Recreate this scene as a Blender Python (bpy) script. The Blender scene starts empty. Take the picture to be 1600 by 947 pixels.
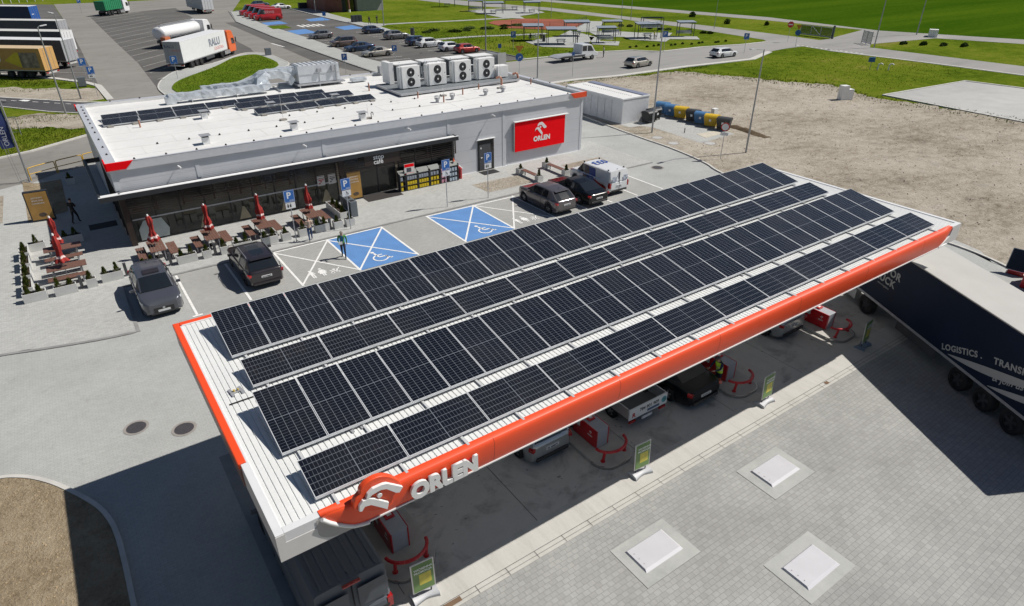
import bpy, bmesh, math, random
from math import sin, cos, pi, radians, sqrt
from mathutils import Vector, Matrix
random.seed(7)
scene = bpy.context.scene
COL = scene.collection

# ---------------------------------------------------------------- camera
F_PX, PITCH, ROLL, YAW = 1014.829, .5093, .0014, .6106
cam_d = bpy.data.cameras.new("camera"); cam = bpy.data.objects.new("camera", cam_d); COL.objects.link(cam)
cam_d.sensor_width = 36.0; cam_d.lens = F_PX / 1600 * 36.0
cam_d.clip_start = 0.2; cam_d.clip_end = 4000
fwd = Vector((sin(YAW)*cos(PITCH), cos(YAW)*cos(PITCH), -sin(PITCH)))
rt = Vector((cos(YAW), -sin(YAW), 0)); up = rt.cross(fwd)
r2 = rt*cos(ROLL) + up*sin(ROLL); u2 = -rt*sin(ROLL) + up*cos(ROLL)
Mx = Matrix((r2, u2, -fwd)).transposed().to_4x4(); Mx.translation = Vector((-0.8694, -15.2778, 15.3784))
cam.matrix_world = Mx
scene.camera = cam

# ---------------------------------------------------------------- light
SUN_EL, SUN_AZ = radians(50.6), math.atan2(.78, -.26)      # azimuth from +Y towards +X
world = bpy.data.worlds.new("World"); scene.world = world; world.use_nodes = True
wn = world.node_tree.nodes; wl = world.node_tree.links
for n in list(wn): wn.remove(n)
wo = wn.new('ShaderNodeOutputWorld'); wb = wn.new('ShaderNodeBackground'); ws = wn.new('ShaderNodeTexSky')
ws.sky_type = 'NISHITA'; ws.sun_disc = False; ws.sun_elevation = SUN_EL; ws.sun_rotation = SUN_AZ
ws.air_density = 0.85; ws.dust_density = 0.3; ws.ozone_density = 1.0
wb.inputs['Strength'].default_value = 0.05
wl.new(ws.outputs[0], wb.inputs[0]); wl.new(wb.outputs[0], wo.inputs[0])
sd = bpy.data.lights.new("sun", 'SUN'); sun = bpy.data.objects.new("sun", sd); COL.objects.link(sun)
sd.energy = 5.0; sd.angle = radians(0.55); sd.color = (1.0, .95, .88)
S = Vector((.78, -.26, 1.0)).normalized()
sun.rotation_euler = S.to_track_quat('Z', 'Y').to_euler()
sun.location = (20, -10, 60)
vs = scene.view_settings
vs.view_transform = 'Standard'; vs.look = 'None'; vs.exposure = 0.02; vs.gamma = 1.0; vs.use_curve_mapping = False
scene.cycles.max_bounces = 6; scene.cycles.diffuse_bounces = 4; scene.cycles.glossy_bounces = 3
scene.cycles.transmission_bounces = 3; scene.cycles.transparent_max_bounces = 6

# ---------------------------------------------------------------- materials
MATS = {}
def principled(name):
    m = bpy.data.materials.new(name); m.use_nodes = True
    nt = m.node_tree; b = nt.nodes['Principled BSDF']
    return m, nt, b
def mat(name, col, rough=.6, metal=0, var=.12, vscale=3., spec=.5, coat=0, bump=0, bscale=40., coord='Object', emit=0, speck=0, coat_r=.05):
    """procedural paint: colour with soft large-scale and fine variation, optional bump"""
    if name in MATS: return MATS[name]
    m, nt, b = principled(name); N = nt.nodes; L = nt.links
    tc = N.new('ShaderNodeTexCoord')
    geo = N.new('ShaderNodeNewGeometry')
    src = geo.outputs['Position'] if coord == 'World' else tc.outputs['Object']
    n1 = N.new('ShaderNodeTexNoise'); n1.inputs['Scale'].default_value = vscale; n1.inputs['Detail'].default_value = 5
    L.new(src, n1.inputs['Vector'])
    mr = N.new('ShaderNodeMapRange'); mr.inputs[1].default_value = .25; mr.inputs[2].default_value = .75
    mr.inputs[3].default_value = 1-var; mr.inputs[4].default_value = 1+var
    L.new(n1.outputs[0], mr.inputs[0])
    mx = N.new('ShaderNodeVectorMath'); mx.operation = 'SCALE'; mx.inputs[0].default_value = col[:3]
    L.new(mr.outputs[0], mx.inputs['Scale']); out = mx.outputs[0]
    if speck:
        n2 = N.new('ShaderNodeTexNoise'); n2.inputs['Scale'].default_value = bscale; n2.inputs['Detail'].default_value = 3
        L.new(src, n2.inputs['Vector'])
        m2 = N.new('ShaderNodeMapRange'); m2.inputs[1].default_value = .3; m2.inputs[2].default_value = .7
        m2.inputs[3].default_value = 1-speck; m2.inputs[4].default_value = 1+speck
        L.new(n2.outputs[0], m2.inputs[0])
        s2 = N.new('ShaderNodeVectorMath'); s2.operation = 'SCALE'; L.new(out, s2.inputs[0]); L.new(m2.outputs[0], s2.inputs['Scale']); out = s2.outputs[0]
    L.new(out, b.inputs['Base Color'])
    b.inputs['Roughness'].default_value = rough; b.inputs['Metallic'].default_value = metal
    b.inputs['Specular IOR Level'].default_value = spec
    b.inputs['Coat Weight'].default_value = coat; b.inputs['Coat Roughness'].default_value = coat_r
    if bump:
        n3 = N.new('ShaderNodeTexNoise'); n3.inputs['Scale'].default_value = bscale; n3.inputs['Detail'].default_value = 4
        L.new(src, n3.inputs['Vector']); bp = N.new('ShaderNodeBump'); bp.inputs['Strength'].default_value = bump; bp.inputs['Distance'].default_value = .03
        L.new(n3.outputs[0], bp.inputs['Height']); L.new(bp.outputs[0], b.inputs['Normal'])
    if emit:
        b.inputs['Emission Color'].default_value = (*col[:3], 1); b.inputs['Emission Strength'].default_value = emit
    MATS[name] = m
    return m
def ramp(N, stops):
    r = N.new('ShaderNodeValToRGB'); e = r.color_ramp.elements
    while len(e) < len(stops): e.new(.5)
    for i, (p, c) in enumerate(stops): e[i].position = p; e[i].color = (*c, 1)
    return r
def noise(N, L, src, scale, detail=6, rough=.55, dist=0):
    n = N.new('ShaderNodeTexNoise'); n.inputs['Scale'].default_value = scale; n.inputs['Detail'].default_value = detail
    n.inputs['Roughness'].default_value = rough; n.inputs['Distortion'].default_value = dist
    L.new(src, n.inputs['Vector']); return n.outputs[0]
def mixc(N, L, f, a, b_, mode='MIX'):
    m = N.new('ShaderNodeMix'); m.data_type = 'RGBA'; m.blend_type = mode
    for sock, v in ((m.inputs[0], f), (m.inputs[6], a), (m.inputs[7], b_)):
        if hasattr(v, 'is_linked') or hasattr(v, 'links'): L.new(v, sock)
        elif isinstance(v, (int, float)): sock.default_value = v
        else: sock.default_value = (*v, 1)
    return m.outputs[2]
def mapr(N, L, v, a, b_, c=0, d=1):
    m = N.new('ShaderNodeMapRange'); L.new(v, m.inputs[0])
    m.inputs[1].default_value = a; m.inputs[2].default_value = b_; m.inputs[3].default_value = c; m.inputs[4].default_value = d
    return m.outputs[0]
def paver_mat(name, col, bw=.2, bh=.1, mort=.72, rot=0., stain=.12, cv=.1):
    m, nt, b = principled(name); N = nt.nodes; L = nt.links
    g = N.new('ShaderNodeNewGeometry').outputs['Position']
    mp = N.new('ShaderNodeMapping'); mp.inputs['Rotation'].default_value = (0, 0, rot); L.new(g, mp.inputs[0])
    br = N.new('ShaderNodeTexBrick'); L.new(mp.outputs[0], br.inputs['Vector'])
    br.inputs['Scale'].default_value = 1; br.inputs['Brick Width'].default_value = bw; br.inputs['Row Height'].default_value = bh
    br.inputs['Mortar Size'].default_value = .008; br.inputs['Mortar Smooth'].default_value = .3; br.inputs['Bias'].default_value = -.2
    c = Vector(col)
    br.inputs['Color1'].default_value = (*(c*(1+cv)), 1); br.inputs['Color2'].default_value = (*(c*(1-cv)), 1)
    br.inputs['Mortar'].default_value = (*(c*mort), 1)
    big = noise(N, L, g, .35, 8, .6); f = mapr(N, L, big, .3, .7, 1-stain, 1+stain*.7)
    fine = noise(N, L, g, 9, 6, .7); f2 = mapr(N, L, fine, .3, .7, .93, 1.07)
    mu = N.new('ShaderNodeMath'); mu.operation = 'MULTIPLY'; L.new(f, mu.inputs[0]); L.new(f2, mu.inputs[1])
    sc = N.new('ShaderNodeVectorMath'); sc.operation = 'SCALE'; L.new(br.outputs[0], sc.inputs[0]); L.new(mu.outputs[0], sc.inputs['Scale'])
    # oily dark drips
    sp = noise(N, L, g, 1.3, 9, .72); spm = mapr(N, L, sp, .60, .76, 0, .42)
    out = mixc(N, L, spm, sc.outputs[0], tuple(c*.45))
    L.new(out, b.inputs['Base Color']); b.inputs['Roughness'].default_value = .85; b.inputs['Specular IOR Level'].default_value = .25
    bp = N.new('ShaderNodeBump'); bp.inputs['Strength'].default_value = .35; bp.inputs['Distance'].default_value = .01
    L.new(br.outputs['Fac'], bp.inputs['Height']); bp.invert = True; L.new(bp.outputs[0], b.inputs['Normal'])
    MATS[name] = m; return m
def ground_mat(name, stops, s1=.15, s2=2.5, s3=18., bump=.3, rough=.95, w=(.5, .3, .2), bdist=.05, stretch=None, spec=.05, stain=0):
    """natural ground: three octaves of noise through a colour ramp"""
    m, nt, b = principled(name); N = nt.nodes; L = nt.links
    g = N.new('ShaderNodeNewGeometry').outputs['Position']
    if stretch:
        mp = N.new('ShaderNodeMapping'); mp.inputs['Scale'].default_value = stretch[:3]; mp.inputs['Rotation'].default_value = (0, 0, stretch[3]); L.new(g, mp.inputs[0]); gs = mp.outputs[0]
    else: gs = g
    a = noise(N, L, gs, s1, 6); c = noise(N, L, gs, s2, 6, .65); d = noise(N, L, g, s3, 5, .7)
    def sc(x, k):
        q = N.new('ShaderNodeMath'); q.operation = 'MULTIPLY'; L.new(x, q.inputs[0]); q.inputs[1].default_value = k; return q.outputs[0]
    def ad(x, y):
        q = N.new('ShaderNodeMath'); q.operation = 'ADD'; L.new(x, q.inputs[0]); L.new(y, q.inputs[1]); return q.outputs[0]
    v = ad(ad(sc(a, w[0]), sc(c, w[1])), sc(d, w[2]))
    r = ramp(N, stops); L.new(v, r.inputs[0]); rc = r.outputs[0]
    if stain:
        st_ = mapr(N, L, noise(N, L, g, .55, 9, .66, .6), .52, .70, 0, stain); sp_ = mapr(N, L, noise(N, L, g, 4.5, 4, .5), .68, .74, 0, stain)
        mxs = N.new('ShaderNodeMath'); mxs.operation = 'MAXIMUM'; L.new(st_, mxs.inputs[0]); L.new(sp_, mxs.inputs[1]); rc = mixc(N, L, mxs.outputs[0], rc, (.07,.068,.062))
    L.new(rc, b.inputs['Base Color'])
    b.inputs['Roughness'].default_value = rough; b.inputs['Specular IOR Level'].default_value = spec
    bp = N.new('ShaderNodeBump'); bp.inputs['Strength'].default_value = bump; bp.inputs['Distance'].default_value = bdist
    L.new(ad(c, d), bp.inputs['Height']); L.new(bp.outputs[0], b.inputs['Normal'])
    MATS[name] = m; return m
def grid_mat(name, line, cell, nx, ny, lw, axis='uv', rough=.5, metal=0, bump=.2):
    m, nt, b = principled(name)
    MATS[name] = m; return m
def panel_mat(name, cols, rows, lc=(.17, .185, .21), cell=(.003, .0045, .0085)):
    """solar glass: cols x rows half cells with a wider gap in the middle, from UV"""
    m, nt, b = principled(name); N = nt.nodes; L = nt.links
    uv = N.new('ShaderNodeTexCoord').outputs['UV']; sx = N.new('ShaderNodeSeparateXYZ'); L.new(uv, sx.inputs[0])
    def mth(op, a, v=None, w=None):
        q = N.new('ShaderNodeMath'); q.operation = op
        for i, t in enumerate((a, v, w)):
            if t is None: continue
            if isinstance(t, (int, float)): q.inputs[i].default_value = t
            else: L.new(t, q.inputs[i])
        return q.outputs[0]
    def line(coord, n, half):
        f = mth('FRACT', mth('MULTIPLY', coord, n)); d = mth('MINIMUM', f, mth('SUBTRACT', 1., f))
        return mth('LESS_THAN', d, half)
    lx = line(sx.outputs[0], cols, .026); ly = line(sx.outputs[1], rows, .026)
    mid = mth('LESS_THAN', mth('ABSOLUTE', mth('SUBTRACT', sx.outputs[1], .5)), .0045)
    any_ = mth('MAXIMUM', mth('MAXIMUM', lx, ly), mid)
    oi = N.new('ShaderNodeObjectInfo').outputs['Random']
    dust = noise(N, L, N.new('ShaderNodeNewGeometry').outputs['Position'], .45, 6)
    # thin busbars
    cellv = mixc(N, L, mth('MULTIPLY', oi, .5), cell, (.010,.011,.016)); cellv = mixc(N, L, mapr(N, L, dust, .45, .75, 0, .16), cellv, (.10,.09,.08))
    out = mixc(N, L, any_, cellv, lc)
    L.new(out, b.inputs['Base Color']); L.new(mapr(N, L, dust, .35, .7, .08, .20), b.inputs['Roughness']); b.inputs['Specular IOR Level'].default_value = .62
    b.inputs['Coat Weight'].default_value = .0
    MATS[name] = m; return m

# ---------------------------------------------------------------- mesh builder
class MB:
    def __init__(s): s.v = []; s.f = []; s.m = []; s.sm = []; s.uv = {}
    def add(s, vs, fs, mi=0, smooth=False):
        o = len(s.v); s.v += [tuple(v) for v in vs]
        for f in fs: s.f.append(tuple(o+i for i in f)); s.m.append(mi); s.sm.append(smooth)
        return o
    def box(s, x0, x1, y0, y1, z0, z1, mi=0):
        vs = [(x0,y0,z0),(x1,y0,z0),(x1,y1,z0),(x0,y1,z0),(x0,y0,z1),(x1,y0,z1),(x1,y1,z1),(x0,y1,z1)]
        s.add(vs, [(0,3,2,1),(4,5,6,7),(0,1,5,4),(1,2,6,5),(2,3,7,6),(3,0,4,7)], mi)
        return s
    def cbox(s, c, sz, rz=0, mi=0, ry=0, rx=0):
        M = Matrix.Translation(c) @ Matrix.Rotation(rz,4,'Z') @ Matrix.Rotation(ry,4,'Y') @ Matrix.Rotation(rx,4,'X')
        a, b, h = sz[0]/2, sz[1]/2, sz[2]/2
        vs = [M @ Vector(p) for p in ((-a,-b,-h),(a,-b,-h),(a,b,-h),(-a,b,-h),(-a,-b,h),(a,-b,h),(a,b,h),(-a,b,h))]
        s.add(vs, [(0,3,2,1),(4,5,6,7),(0,1,5,4),(1,2,6,5),(2,3,7,6),(3,0,4,7)], mi)
        return s
    def cyl(s, p0, p1, r0, r1=None, n=10, mi=0, caps=True, smooth=True):
        r1 = r0 if r1 is None else r1
        p0 = Vector(p0); p1 = Vector(p1); d = (p1-p0).normalized()
        a = d.orthogonal().normalized(); b = d.cross(a)
        vs = []
        for p, r in ((p0, r0), (p1, r1)):
            for i in range(n):
                t = 2*pi*i/n; vs.append(p + a*(r*cos(t)) + b*(r*sin(t)))
        s.add(vs, [(i, (i+1) % n, n+(i+1) % n, n+i) for i in range(n)], mi, smooth)
        if caps:
            s.add(vs[:n], [tuple(range(n-1, -1, -1))], mi); s.add(vs[n:], [tuple(range(n))], mi)
        return s
    def tube(s, pts, r, n=8, mi=0):
        for i in range(len(pts)-1): s.cyl(pts[i], pts[i+1], r, r, n, mi)
        return s
    def prism(s, poly, z0, z1, mi=0, mtop=None):
        n = len(poly)
        a = sum(poly[i][0]*poly[(i+1)%n][1]-poly[(i+1)%n][0]*poly[i][1] for i in range(n))
        if a < 0: poly = poly[::-1]
        vs = [(x,y,z0) for x,y in poly] + [(x,y,z1) for x,y in poly]
        s.add(vs, [(i,(i+1)%n,n+(i+1)%n,n+i) for i in range(n)] + [tuple(range(n-1,-1,-1))], mi)
        s.add(vs[n:], [tuple(range(n))], mi if mtop is None else mtop)
        return s
    def extr(s, poly, O, ux, uy, d, mi=0):
        """outline poly in the plane O + a*ux + b*uy, thickness vector d"""
        O, ux, uy, d = map(Vector, (O, ux, uy, d)); n = len(poly)
        p = [O+ux*a+uy*b for a, b in poly]; q = [v+d for v in p]
        nrm = ux.cross(uy); A = sum(poly[i][0]*poly[(i+1)%n][1]-poly[(i+1)%n][0]*poly[i][1] for i in range(n))
        flip = (nrm.dot(d)*A) < 0
        fs = [(i,(i+1)%n,n+(i+1)%n,n+i) for i in range(n)] + [tuple(range(n-1,-1,-1)), tuple(range(n,2*n))]
        if flip: fs = [f[::-1] for f in fs]
        s.add(p+q, fs, mi); return s
    def loft(s, rings, mi=0, closed=True, cap=True, smooth=True):
        n = len(rings[0]); o = len(s.v)
        vs = [v for r in rings for v in r]; fs = []
        for k in range(len(rings)-1):
            for i in range(n if closed else n-1):
                j = (i+1) % n
                fs.append((k*n+i, k*n+j, (k+1)*n+j, (k+1)*n+i))
        s.add(vs, fs, mi, smooth)
        if cap and closed:
            s.add(rings[0], [tuple(range(n-1,-1,-1))], mi); s.add(rings[-1], [tuple(range(n))], mi)
        return s
    def sphere(s, c, r, n=10, mi=0, sz=1.):
        c = Vector(c); rings = []
        for k in range(n//2+1):
            t = pi*k/(n//2); rr = max(1e-4, r*sin(t))
            rings.append([c+Vector((rr*cos(2*pi*i/n), rr*sin(2*pi*i/n), -r*cos(t)*sz)) for i in range(n)])
        return s.loft(rings, mi, cap=False)
    def quad(s, a, b, c, d, mi=0): s.add([a,b,c,d], [(0,1,2,3)], mi); return s
    def mesh(s, name, mats):
        me = bpy.data.meshes.new(name); me.from_pydata(s.v, [], s.f)
        for m in mats: me.materials.append(m)
        me.polygons.foreach_set('material_index', s.m)
        me.polygons.foreach_set('use_smooth', s.sm); me.update(); return me
    def obj(s, name, mats, parent=None, bevel=0, loc=None, fixn=False, autos=False):
        if not isinstance(mats, (list, tuple)): mats = [mats]
        me = s.mesh(name, mats)
        if fixn:
            bm = bmesh.new(); bm.from_mesh(me); bmesh.ops.recalc_face_normals(bm, faces=bm.faces); bm.to_mesh(me); bm.free()
        o = bpy.data.objects.new(name, me); COL.objects.link(o)
        if parent: o.parent = parent
        if loc: o.location = loc
        if bevel:
            b = o.modifiers.new('bevel', 'BEVEL'); b.width = bevel; b.segments = 2; b.limit_method = 'ANGLE'
        return o
def tag(o, label, cat=None, group=None, kind=None):
    if label: o['label'] = label
    if cat: o['category'] = cat
    if group: o['group'] = group
    if kind: o['kind'] = kind
    return o
def thing(name, label, cat, loc=(0,0,0), rz=0, group=None, kind=None):
    o = bpy.data.objects.new(name, None); COL.objects.link(o); o.location = loc; o.rotation_euler = (0,0,rz)
    o.empty_display_size = .2
    return tag(o, label, cat, group, kind)
def dup(root, label, loc=None, rz=None, scale=None):
    """copy of a thing with copies of its parts and sub-parts (mesh data shared)"""
    r = root.copy(); COL.objects.link(r); r['label'] = label
    if loc is not None: r.location = loc
    if rz is not None: r.rotation_euler = (0,0,rz)
    if scale: r.scale = scale
    for ch in list(root.children):
        c = ch.copy(); COL.objects.link(c); c.parent = r
        for g in ch.children:
            d = g.copy(); COL.objects.link(d); d.parent = c
    return r
def text(name, body, size, m, O, ux, uy, parent=None, depth=.004, bold=0., align='LEFT', sx=1., shear=0., spacing=1., bevel=0):
    """lettering as a thin mesh; O = baseline start, ux = reading direction, uy = up; extruded along ux x uy"""
    cu = bpy.data.curves.new(name, 'FONT'); cu.body = body; cu.size = size; cu.extrude = depth/2; cu.offset = bold
    cu.align_x = align; cu.shear = shear; cu.space_character = spacing; cu.resolution_u = 4; cu.bevel_depth = bevel
    t = bpy.data.objects.new(name, cu); COL.objects.link(t)
    dg = bpy.context.evaluated_depsgraph_get(); dg.update()
    me = bpy.data.meshes.new_from_object(t.evaluated_get(dg)); me.name = name
    bpy.data.objects.remove(t); bpy.data.curves.remove(cu)
    ux = Vector(ux).normalized(); uy = Vector(uy).normalized(); n = ux.cross(uy)
    M = Matrix((ux*sx, uy, n)).transposed().to_4x4(); M.translation = Vector(O) + n*depth/2
    me.transform(M)
    me.materials.clear(); me.materials.append(m)
    o = bpy.data.objects.new(name, me); COL.objects.link(o)
    if parent: o.parent = parent
    return o
def sheet(name, poly, z, m, kind='structure', th=0):
    b = MB()
    if th: b.prism(poly, z-th, z)
    else:
        n = len(poly); a = sum(poly[i][0]*poly[(i+1)%n][1]-poly[(i+1)%n][0]*poly[i][1] for i in range(n))
        if a < 0: poly = poly[::-1]
        b.add([(x,y,z) for x,y in poly], [tuple(range(n))])
    o = b.obj(name, m); o['kind'] = kind; return o
def ribbon(b, pts, w, z0, z1, mi=0):
    """raised strip (kerb) along an open polyline"""
    P = [Vector((p[0],p[1],0)) for p in pts]; L_, R_ = [], []
    for i, p in enumerate(P):
        d = (P[min(i+1,len(P)-1)]-P[max(i-1,0)]).normalized(); nn = Vector((-d.y,d.x,0))
        L_.append(p+nn*w/2); R_.append(p-nn*w/2)
    rings = [[(l.x,l.y,z0),(r.x,r.y,z0),(r.x,r.y,z1),(l.x,l.y,z1)] for l, r in zip(L_, R_)]
    b.loft(rings, mi, smooth=False); return b
def smooth_pts(pts, k=4):
    out = []
    n = len(pts)
    for i in range(n-1):
        p0 = pts[max(i-1,0)]; p1 = pts[i]; p2 = pts[i+1]; p3 = pts[min(i+2,n-1)]
        for j in range(k):
            t = j/k
            out.append(tuple(.5*((2*p1[a])+(-p0[a]+p2[a])*t+(2*p0[a]-5*p1[a]+4*p2[a]-p3[a])*t*t+(-p0[a]+3*p1[a]-3*p2[a]+p3[a])*t**3) for a in range(len(p1))))
    out.append(tuple(pts[-1])); return out
# ================================================================ GROUND
grass = ground_mat('grass', [(0.34,(.034,.060,.006)),(0.43,(.070,.112,.009)),(0.50,(.112,.158,.014)),(0.57,(.155,.180,.022)),(0.65,(.23,.19,.07))], .07, .7, 5, .8, w=(.40,.34,.26), bdist=.2, spec=0.)
grass2 = ground_mat('lawn', [(0.32,(.045,.080,.008)),(0.47,(.085,.140,.012)),(0.57,(.125,.175,.018)),(0.7,(.16,.175,.04))], .3, 2.2, 9, .8, w=(.35,.35,.3), bdist=.12, spec=0.)
field = ground_mat('crop', [(0.34,(.020,.048,.004)),(0.46,(.034,.078,.004)),(0.55,(.056,.104,.006)),(0.66,(.078,.125,.010))], .014, .10, .9, .6, w=(.42,.33,.25), bdist=.2, stretch=(.10,1,1,.35), spec=0.)
sand = ground_mat('sand', [(0.36,(.16,.135,.10)),(0.43,(.28,.245,.195)),(0.50,(.375,.335,.275)),(0.59,(.45,.41,.35)),(0.70,(.36,.315,.26))], .10, .9, 5.0, 1.0, w=(.40,.35,.25), bdist=.12, stretch=(1,1.5,1,.3), stain=.30)
sand2 = ground_mat('clay', [(0.34,(.17,.125,.08)),(0.44,(.26,.205,.135)),(0.53,(.34,.275,.19)),(0.66,(.41,.345,.25))], .5, 2.6, 13, 1.0, bdist=.08, w=(.3,.4,.3))
soil = ground_mat('soil', [(0.3,(.05,.035,.025)),(0.5,(.12,.09,.06)),(0.7,(.20,.15,.10))], .6, 4, 18, 1)
asphalt = ground_mat('asphalt', [(0.3,(.085,.082,.080)),(0.5,(.125,.122,.118)),(0.7,(.17,.166,.158))], .09, .8, 30, .15, stretch=(.5,2.2,1,-.87), bdist=.01, stain=.25)
lanepav = ground_mat('lane_paving', [(0.3,(.185,.178,.165)),(0.5,(.235,.227,.212)),(0.7,(.28,.27,.255))], .09, .9, 14, .15, stretch=(.6,2.,1,0), bdist=.01, stain=.22)
darkasph = ground_mat('dark_asphalt', [(0.3,(.06,.06,.065)),(0.5,(.085,.085,.09)),(0.7,(.12,.12,.12))], .2, 1.6, 30, .1, bdist=.01)
roadm = ground_mat('road', [(0.3,(.22,.22,.215)),(0.5,(.29,.285,.275)),(0.7,(.34,.335,.325))], .08, .6, 14, .15, stretch=(.35,2.4,1,1.5), bdist=.01)
concrete = ground_mat('concrete', [(0.27,(.15,.145,.135)),(0.37,(.38,.365,.335)),(0.45,(.50,.48,.445)),(0.7,(.58,.56,.52))], .28, 1.4, 12, .12, bdist=.01, stain=.62)
stripc = ground_mat('pale_concrete', [(0.3,(.40,.39,.36)),(0.5,(.49,.48,.45)),(0.7,(.55,.54,.51))], .4, 2.5, 14, .1, bdist=.01, stretch=(4,.6,1,0))
slabc = ground_mat('slab_concrete', [(0.3,(.33,.33,.325)),(0.5,(.42,.42,.41)),(0.7,(.5,.5,.49))], .12, .7, 12, .1, bdist=.01)
pav_big = paver_mat('pavers_apron', (.372,.380,.368), .20, .10, .86, 0.02, .10, cv=.04)
pav_near = paver_mat('pavers_near', (.322,.324,.312), .21, .155, .74, 0, .15, cv=.075)
pav_fine = paver_mat('pavers_walk', (.40,.405,.39), .2, .1, .82, 0, .08)
pav_grey = paver_mat('pavers_bay', (.345,.345,.33), .2, .1, .72, 0, .08, cv=.05)
kerbm = mat('kerb_concrete', (.50,.49,.46), .85, var=.12, vscale=2, coord='World')
kerbd = mat('kerb_grey', (.24,.24,.235), .85, var=.15, vscale=2, coord='World')
white_l = mat('road_paint', (.74,.74,.72), .7, var=.10, vscale=8, coord='World', speck=.10, bscale=25)
fade_l = mat('faded_paint', (.36,.35,.33), .8, var=.2, vscale=3, coord='World', speck=.2, bscale=9)
blue_l = mat('blue_paint', (.10,.235,.50), .7, var=.10, vscale=1.2, coord='World', speck=.12, bscale=18)
redc = ground_mat('red_court', [(0.3,(.22,.075,.05)),(0.6,(.30,.105,.07))], .2, 2, 10, .1)

def ragged(P, amp, seed):
    rnd = random.Random(seed); out = []
    for (xa,ya),(xb,yb) in zip(P[:-1], P[1:]):
        L_ = sqrt((xb-xa)**2+(yb-ya)**2); n = max(1, int(L_/.55)); nx, ny = -(yb-ya)/L_, (xb-xa)/L_
        for k in range(n):
            t = k/n; o = amp*(rnd.uniform(-.5,.5)+.7*sin(k*.35+seed)*rnd.random()); out.append((xa+(xb-xa)*t+nx*o, ya+(yb-ya)*t+ny*o))
    out.append(P[-1]); return out
sheet('ground', [(-500,-300),(900,-300),(900,1500),(-500,1500)], 0, grass)
sheet('field', [(131,1500),(129.4,151.4),(140.5,84.2),(136.8,55.8),(145.2,34.1),(165,-300),(899,-300),(899,1499)], .008, field)
sheet('gravel_track', [(131,700),(129.4,151.4),(140.5,84.2),(136.8,55.8),(145.2,34.1),(165,-60),(158,-60),(138.7,31.7),(133,46.8),(135.2,58),(134.6,80.3),(124,150),(125,700)], .016, roadm)
sheet('local_road', [(113,-120),(113,45),(115,60),(115.5,80),(114.5,102),(114,130),(110,146),(106,168),(104,700),(95,700),(97,170),(99,150),(108.5,126),(109.8,100),(109.4,80),(106.6,60),(104,46),(104.6,30),(105,-120)], .012, roadm)
sheet('gate_drive', [(110,43),(110,54),(117,54.5),(135.5,58.5),(134,44),(117,46.5)], .02, roadm)
sheet('access_road', [(108,62),(104.5,58),(98.4,58.3),(90,60.2),(80.8,60.5),(78,64),(72.3,65.8),(36,66.5),(33,50),(54.6,50.2),(60.6,49.1),(73.5,49.0),(86.6,47.9),(95,51),(100,51.5),(106,51.5)], .0265, roadm)
# dashes at the junction
b = MB()
for i in range(14):
    y = 41.2+i*.86; b.quad((105.05,y,.0325),(105.4,y,.0325),(105.45,y+.45,.0325),(105.1,y+.45,.0325))
b.obj('junction_marking', white_l)['kind'] = 'structure'
# pale kerbs of the access road
b = MB()
ribbon(b, [(33,49.7),(54.6,50.0),(60.6,48.9),(73.5,48.8),(86.6,47.7),(95,50.8)], .9, -.02, .09)
ribbon(b, [(104.5,58.2),(98.4,58.5),(90,60.4),(80.8,60.7),(78.3,64.2),(72.3,66.0),(58,66.8)], .5, -.02, .09)
ribbon(b, [(104,46),(105,30),(105.2,-60)], .5, -.02, .06)
b.obj('road_kerb', kerbm)['kind'] = 'structure'
# ---- lorry park
sheet('lorry_park', [(4.8,80),(4.6,69.9),(7,60),(36,60),(36.2,71),(36.2,112),(37.4,142),(42,165),(58,215),(8,215),(6.6,138)], .028, lanepav)
sheet('lorry_bays', [(10,68),(11.3,95),(11.6,119),(12.5,170),(17,173),(23,179),(33,185),(31,150),(29.5,120),(28.6,101),(27.6,95),(25.7,95.4),(20,88.4),(14.7,85),(11.9,79.8),(10.9,75.5),(10.5,71)], .034, asphalt)
sheet('lane_strip', [(32.4,82),(34.0,72),(35.9,70.5),(35.9,112),(37.1,142),(34.8,142),(33.6,110)], .034, asphalt)
sheet('lorry_bays_west', [(-90,170),(-5,96.5),(-.7,91),(3.6,83),(4.8,80),(6.6,138),(7.8,214),(-90,300)], .030, darkasph if False else asphalt)
b = MB()
for i in range(17):
    y0 = 74.5+i*5.6; x0 = 11.3+.01*i; L_ = 19 if i > 3 else 6
    if 79 < y0 < 82: L_ = 5
    dx, dy = cos(radians(49)), sin(radians(49)); n = (-dy*.07, dx*.07)
    b.quad((x0-n[0],y0-n[1],.039),(x0+dx*L_-n[0],y0+dy*L_-n[1],.039),(x0+dx*L_+n[0],y0+dy*L_+n[1],.039),(x0+n[0],y0+n[1],.039))
for i in range(12):
    y0 = 84.5+i*5.8; x0 = 4.6+.02*i; dx, dy = cos(radians(141)), sin(radians(141)); n = (-dy*.07, dx*.07); L_ = 16
    b.quad((x0-n[0],y0-n[1],.039),(x0+dx*L_-n[0],y0+dy*L_-n[1],.039),(x0+dx*L_+n[0],y0+dy*L_+n[1],.039),(x0+n[0],y0+n[1],.039))
b.obj('bay_marking', fade_l)['kind'] = 'structure'
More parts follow.
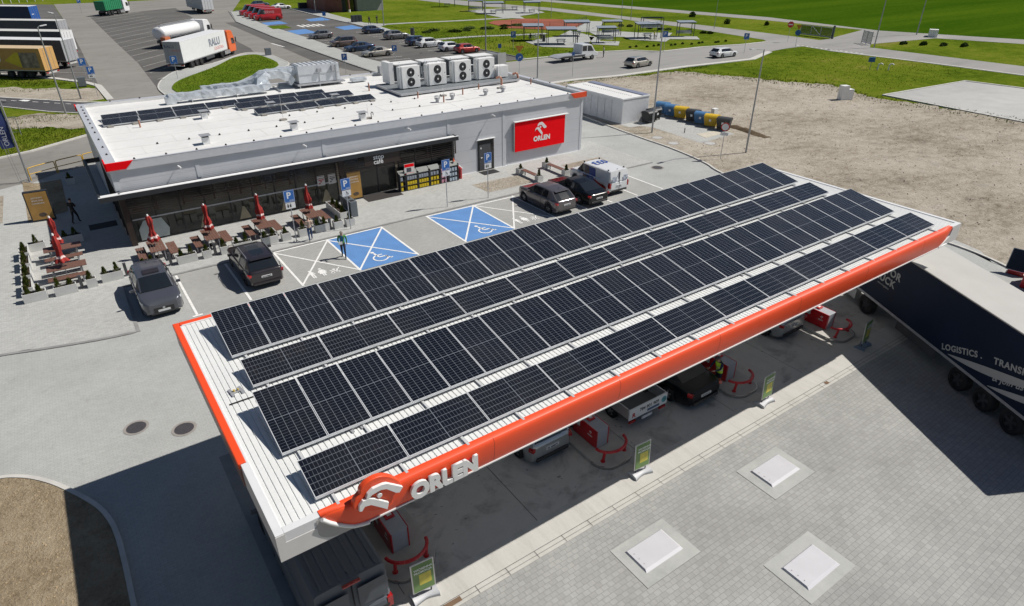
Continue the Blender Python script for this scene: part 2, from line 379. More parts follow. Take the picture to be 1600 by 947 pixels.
# strip of pavers and car park beyond
sheet('pavement_east', [(36.0,69),(36.0,112),(37.2,142),(42,166),(45,166),(41.8,150),(40.6,135.7),(40.6,106),(40,94),(39.6,81),(41,67.5),(41,66)], .10, pav_big, th=.13)
sheet('car_park', [(39.7,67),(59,67),(58.9,76),(57.5,86),(56.2,96),(56,110),(56.2,124),(55.6,142),(56.3,166),(44,170),(40.2,135)], .030, asphalt)
sheet('pavement_far', [(56.2,124),(55.7,142),(56.4,166),(62,166),(60.2,147),(59.0,125),(61.6,120.8),(61.6,119.6),(58.9,117),(58.0,109),(57.9,100),(58.6,94),(57.6,92),(56.2,96),(56,110)], .09, pav_big, th=.12)
b = MB()
for q in ([(41.0,137.4),(40.8,132.4),(45.3,133.2),(45.3,138.6)], [(51.2,139),(50.6,134.4),(55.3,134.6),(55.7,141)], [(40.9,120.6),(40.9,113.8),(44.8,114.8),(45,121.6)], [(50.9,121.3),(50.8,115.6),(55.0,116.3),(55.2,122.6)]):
    b.add([(x,y,.036) for x,y in q[::-1]], [(0,1,2,3)])
b.obj('blue_bay_far', blue_l)['kind'] = 'structure'
b = MB()
for i in range(5):
    x = 45.6+i*1.05; b.quad((x,124.8,.036),(x+.55,124.8,.036),(x+.55,128.9,.036),(x,128.9,.036))
for k in range(14):
    y = 77+k*2.6
    for x0, x1 in ((40.8,45.2),(51,55.6)):
        b.quad((x0,y,.036),(x1,y,.036),(x1,y+.1,.036),(x0,y+.1,.036))
b.add([(33.0,104.7,.041),(33.35,104.6,.041),(33.75,99.4,.041),(33.45,99.6,.041)], [(0,3,2,1)])
b.obj('car_park_marking', white_l)['kind'] = 'structure'
sheet('grass_island', [(39.9,129.7),(39.5,124.2),(43.2,124.5),(43.5,129.7)], .12, grass2, th=.14)
b = MB()
ribbon(b, [(35.75,69),(35.85,92),(35.9,112),(37.1,142),(42.1,168)], .22, -.02, .14)
ribbon(b, [(56.4,166),(55.8,142),(56.1,124),(55.9,110),(56.1,96),(57.4,86),(58.8,76),(59.1,67)], .16, -.02, .14)
b.obj('car_park_kerb', kerbd)['kind'] = 'structure'
# green wedge with its paved rim
rim = smooth_pts([(10.3,69.0),(10.3,73),(10.9,76.5),(12.2,80.4),(14.7,85),(20,88.6),(25.7,95.4),(27.9,95.4),(29,93),(29,86),(28.2,81),(22.5,75),(18,69)], 4)
sheet('verge_paving', rim, .11, pav_big, th=.13)
sheet('verge_lawn', smooth_pts([(11.7,69.2),(11.7,72.8),(13.6,77.6),(19.2,84.8),(23.5,91.6),(26.5,93.4),(27.6,91),(27.1,81.6),(21.6,75.6),(17.4,69.8)], 4), .17, grass2, th=.1)
b = MB(); ribbon(b, rim, .15, -.02, .135); b.obj('verge_kerb', kerbm)['kind'] = 'structure'
# ---- west side: service road, cycle path, sandy verge
sheet('service_road', [(-120,15),(-5.3,39.5),(-3.9,41),(-1.7,43.2),(.2,43.9),(.2,45),(36,45),(36,66.6),(8,66.6),(4.6,70),(4.6,66),(5.4,60),(4,57),(1.5,54.5),(-3.1,51.1),(-5.3,50.2),(-120,35)], .024, lanepav)
sheet('sandy_verge', ([(-40,112)]+ragged([(-8,89),(-5.0,86),(-2.5,83),(1,80.4),(4.4,78.0)],.9,5)+[(4.4,71),(2.2,70.4),(-5,78.5),(-40,118)])[::-1], .008, sand)
sheet('sandy_verge_south', ragged([(-5,66),(-2,67),(1.9,64.2),(4.8,62),(5,58),(2.6,57),(.5,58),(-1.5,60),(-4.8,61),(-5,66)],.6,8), .008, sand)
sheet('cycle_path', [(-60,130),(-5,78.2),(2.2,70.2),(9,63),(9,58.5),(5.4,60.2),(2.1,64.2),(-1,67.4),(-5.1,73.2),(-60,122)], .036, darkasph)
b = MB()
ribbon(b, [(-60,130.2),(-5,78.4),(2.3,70.3),(5,68.4)], .30, -.02, .06); ribbon(b, [(-40,104),(-5.1,73.0),(-1,67.2),(2.1,64.0),(5.4,60)], .18, -.02, .06)
ribbon(b, [(-60,36.6),(-5.3,50.2),(-3.1,51.1),(1.5,54.5),(4.2,57.2)], .28, -.02, .13)
ribbon(b, [(-5.0,95.6),(-.7,90.6),(3.6,83),(4.75,79.5),(4.9,70)], .7, -.02, .10)
b.obj('path_kerb', kerbm)['kind'] = 'structure'
b = MB()
for i in range(8):
    x = -5+i*.95; y = 76.6-i*1.03; b.quad((x,y,.0405),(x+.5,y-.54,.0405),(x+.5,y-.38,.0405),(x,y+.16,.0405))
b.add([(-3.4,75.2,.0405),(-2.6,74.1,.0405),(-2.3,74.7,.0405),(-2.9,75.4,.0405)], [(0,1,2,3)])
b.obj('path_marking', white_l)['kind'] = 'structure'
# ---- station apron
arc = smooth_pts([(42.9,38.5),(42.6,34.4),(41.9,29),(41.5,25),(41.3,22.0),(40.8,18.9),(40.2,16.7),(39.5,15.1),(38.9,12),(39.0,6),(39.6,0),(39.7,-2),(39.2,-4.2),(38.0,-6.6),(36,-9)], 4)
sheet('apron', [(-120,-120),(36,-120),(36,-9)] + arc[::-1] + [(43.5,50),(.2,45),(.2,43.9),(-1.7,43.2),(-3.9,41),(-5.3,39.5),(-120,16)], .044, pav_big)
sheet('sand_lot', [(43.5,38.6),(44.3,44),(47,48.4)] + ragged([(51.2,49.8),(70.4,46.2),(74.4,36.1),(78.2,29.6),(75,23.5),(76.4,17.7),(77,8),(78,-10)], .9, 3) + [(80,-120),(36,-120),(36,-9)] + arc[::-1], .048, sand)
b = MB(); ribbon(b, [(43.0,47)]+arc, .16, .0, .13); b.obj('apron_kerb', kerbm)['kind'] = 'structure'
sheet('footway_east', [(39.8,0),(39.8,-2),(39.3,-4.2),(38.2,-6.6),(38.8,-6.6),(39.0,-4.0),(40.1,-3.0),(40.6,-1.2),(40.4,1)], .06, pav_fine)
sheet('bin_yard', [(43.1,31.5),(43.3,28.6),(44.6,28.4),(45.1,27.3),(44.6,21.2),(49.5,21.5),(50.6,31.9),(47.6,38.4),(43.4,38.5)], .055, pav_fine)
sheet('concrete_pad', [(77.3,22.8),(94.1,21.5),(95,15.1),(99,-20),(70,-20),(76.1,8.3)], .07, slabc)
b = MB(); ribbon(b, [(70,-20),(76.1,8.3),(77.3,22.8),(94.1,21.5),(99,-20)], .35, .0, .14); b.obj('pad_kerb', kerbm)['kind'] = 'structure'
sheet('clay_bed', [(-120,7.3),(-5.6,7.1),(-5,6.75),(-4.4,6.15),(-3.9,5.4),(-3.2,4.1),(-2.9,3.3),(-2.75,2.3),(-2.7,1),(-2.7,-100),(-120,-100)], .10, sand2, th=.1)
b = MB(); ribbon(b, [(-60,7.35)]+smooth_pts([(-9,7.3),(-7,7.25),(-5.7,7.15),(-5,6.8),(-4.4,6.2),(-3.85,5.4),(-3.15,4.1),(-2.85,3.2),(-2.72,2.3),(-2.68,1),(-2.68,-.5),(-2.68,-2)], 4)+[(-2.68,-20)], .14, .0, .125); b.obj('clay_bed_kerb', kerbm)['kind'] = 'structure'
sheet('terrace_paving', [(-40,15.95)]+smooth_pts([(-14,15.9),(-5.5,15.8),(-4.1,15.4),(-2,14.85),(-.38,14.60)],4)+[(-.30,19.9)] + [(22,19.9),(37,19.6),(37,27),(.8,27),(.8,41.5),(-4.2,41.5),(-14,37),(-40,30)], .075, pav_fine, th=.04)
b = MB(); ribbon(b, [(-60,16.0)]+smooth_pts([(-9,15.95),(-7,15.9),(-5.5,15.8),(-4.1,15.4),(-2,14.85),(-.38,14.60)],4)+[(-.30,19.8)]+[(22,19.8),(37,19.55)], .17, .0, .085); b.obj('terrace_kerb', kerbd)['kind'] = 'structure'
sheet('flower_bed', [(-3.95,42.0),(-3.1,41.1),(-1.6,41.2),(-1.7,33.5),(-3.9,32.7)], .085, sand2)
sheet('planting_strip', [(22.43,23.02),(26.43,22.99),(26.43,21.0),(22.52,20.99)], .085, sand)
sheet('planting_strip_east', [(30.6,23.03),(34.5,23.0),(34.2,21.2),(30.6,21.2)], .085, sand)
sheet('sandy_edge_west', [(-60,20),(-5.2,33.5),(-5.1,39.4),(-60,27)], .083, sand)
# parking bays in front of the shop
sheet('parking_bays', [(2.2,14.7),(33.2,14.7),(33.2,19.55),(2.2,19.75)], .050, pav_grey)
b = MB(); 
for x0, x1 in ((10.32,13.76),(16.86,20.32)):
    b.add([(x0,14.7,.0545),(x1,14.7,.0545),(x1,19.58,.0545),(x0,19.58,.0545)], [(0,1,2,3)])
b.obj('blue_bay', blue_l)['kind'] = 'structure'
b = MB()
def ln(a, c, w=.1, z=.059):
    a = Vector((*a,0)); c = Vector((*c,0)); d = (c-a).normalized(); n = Vector((-d.y,d.x,0))*w/2
    b.quad(*[(v.x,v.y,z) for v in (a-n, c-n, c+n, a+n)])
for x in (2.12,4.6): ln((x,14.7),(x,19.65),.12)
b.quad((1.9,14.55,.059),(2.35,14.55,.059),(2.35,14.69,.059),(1.9,14.69,.059))
for x in (7.2,10.3,13.76,16.86,20.33,23.5,26.1,28.3,30.65,33.1): ln((x,14.7),(x,19.58),.12, .0592)
ln((7.2,19.6),(13.8,19.6),.12,.0596); ln((16.8,19.55),(23.5,19.4),.12,.0596)
for x0, x1 in ((7.2,10.3),(10.3,13.76),(16.86,20.33),(20.33,23.5)):
    ln((x0,19.5),(x1,14.8),.1,.0600); ln((x0,14.8),(x1,19.5),.1,.0604)
b.obj('bay_lines', white_l)['kind'] = 'structure'
# painted pictograms
def wheelchair(cx, cy, s=1.):
    b = MB(); z = .0642
    def P(a, c): return (cx+a*s, cy+c*s, z)
    n = 22
    for i in range(n):
        t0 = radians(100+ i*270/n); t1 = radians(100+(i+1)*270/n)
        b.quad(P(.42*cos(t0),.42*sin(t0)), P(.52*cos(t0),.52*sin(t0)), P(.52*cos(t1),.52*sin(t1)), P(.42*cos(t1),.42*sin(t1)))
    def st(p, q, w=.1):
        p = Vector((*p,0)); q = Vector((*q,0)); d = (q-p).normalized(); m_ = Vector((-d.y,d.x,0))*w/2
        b.quad(*[P(v.x,v.y) for v in (p-m_, q-m_, q+m_, p+m_)])
    st((-.12,.85),(-.02,.18),.13); st((-.1,.5),(.3,.46),.1); st((-.05,.15),(.42,.12),.13); st((.40,.15),(.58,-.32),.12); st((.54,-.34),(.74,-.26),.1)
    b.add([P(-.15+.13*cos(2*pi*i/12), 1.02+.13*sin(2*pi*i/12)) for i in range(12)], [tuple(range(12))])
    o = b.obj('wheelchair_marking', white_l); o['kind'] = 'structure'
wheelchair(11.85, 15.55, .85); wheelchair(18.7, 15.5, .85)
def family(cx, cy, s=1.):
    b = MB(); z = .0642
    def P(a, c): return (cx+a*s, cy+c*s, z)
    def disc(a, c, r): b.add([P(a+r*cos(2*pi*i/12), c+r*sin(2*pi*i/12)) for i in range(12)], [tuple(range(12))])
    def poly(p): b.add([P(*q) for q in p], [tuple(range(len(p)))])
    disc(-.75,.78,.12); poly([(-.88,.6),(-.88,.0),(-.62,.0),(-.62,.6)]); poly([(-.88,-.005),(-.88,-.5),(-.77,-.5),(-.77,-.005)]); poly([(-.73,-.005),(-.73,-.5),(-.62,-.5),(-.62,-.005)]); poly([(-.90,.6),(-1.0,.15),(-.92,.13),(-.89,.45)]); poly([(-.61,.45),(-.58,.13),(-.50,.15),(-.60,.6)])
    disc(.0,.78,.12); poly([(-.13,.6),(-.28,-.1),(.28,-.1),(.13,.6)]); poly([(-.12,-.105),(-.12,-.5),(-.02,-.5),(-.02,-.105)]); poly([(.02,-.105),(.02,-.5),(.12,-.5),(.12,-.105)]); poly([(-.17,.58),(-.34,.15),(-.26,.12),(-.15,.40)]); poly([(.15,.40),(.26,.12),(.34,.15),(.17,.58)])
    for a in (.62,1.02):
        for i in range(12):
            t0, t1 = 2*pi*i/12, 2*pi*(i+1)/12
            b.quad(P(a+.1*cos(t0),-.38+.1*sin(t0)),P(a+.16*cos(t0),-.38+.16*sin(t0)),P(a+.16*cos(t1),-.38+.16*sin(t1)),P(a+.1*cos(t1),-.38+.1*sin(t1)))
    poly([(.5,.1),(.62,-.2),(1.05,-.2),(1.15,.1),(1.05,.12),(.98,-.1),(.7,-.1),(.6,.1)]); disc(.85,.12,.12); poly([(1.12,.1),(1.3,.32),(1.36,.27),(1.16,.03)])
    o = b.obj('family_marking', white_l); o['kind'] = 'structure'
family(8.55, 15.55, .72); family(21.7, 15.5, .72)
# canopy floor, drain strips, near pavers
sheet('forecourt_slab', [(1.0,4.1),(1.0,-4.1),(.9,-5.15),(31,-5.15),(31,4.1)], .052, concrete)
sheet('forecourt_strip', [(.9,-5.15),(.9,-5.42),(31,-5.42),(31,-5.15)], .050, stripc)
sheet('forecourt_edge', [(.9,-4.3),(31,-4.3),(31,-5.15),(.9,-5.15)], .0565, stripc)
sheet('near_paving', [(-2.6,-120),(35.9,-120),(35.9,-9),(38,-6.6),(31,-5.42),(-2.6,-5.42)], .049, pav_near)
b = MB()
for x in (3.3+.0,7.75,12.4,16.9,21.2,25.6): b.quad((x,-4.3,.0605),(x+.018,-4.3,.0605),(x+.018,4.1,.0605),(x,4.1,.0605))
for y in (.6,): b.quad((1,y,.0605),(31,y,.0605),(31,y+.018,.0605),(1,y+.018,.0605))
for x in [1+i*1.0 for i in range(30)]: b.quad((x,-5.42,.0605),(x+.012,-5.42,.0605),(x+.012,-5.15,.0605),(x,-5.15,.0605))
b.quad((.9,-5.16,.0612),(31,-5.16,.0612),(31,-5.145,.0612),(.9,-5.145,.0612)); b.quad((.9,-5.31,.0612),(31,-5.31,.0612),(31,-5.298,.0612),(.9,-5.298,.0612))
b.obj('slab_joint', mat('joint', (.10,.10,.095), .9))['kind'] = 'structure'
b = MB(); b.quad((3.95,-5.33,.0622),(4.5,-5.33,.0622),(4.5,-5.18,.0622),(3.95,-5.18,.0622)); b.quad((21.3,-5.33,.0622),(21.5,-5.33,.0622),(21.5,-5.18,.0622),(21.3,-5.18,.0622))
b.obj('drain_stain', mat('rust', (.16,.10,.06), .9))['kind'] = 'structure'
sheet('kerb_course', [(.55,4.1),(.98,4.1),(.98,-5.4),(.55,-5.4)], .054, kerbd)
# ================================================================ CANOPY
wsheet = mat('white_steel', (.72,.73,.72), .45, var=.05, vscale=1.5)
wroof = mat('roof_sheet_white', (.70,.71,.70), .42, var=.05, vscale=.8, speck=.03, bscale=14)
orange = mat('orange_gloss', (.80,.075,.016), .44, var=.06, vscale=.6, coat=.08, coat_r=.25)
redd = mat('red_gloss', (.42,.012,.014), .28, var=.05, vscale=1, coat=.4)
greyp = mat('fascia_grey', (.60,.59,.575), .5, var=.04)
greyd = mat('fascia_shade_grey', (.36,.35,.34), .5, var=.04)
alu = mat('aluminium', (.55,.56,.57), .38, metal=.75, var=.06, vscale=4)
galv = mat('galvanised', (.45,.46,.48), .5, metal=.5, var=.12, vscale=6)
blackm = mat('black_rubber', (.018,.018,.02), .7, var=.1)
darkg = mat('dark_grey', (.06,.062,.068), .5, var=.1)
whitep = mat('white_plastic', (.78,.78,.77), .4, var=.03)
cellP = panel_mat('solar_cells_upright', 6, 24); cellL = panel_mat('solar_cells_crosswise', 6, 24, lc=(.17,.185,.21))
XL, XR, YN, YF, ZR = .371, 27.85, -5.68, 3.80, 5.5
can = thing('petrol_canopy', 'long flat white fuel canopy with orange edge band and ORLEN lettering over the pumps', 'canopy', (14, -1, 0))
def C_(o):  # keep world coordinates under the empty
    o.parent = can; o.matrix_parent_inverse = Matrix.Translation((-14, 1, 0)); return o
b = MB()   # ribbed roof deck
prof = []; x = XL+.16; n = 0
b_r = MB(); rings = []
while x < XR-.16:
    prof += [(x, .0), (x+.088, .0), (x+.096, -.022), (x+.112, -.022), (x+.120, .0)]; x += .134
prof = [(a, z) for a, z in prof if a < XR-.14]
r0 = [(a, YN+.16, ZR-.03+z) for a, z in prof]; r1 = [(a, YF-.16, ZR-.03+z) for a, z in prof]
b_r.loft([r0, r1], closed=False, smooth=False); b_r.f = [f[::-1] for f in b_r.f]
b_r.box(XL+.1, XR-.1, YN+.1, YF-.1, 5.06, 5.42)
C_(b_r.obj('roof_deck', wroof))
b = MB()   # white edge caps (parapet)
b.box(XL, XL+.17, YN, -3.3, 4.83, ZR).box(XL+.17, XR, YN, YN+.17, 5.25, ZR).box(XR-.17, XR, YN+.17, YF, 4.83, ZR).box(XL+.17, XR-.17, YF-.17, YF, 4.83, ZR-.004)
b.box(XL+.12, XL+.17, -3.3, YF-.17, 4.83, ZR-.002)
C_(b.obj('parapet', mat('parapet_white', (.66,.67,.68), .45, var=.04), bevel=.008))
b = MB(); b.box(XL+.02, XR-.02, YN+.02, YF-.02, 4.85, 4.93); C_(b.obj('soffit', mat('soffit_white', (.82,.82,.81), .5, var=.03)))
b = MB(); b.box(XL+.17, 27.7, YN-.01, YN+.1, 4.80, 5.25).box(XL, XL+.17, YN-.01, YN, 4.80, ZR-.03)
b.box(26.9, XR, YN-.012, YN-.01, 4.8, ZR-.03)
C_(b.obj('front_fascia', greyp))
# darker sweep behind the orange tip
b = MB(); P = [(1.16,5.44)] + [(1.16+.55*(1-cos(t)), 5.1+.34*cos(t)*0 - .30*sin(t)) for t in [i*pi/2/8 for i in range(9)]] + [(2.2,4.81),(2.2,5.44)]
b.extr(P, (0,YN-.011,0), (1,0,0), (0,0,1), (0,-.004,0)); C_(b.obj('fascia_sweep', greyd))
# orange bullnose band along the near side
def band_prof(k):   # k 0..1 scales height near the ends
    pts = []
    for i in range(11):
        t = i/10; a = -pi/2*.15 + t*pi*.62
        pts.append((t, a))
    return pts
def prof_at(x):
    # top edge fixed at z 5.5, bottom sweeps up at both ends
    zb = 4.84
    if x < 2.05: zb = 4.84 + .66*((2.05-x)/.80)**1.7
    if x > 26.3: zb = 4.84 + .62*((x-26.3)/.82)**1.8
    zb = min(zb, 5.47); h = 5.5-zb; k = h/.66
    out = [(YN+.16, 5.515), (YN-.02, 5.515)]
    for t, dy in ((.0,.03),(.04,.060),(.10,.078),(.22,.088),(.45,.088),(.60,.080),(.74,.068),(.86,.056),(.94,.045),(1.,.03)):
        out.append((YN-dy*k, 5.505-h*t))
    out.append((YN+.0, zb-.0)); return [(x, y, z) for y, z in out]
xs = [1.26,1.35,1.45,1.55,1.65,1.75,1.85,1.95,2.05] + [2.05+i*(24.25)/24 for i in range(1,25)] + [26.45,26.6,26.75,26.9,27.0,27.08,27.12]
b = MB(); b.loft([prof_at(x) for x in xs], closed=False, cap=False)
o = C_(b.obj('orange_band', orange, fixn=False))
for xj in (5.3,9.2,13.1,17.0,20.9,24.8):
    b = MB(); pa = [(x_, y_-.0015, z_+.0012) for x_, y_, z_ in prof_at(xj)[1:-1]]; b.loft([pa, [(x_+.012, y_, z_) for x_, y_, z_ in pa]], closed=False, cap=False)
    q = b.obj('panel_joint', mat('joint_orange', (.34,.035,.012), .6)); q.parent = o
b = MB(); b.box(1.95, 27.0, YN-.055, YN+.02, 4.795, 4.838); C_(b.obj('white_trim', wsheet, bevel=.006))
b = MB()
for (x0, z0), (x1, z1) in zip([(1.27,5.44),(1.40,5.28),(1.55,5.13),(1.72,4.99),(1.88,4.88),(2.08,4.82)], [(1.40,5.28),(1.55,5.13),(1.72,4.99),(1.88,4.88),(2.08,4.82),(2.2,4.8)]):
    b.cyl((x0,YN-.045,z0),(x1,YN-.045,z1),.045,n=8)
b.cyl((27.10,YN-.03,5.46),(26.98,YN-.03,5.15),.03,n=6).cyl((26.98,YN-.03,5.15),(26.3,YN-.05,4.83),.035,n=6)
C_(b.obj('white_swoosh', wsheet))
# orange cap and red face of the left and rear edges
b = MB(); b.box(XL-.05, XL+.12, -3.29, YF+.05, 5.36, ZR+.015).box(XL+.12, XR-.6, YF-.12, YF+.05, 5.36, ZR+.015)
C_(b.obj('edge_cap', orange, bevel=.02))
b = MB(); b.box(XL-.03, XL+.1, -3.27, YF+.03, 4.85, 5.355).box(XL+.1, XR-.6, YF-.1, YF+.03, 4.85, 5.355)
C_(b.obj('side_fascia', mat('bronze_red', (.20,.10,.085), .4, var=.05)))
# logo: raised eagle head and letters
og = MB()
eag = [(1.90,5.52),(1.90,5.66),(1.96,5.78),(2.06,5.86),(2.08,5.95),(2.16,6.03),(2.30,6.09),(2.50,6.09),(2.68,6.0),(2.84,5.84),(2.96,5.63),(2.9,5.50),(2.75,5.40),(2.7,5.2),(2.4,5.2),(2.1,5.36)]
og.extr(smooth_pts([(a-.02, z-.06) for a, z in eag]+[(1.88,5.46)], 3)[:-1], (0,-5.74,0), (1,0,0), (0,0,1), (0,-.14,0))
C_(og.obj('eagle_shield', orange, bevel=.02))
w = MB()
uw = [(2.13,5.74),(2.17,5.85),(2.29,5.93),(2.50,5.93),(2.60,5.90),(2.93,5.62),(2.84,5.51),(2.76,5.55),(2.57,5.76),(2.46,5.80),(2.27,5.78),(2.19,5.73)]
lw = [(1.955,5.50),(1.97,5.63),(2.06,5.73),(2.19,5.725),(2.30,5.65),(2.59,5.38),(2.54,5.21),(2.38,5.37),(2.21,5.53),(2.08,5.56),(2.01,5.47)]
for P in (uw, lw): w.extr([(a, z-.06) for a, z in P], (0,-5.885,0), (1,0,0), (0,0,1), (0,-.07,0))
w.extr([(2.42+.055*cos(2*pi*i/14), 5.60+.055*sin(2*pi*i/14)) for i in range(14)], (0,-5.885,0), (1,0,0), (0,0,1), (0,-.06,0))
C_(w.obj('eagle_mark', wsheet, bevel=.008))
lt = C_(text('brand_lettering', 'ORLEN', .56, wsheet, (3.12,-5.80,4.97), (1,0,0), (0,0,1), depth=.065, bold=.036, spacing=1.03))
mxx = [v.co.x for v in lt.data.vertices]; kx = (4.80-3.13)/(max(mxx)-min(mxx)); ox = min(mxx)
for v in lt.data.vertices: v.co.x = 3.13+(v.co.x-ox)*kx
b = MB()
for i, (x0, x1) in enumerate(((3.12,3.5),(3.52,3.82),(3.84,4.1),(4.13,4.42),(4.45,4.8))): b.box(x0+.05, x1-.08, -5.80, -5.72, 5.02, 5.32)
C_(b.obj('letter_backing', redd))
# roof gutter slot, clamps, anchor posts
b = MB(); b.box(.72,1.32,-1.02,-.965,5.472,5.482); C_(b.obj('roof_slot', blackm))
for i, (x, y) in enumerate(((1.0,-.55),(2.9,-3.52),(16.9,-3.52),(21.9,-3.5),(22.9,2.2-.35))):
    b = MB(); b.cbox((x-.12,y,5.49),(.07,.34,.03),.1).cbox((x+.12,y,5.49),(.07,.34,.03),.1).cbox((x,y,5.50),(.3,.09,.03),.1)
    g = C_(b.obj('roof_anchor', galv)); b = MB(); b.cyl((x-.05,y,5.51),(x-.05,y,5.56),.03).cyl((x+.05,y,5.51),(x+.05,y,5.56),.022)
    kn = b.obj('anchor_knob', mat('brass_yellow', (.55,.42,.10), .4)); kn.parent = g
# steel columns standing on the islands
ISL = [3.87, 11.5, 18.25, 25.1]
b = None
for x in ISL:
    b = MB(); b.box(x-.2,x+.2,-.95,-.55,.18,4.85).box(x-.24,x+.24,-1.0,-.5,.18,.5); C_(b.obj('column', whitep))
# ---- solar rows on the roof (rows: bottom y, left x, kind)
TL = .1865; ZB = 5.62
rows = [(.949, 1.2945, 'P', 24, 'rearmost'), (-.727, 1.381, 'L', 12, 'second'), (-3.611, 1.1897, 'P', 24, 'third'), (-5.273, 1.3289, 'L', 12, 'front')]
labels = ['rearmost row of upright dark solar panels on the canopy roof', 'narrow row of crosswise solar panels directly in front of the rearmost upright row', 'row of upright solar panels between the two narrow crosswise rows on the canopy', 'narrow row of crosswise solar panels nearest the orange canopy edge']
def panel_mesh(W, H, uvrot, cm):
    """frame (part mesh) and glass (sub-part mesh), local x along the row, local y up the slope"""
    f = MB(); t = .012
    f.box(0,W,0,t,-.035,.0).box(0,W,H-t,H,-.035,.0).box(0,t,t,H-t,-.035,.0).box(W-t,W,t,H-t,-.035,.0)
    f.box(t,W-t,t,H-t,-.03,-.02)
    fm = f.mesh('solar_panel', [alu if False else mat('panel_frame', (.66,.68,.70), .4, metal=.1, var=.03)])
    me = bpy.data.meshes.new('glass'); z = -.003
    me.from_pydata([(t,t,z),(W-t,t,z),(W-t,H-t,z),(t,H-t,z)], [], [(0,1,2,3)]); me.materials.append(cm)
    uv = me.uv_layers.new(name='UV'); co = [(0,0),(1,0),(1,1),(0,1)] if not uvrot else [(0,0),(0,1),(1,1),(1,0)]
    for i in range(4): uv.data[i].uv = co[i]
    return fm, me
pm = {'P': panel_mesh(1.04,2.075,False,cellP), 'L': panel_mesh(2.075,1.04,True,cellL)}
for (y0, x0, k, n, nm), lab in zip(rows, labels):
    th = thing('solar_array', lab, 'solar panels', (x0, y0, ZB), 0, 'rows of solar panels on the canopy roof')
    W = 1.04 if k == 'P' else 2.075; H = 2.075 if k == 'P' else 1.04; pitch = 1.06 if k == 'P' else 2.0973
    fm, gm = pm[k]
    for i in range(n):
        p = bpy.data.objects.new('solar_panel', fm); COL.objects.link(p); p.parent = th; p.location = (i*pitch,0,0); p.rotation_euler = (TL+random.uniform(-.006,.006),random.uniform(-.005,.005),0)
        g = bpy.data.objects.new('glass', gm); COL.objects.link(g); g.parent = p
    L_ = (n-1)*pitch+W; Hh = H*sin(TL); Hc = H*cos(TL)
    b = MB()
    b.cbox((L_/2, .022, -.042),(L_,.04,.055),0,0,0,TL*0).cbox((L_/2, Hc-.25, Hh-.10),(L_,.04,.05))
    b.obj('rail', MATS['panel_frame'], th)
    nf = int(L_/1.5)+1
    for i in range(nf):
        b = MB(); x = .35+i*(L_-.7)/(nf-1)
        b.box(x-.03,x+.03,-.32 if k=='L' else -.36,Hc,-.145,-.10)                       # foot rail on the ribs, sticks out in front
        b.box(x-.02,x+.02,Hc-.28,Hc-.24,-.10,Hh-.12); b.box(x-.02,x+.02,.06,.12,-.10,-.06)
        b.obj('foot_rail', mat('foot_rail_pale', (.48,.49,.50), .5, var=.08), th)
# ================================================================ SHOP BUILDING
BX0, BX1, BY0, BY1, RZ, PZ = .85, 34.6, 25.4, 42.8, 4.6, 4.8
def wall_mat():
    m, nt, b = principled('wall_panel'); N = nt.nodes; L = nt.links
    g = N.new('ShaderNodeNewGeometry').outputs['Position']; sx = N.new('ShaderNodeSeparateXYZ'); L.new(g, sx.inputs[0])
    q = N.new('ShaderNodeMath'); q.operation = 'MULTIPLY'; q.inputs[1].default_value = 1/.92; L.new(sx.outputs[2], q.inputs[0])
    f = N.new('ShaderNodeMath'); f.operation = 'FRACT'; L.new(q.outputs[0], f.inputs[0])
    lt = N.new('ShaderNodeMath'); lt.operation = 'LESS_THAN'; lt.inputs[1].default_value = .018; L.new(f.outputs[0], lt.inputs[0])
    q2 = N.new('ShaderNodeMath'); q2.operation = 'MULTIPLY'; q2.inputs[1].default_value = 62.; L.new(sx.outputs[2], q2.inputs[0])
    s_ = N.new('ShaderNodeMath'); s_.operation = 'SINE'; L.new(q2.outputs[0], s_.inputs[0])
    n = noise(N, L, g, .6, 4); v = mapr(N, L, n, .3, .7, .95, 1.05)
    sc = N.new('ShaderNodeVectorMath'); sc.operation = 'SCALE'; sc.inputs[0].default_value = (.57,.585,.615); L.new(v, sc.inputs['Scale'])
    L.new(mixc(N, L, lt.outputs[0], sc.outputs[0], (.41,.42,.44)), b.inputs['Base Color'])
    b.inputs['Roughness'].default_value = .5; b.inputs['Metallic'].default_value = .1
    bp = N.new('ShaderNodeBump'); bp.inputs['Strength'].default_value = .12; bp.inputs['Distance'].default_value = .01
    L.new(s_.outputs[0], bp.inputs['Height']); L.new(bp.outputs[0], b.inputs['Normal'])
    return m
wallm = wall_mat()
capm = mat('parapet_flashing', (.64,.655,.685), .4, var=.04, metal=.15)
capt = mat('parapet_top', (.50,.52,.56), .4, var=.05, metal=.1)
membrane = mat('roof_membrane', (.66,.66,.65), .7, var=.07, vscale=.35, coord='World', speck=.03, bscale=3)
lightstrip = mat('light_flashing', (.74,.75,.76), .45, var=.04)
awn = mat('awning_dark', (.028,.032,.038), .45, var=.1)
slat = mat('brown_slat', (.030,.018,.014), .55, var=.25, vscale=2)
frame_d = mat('window_frame_dark', (.022,.024,.028), .4, var=.05)
woodc = mat('bench_wood', (.155,.080,.060), .6, var=.22, vscale=9, speck=.12, bscale=30)
intd = mat('interior_dark', (.045,.045,.05), .7, var=.2)
intl = mat('interior_floor', (.42,.41,.39), .5, var=.1)
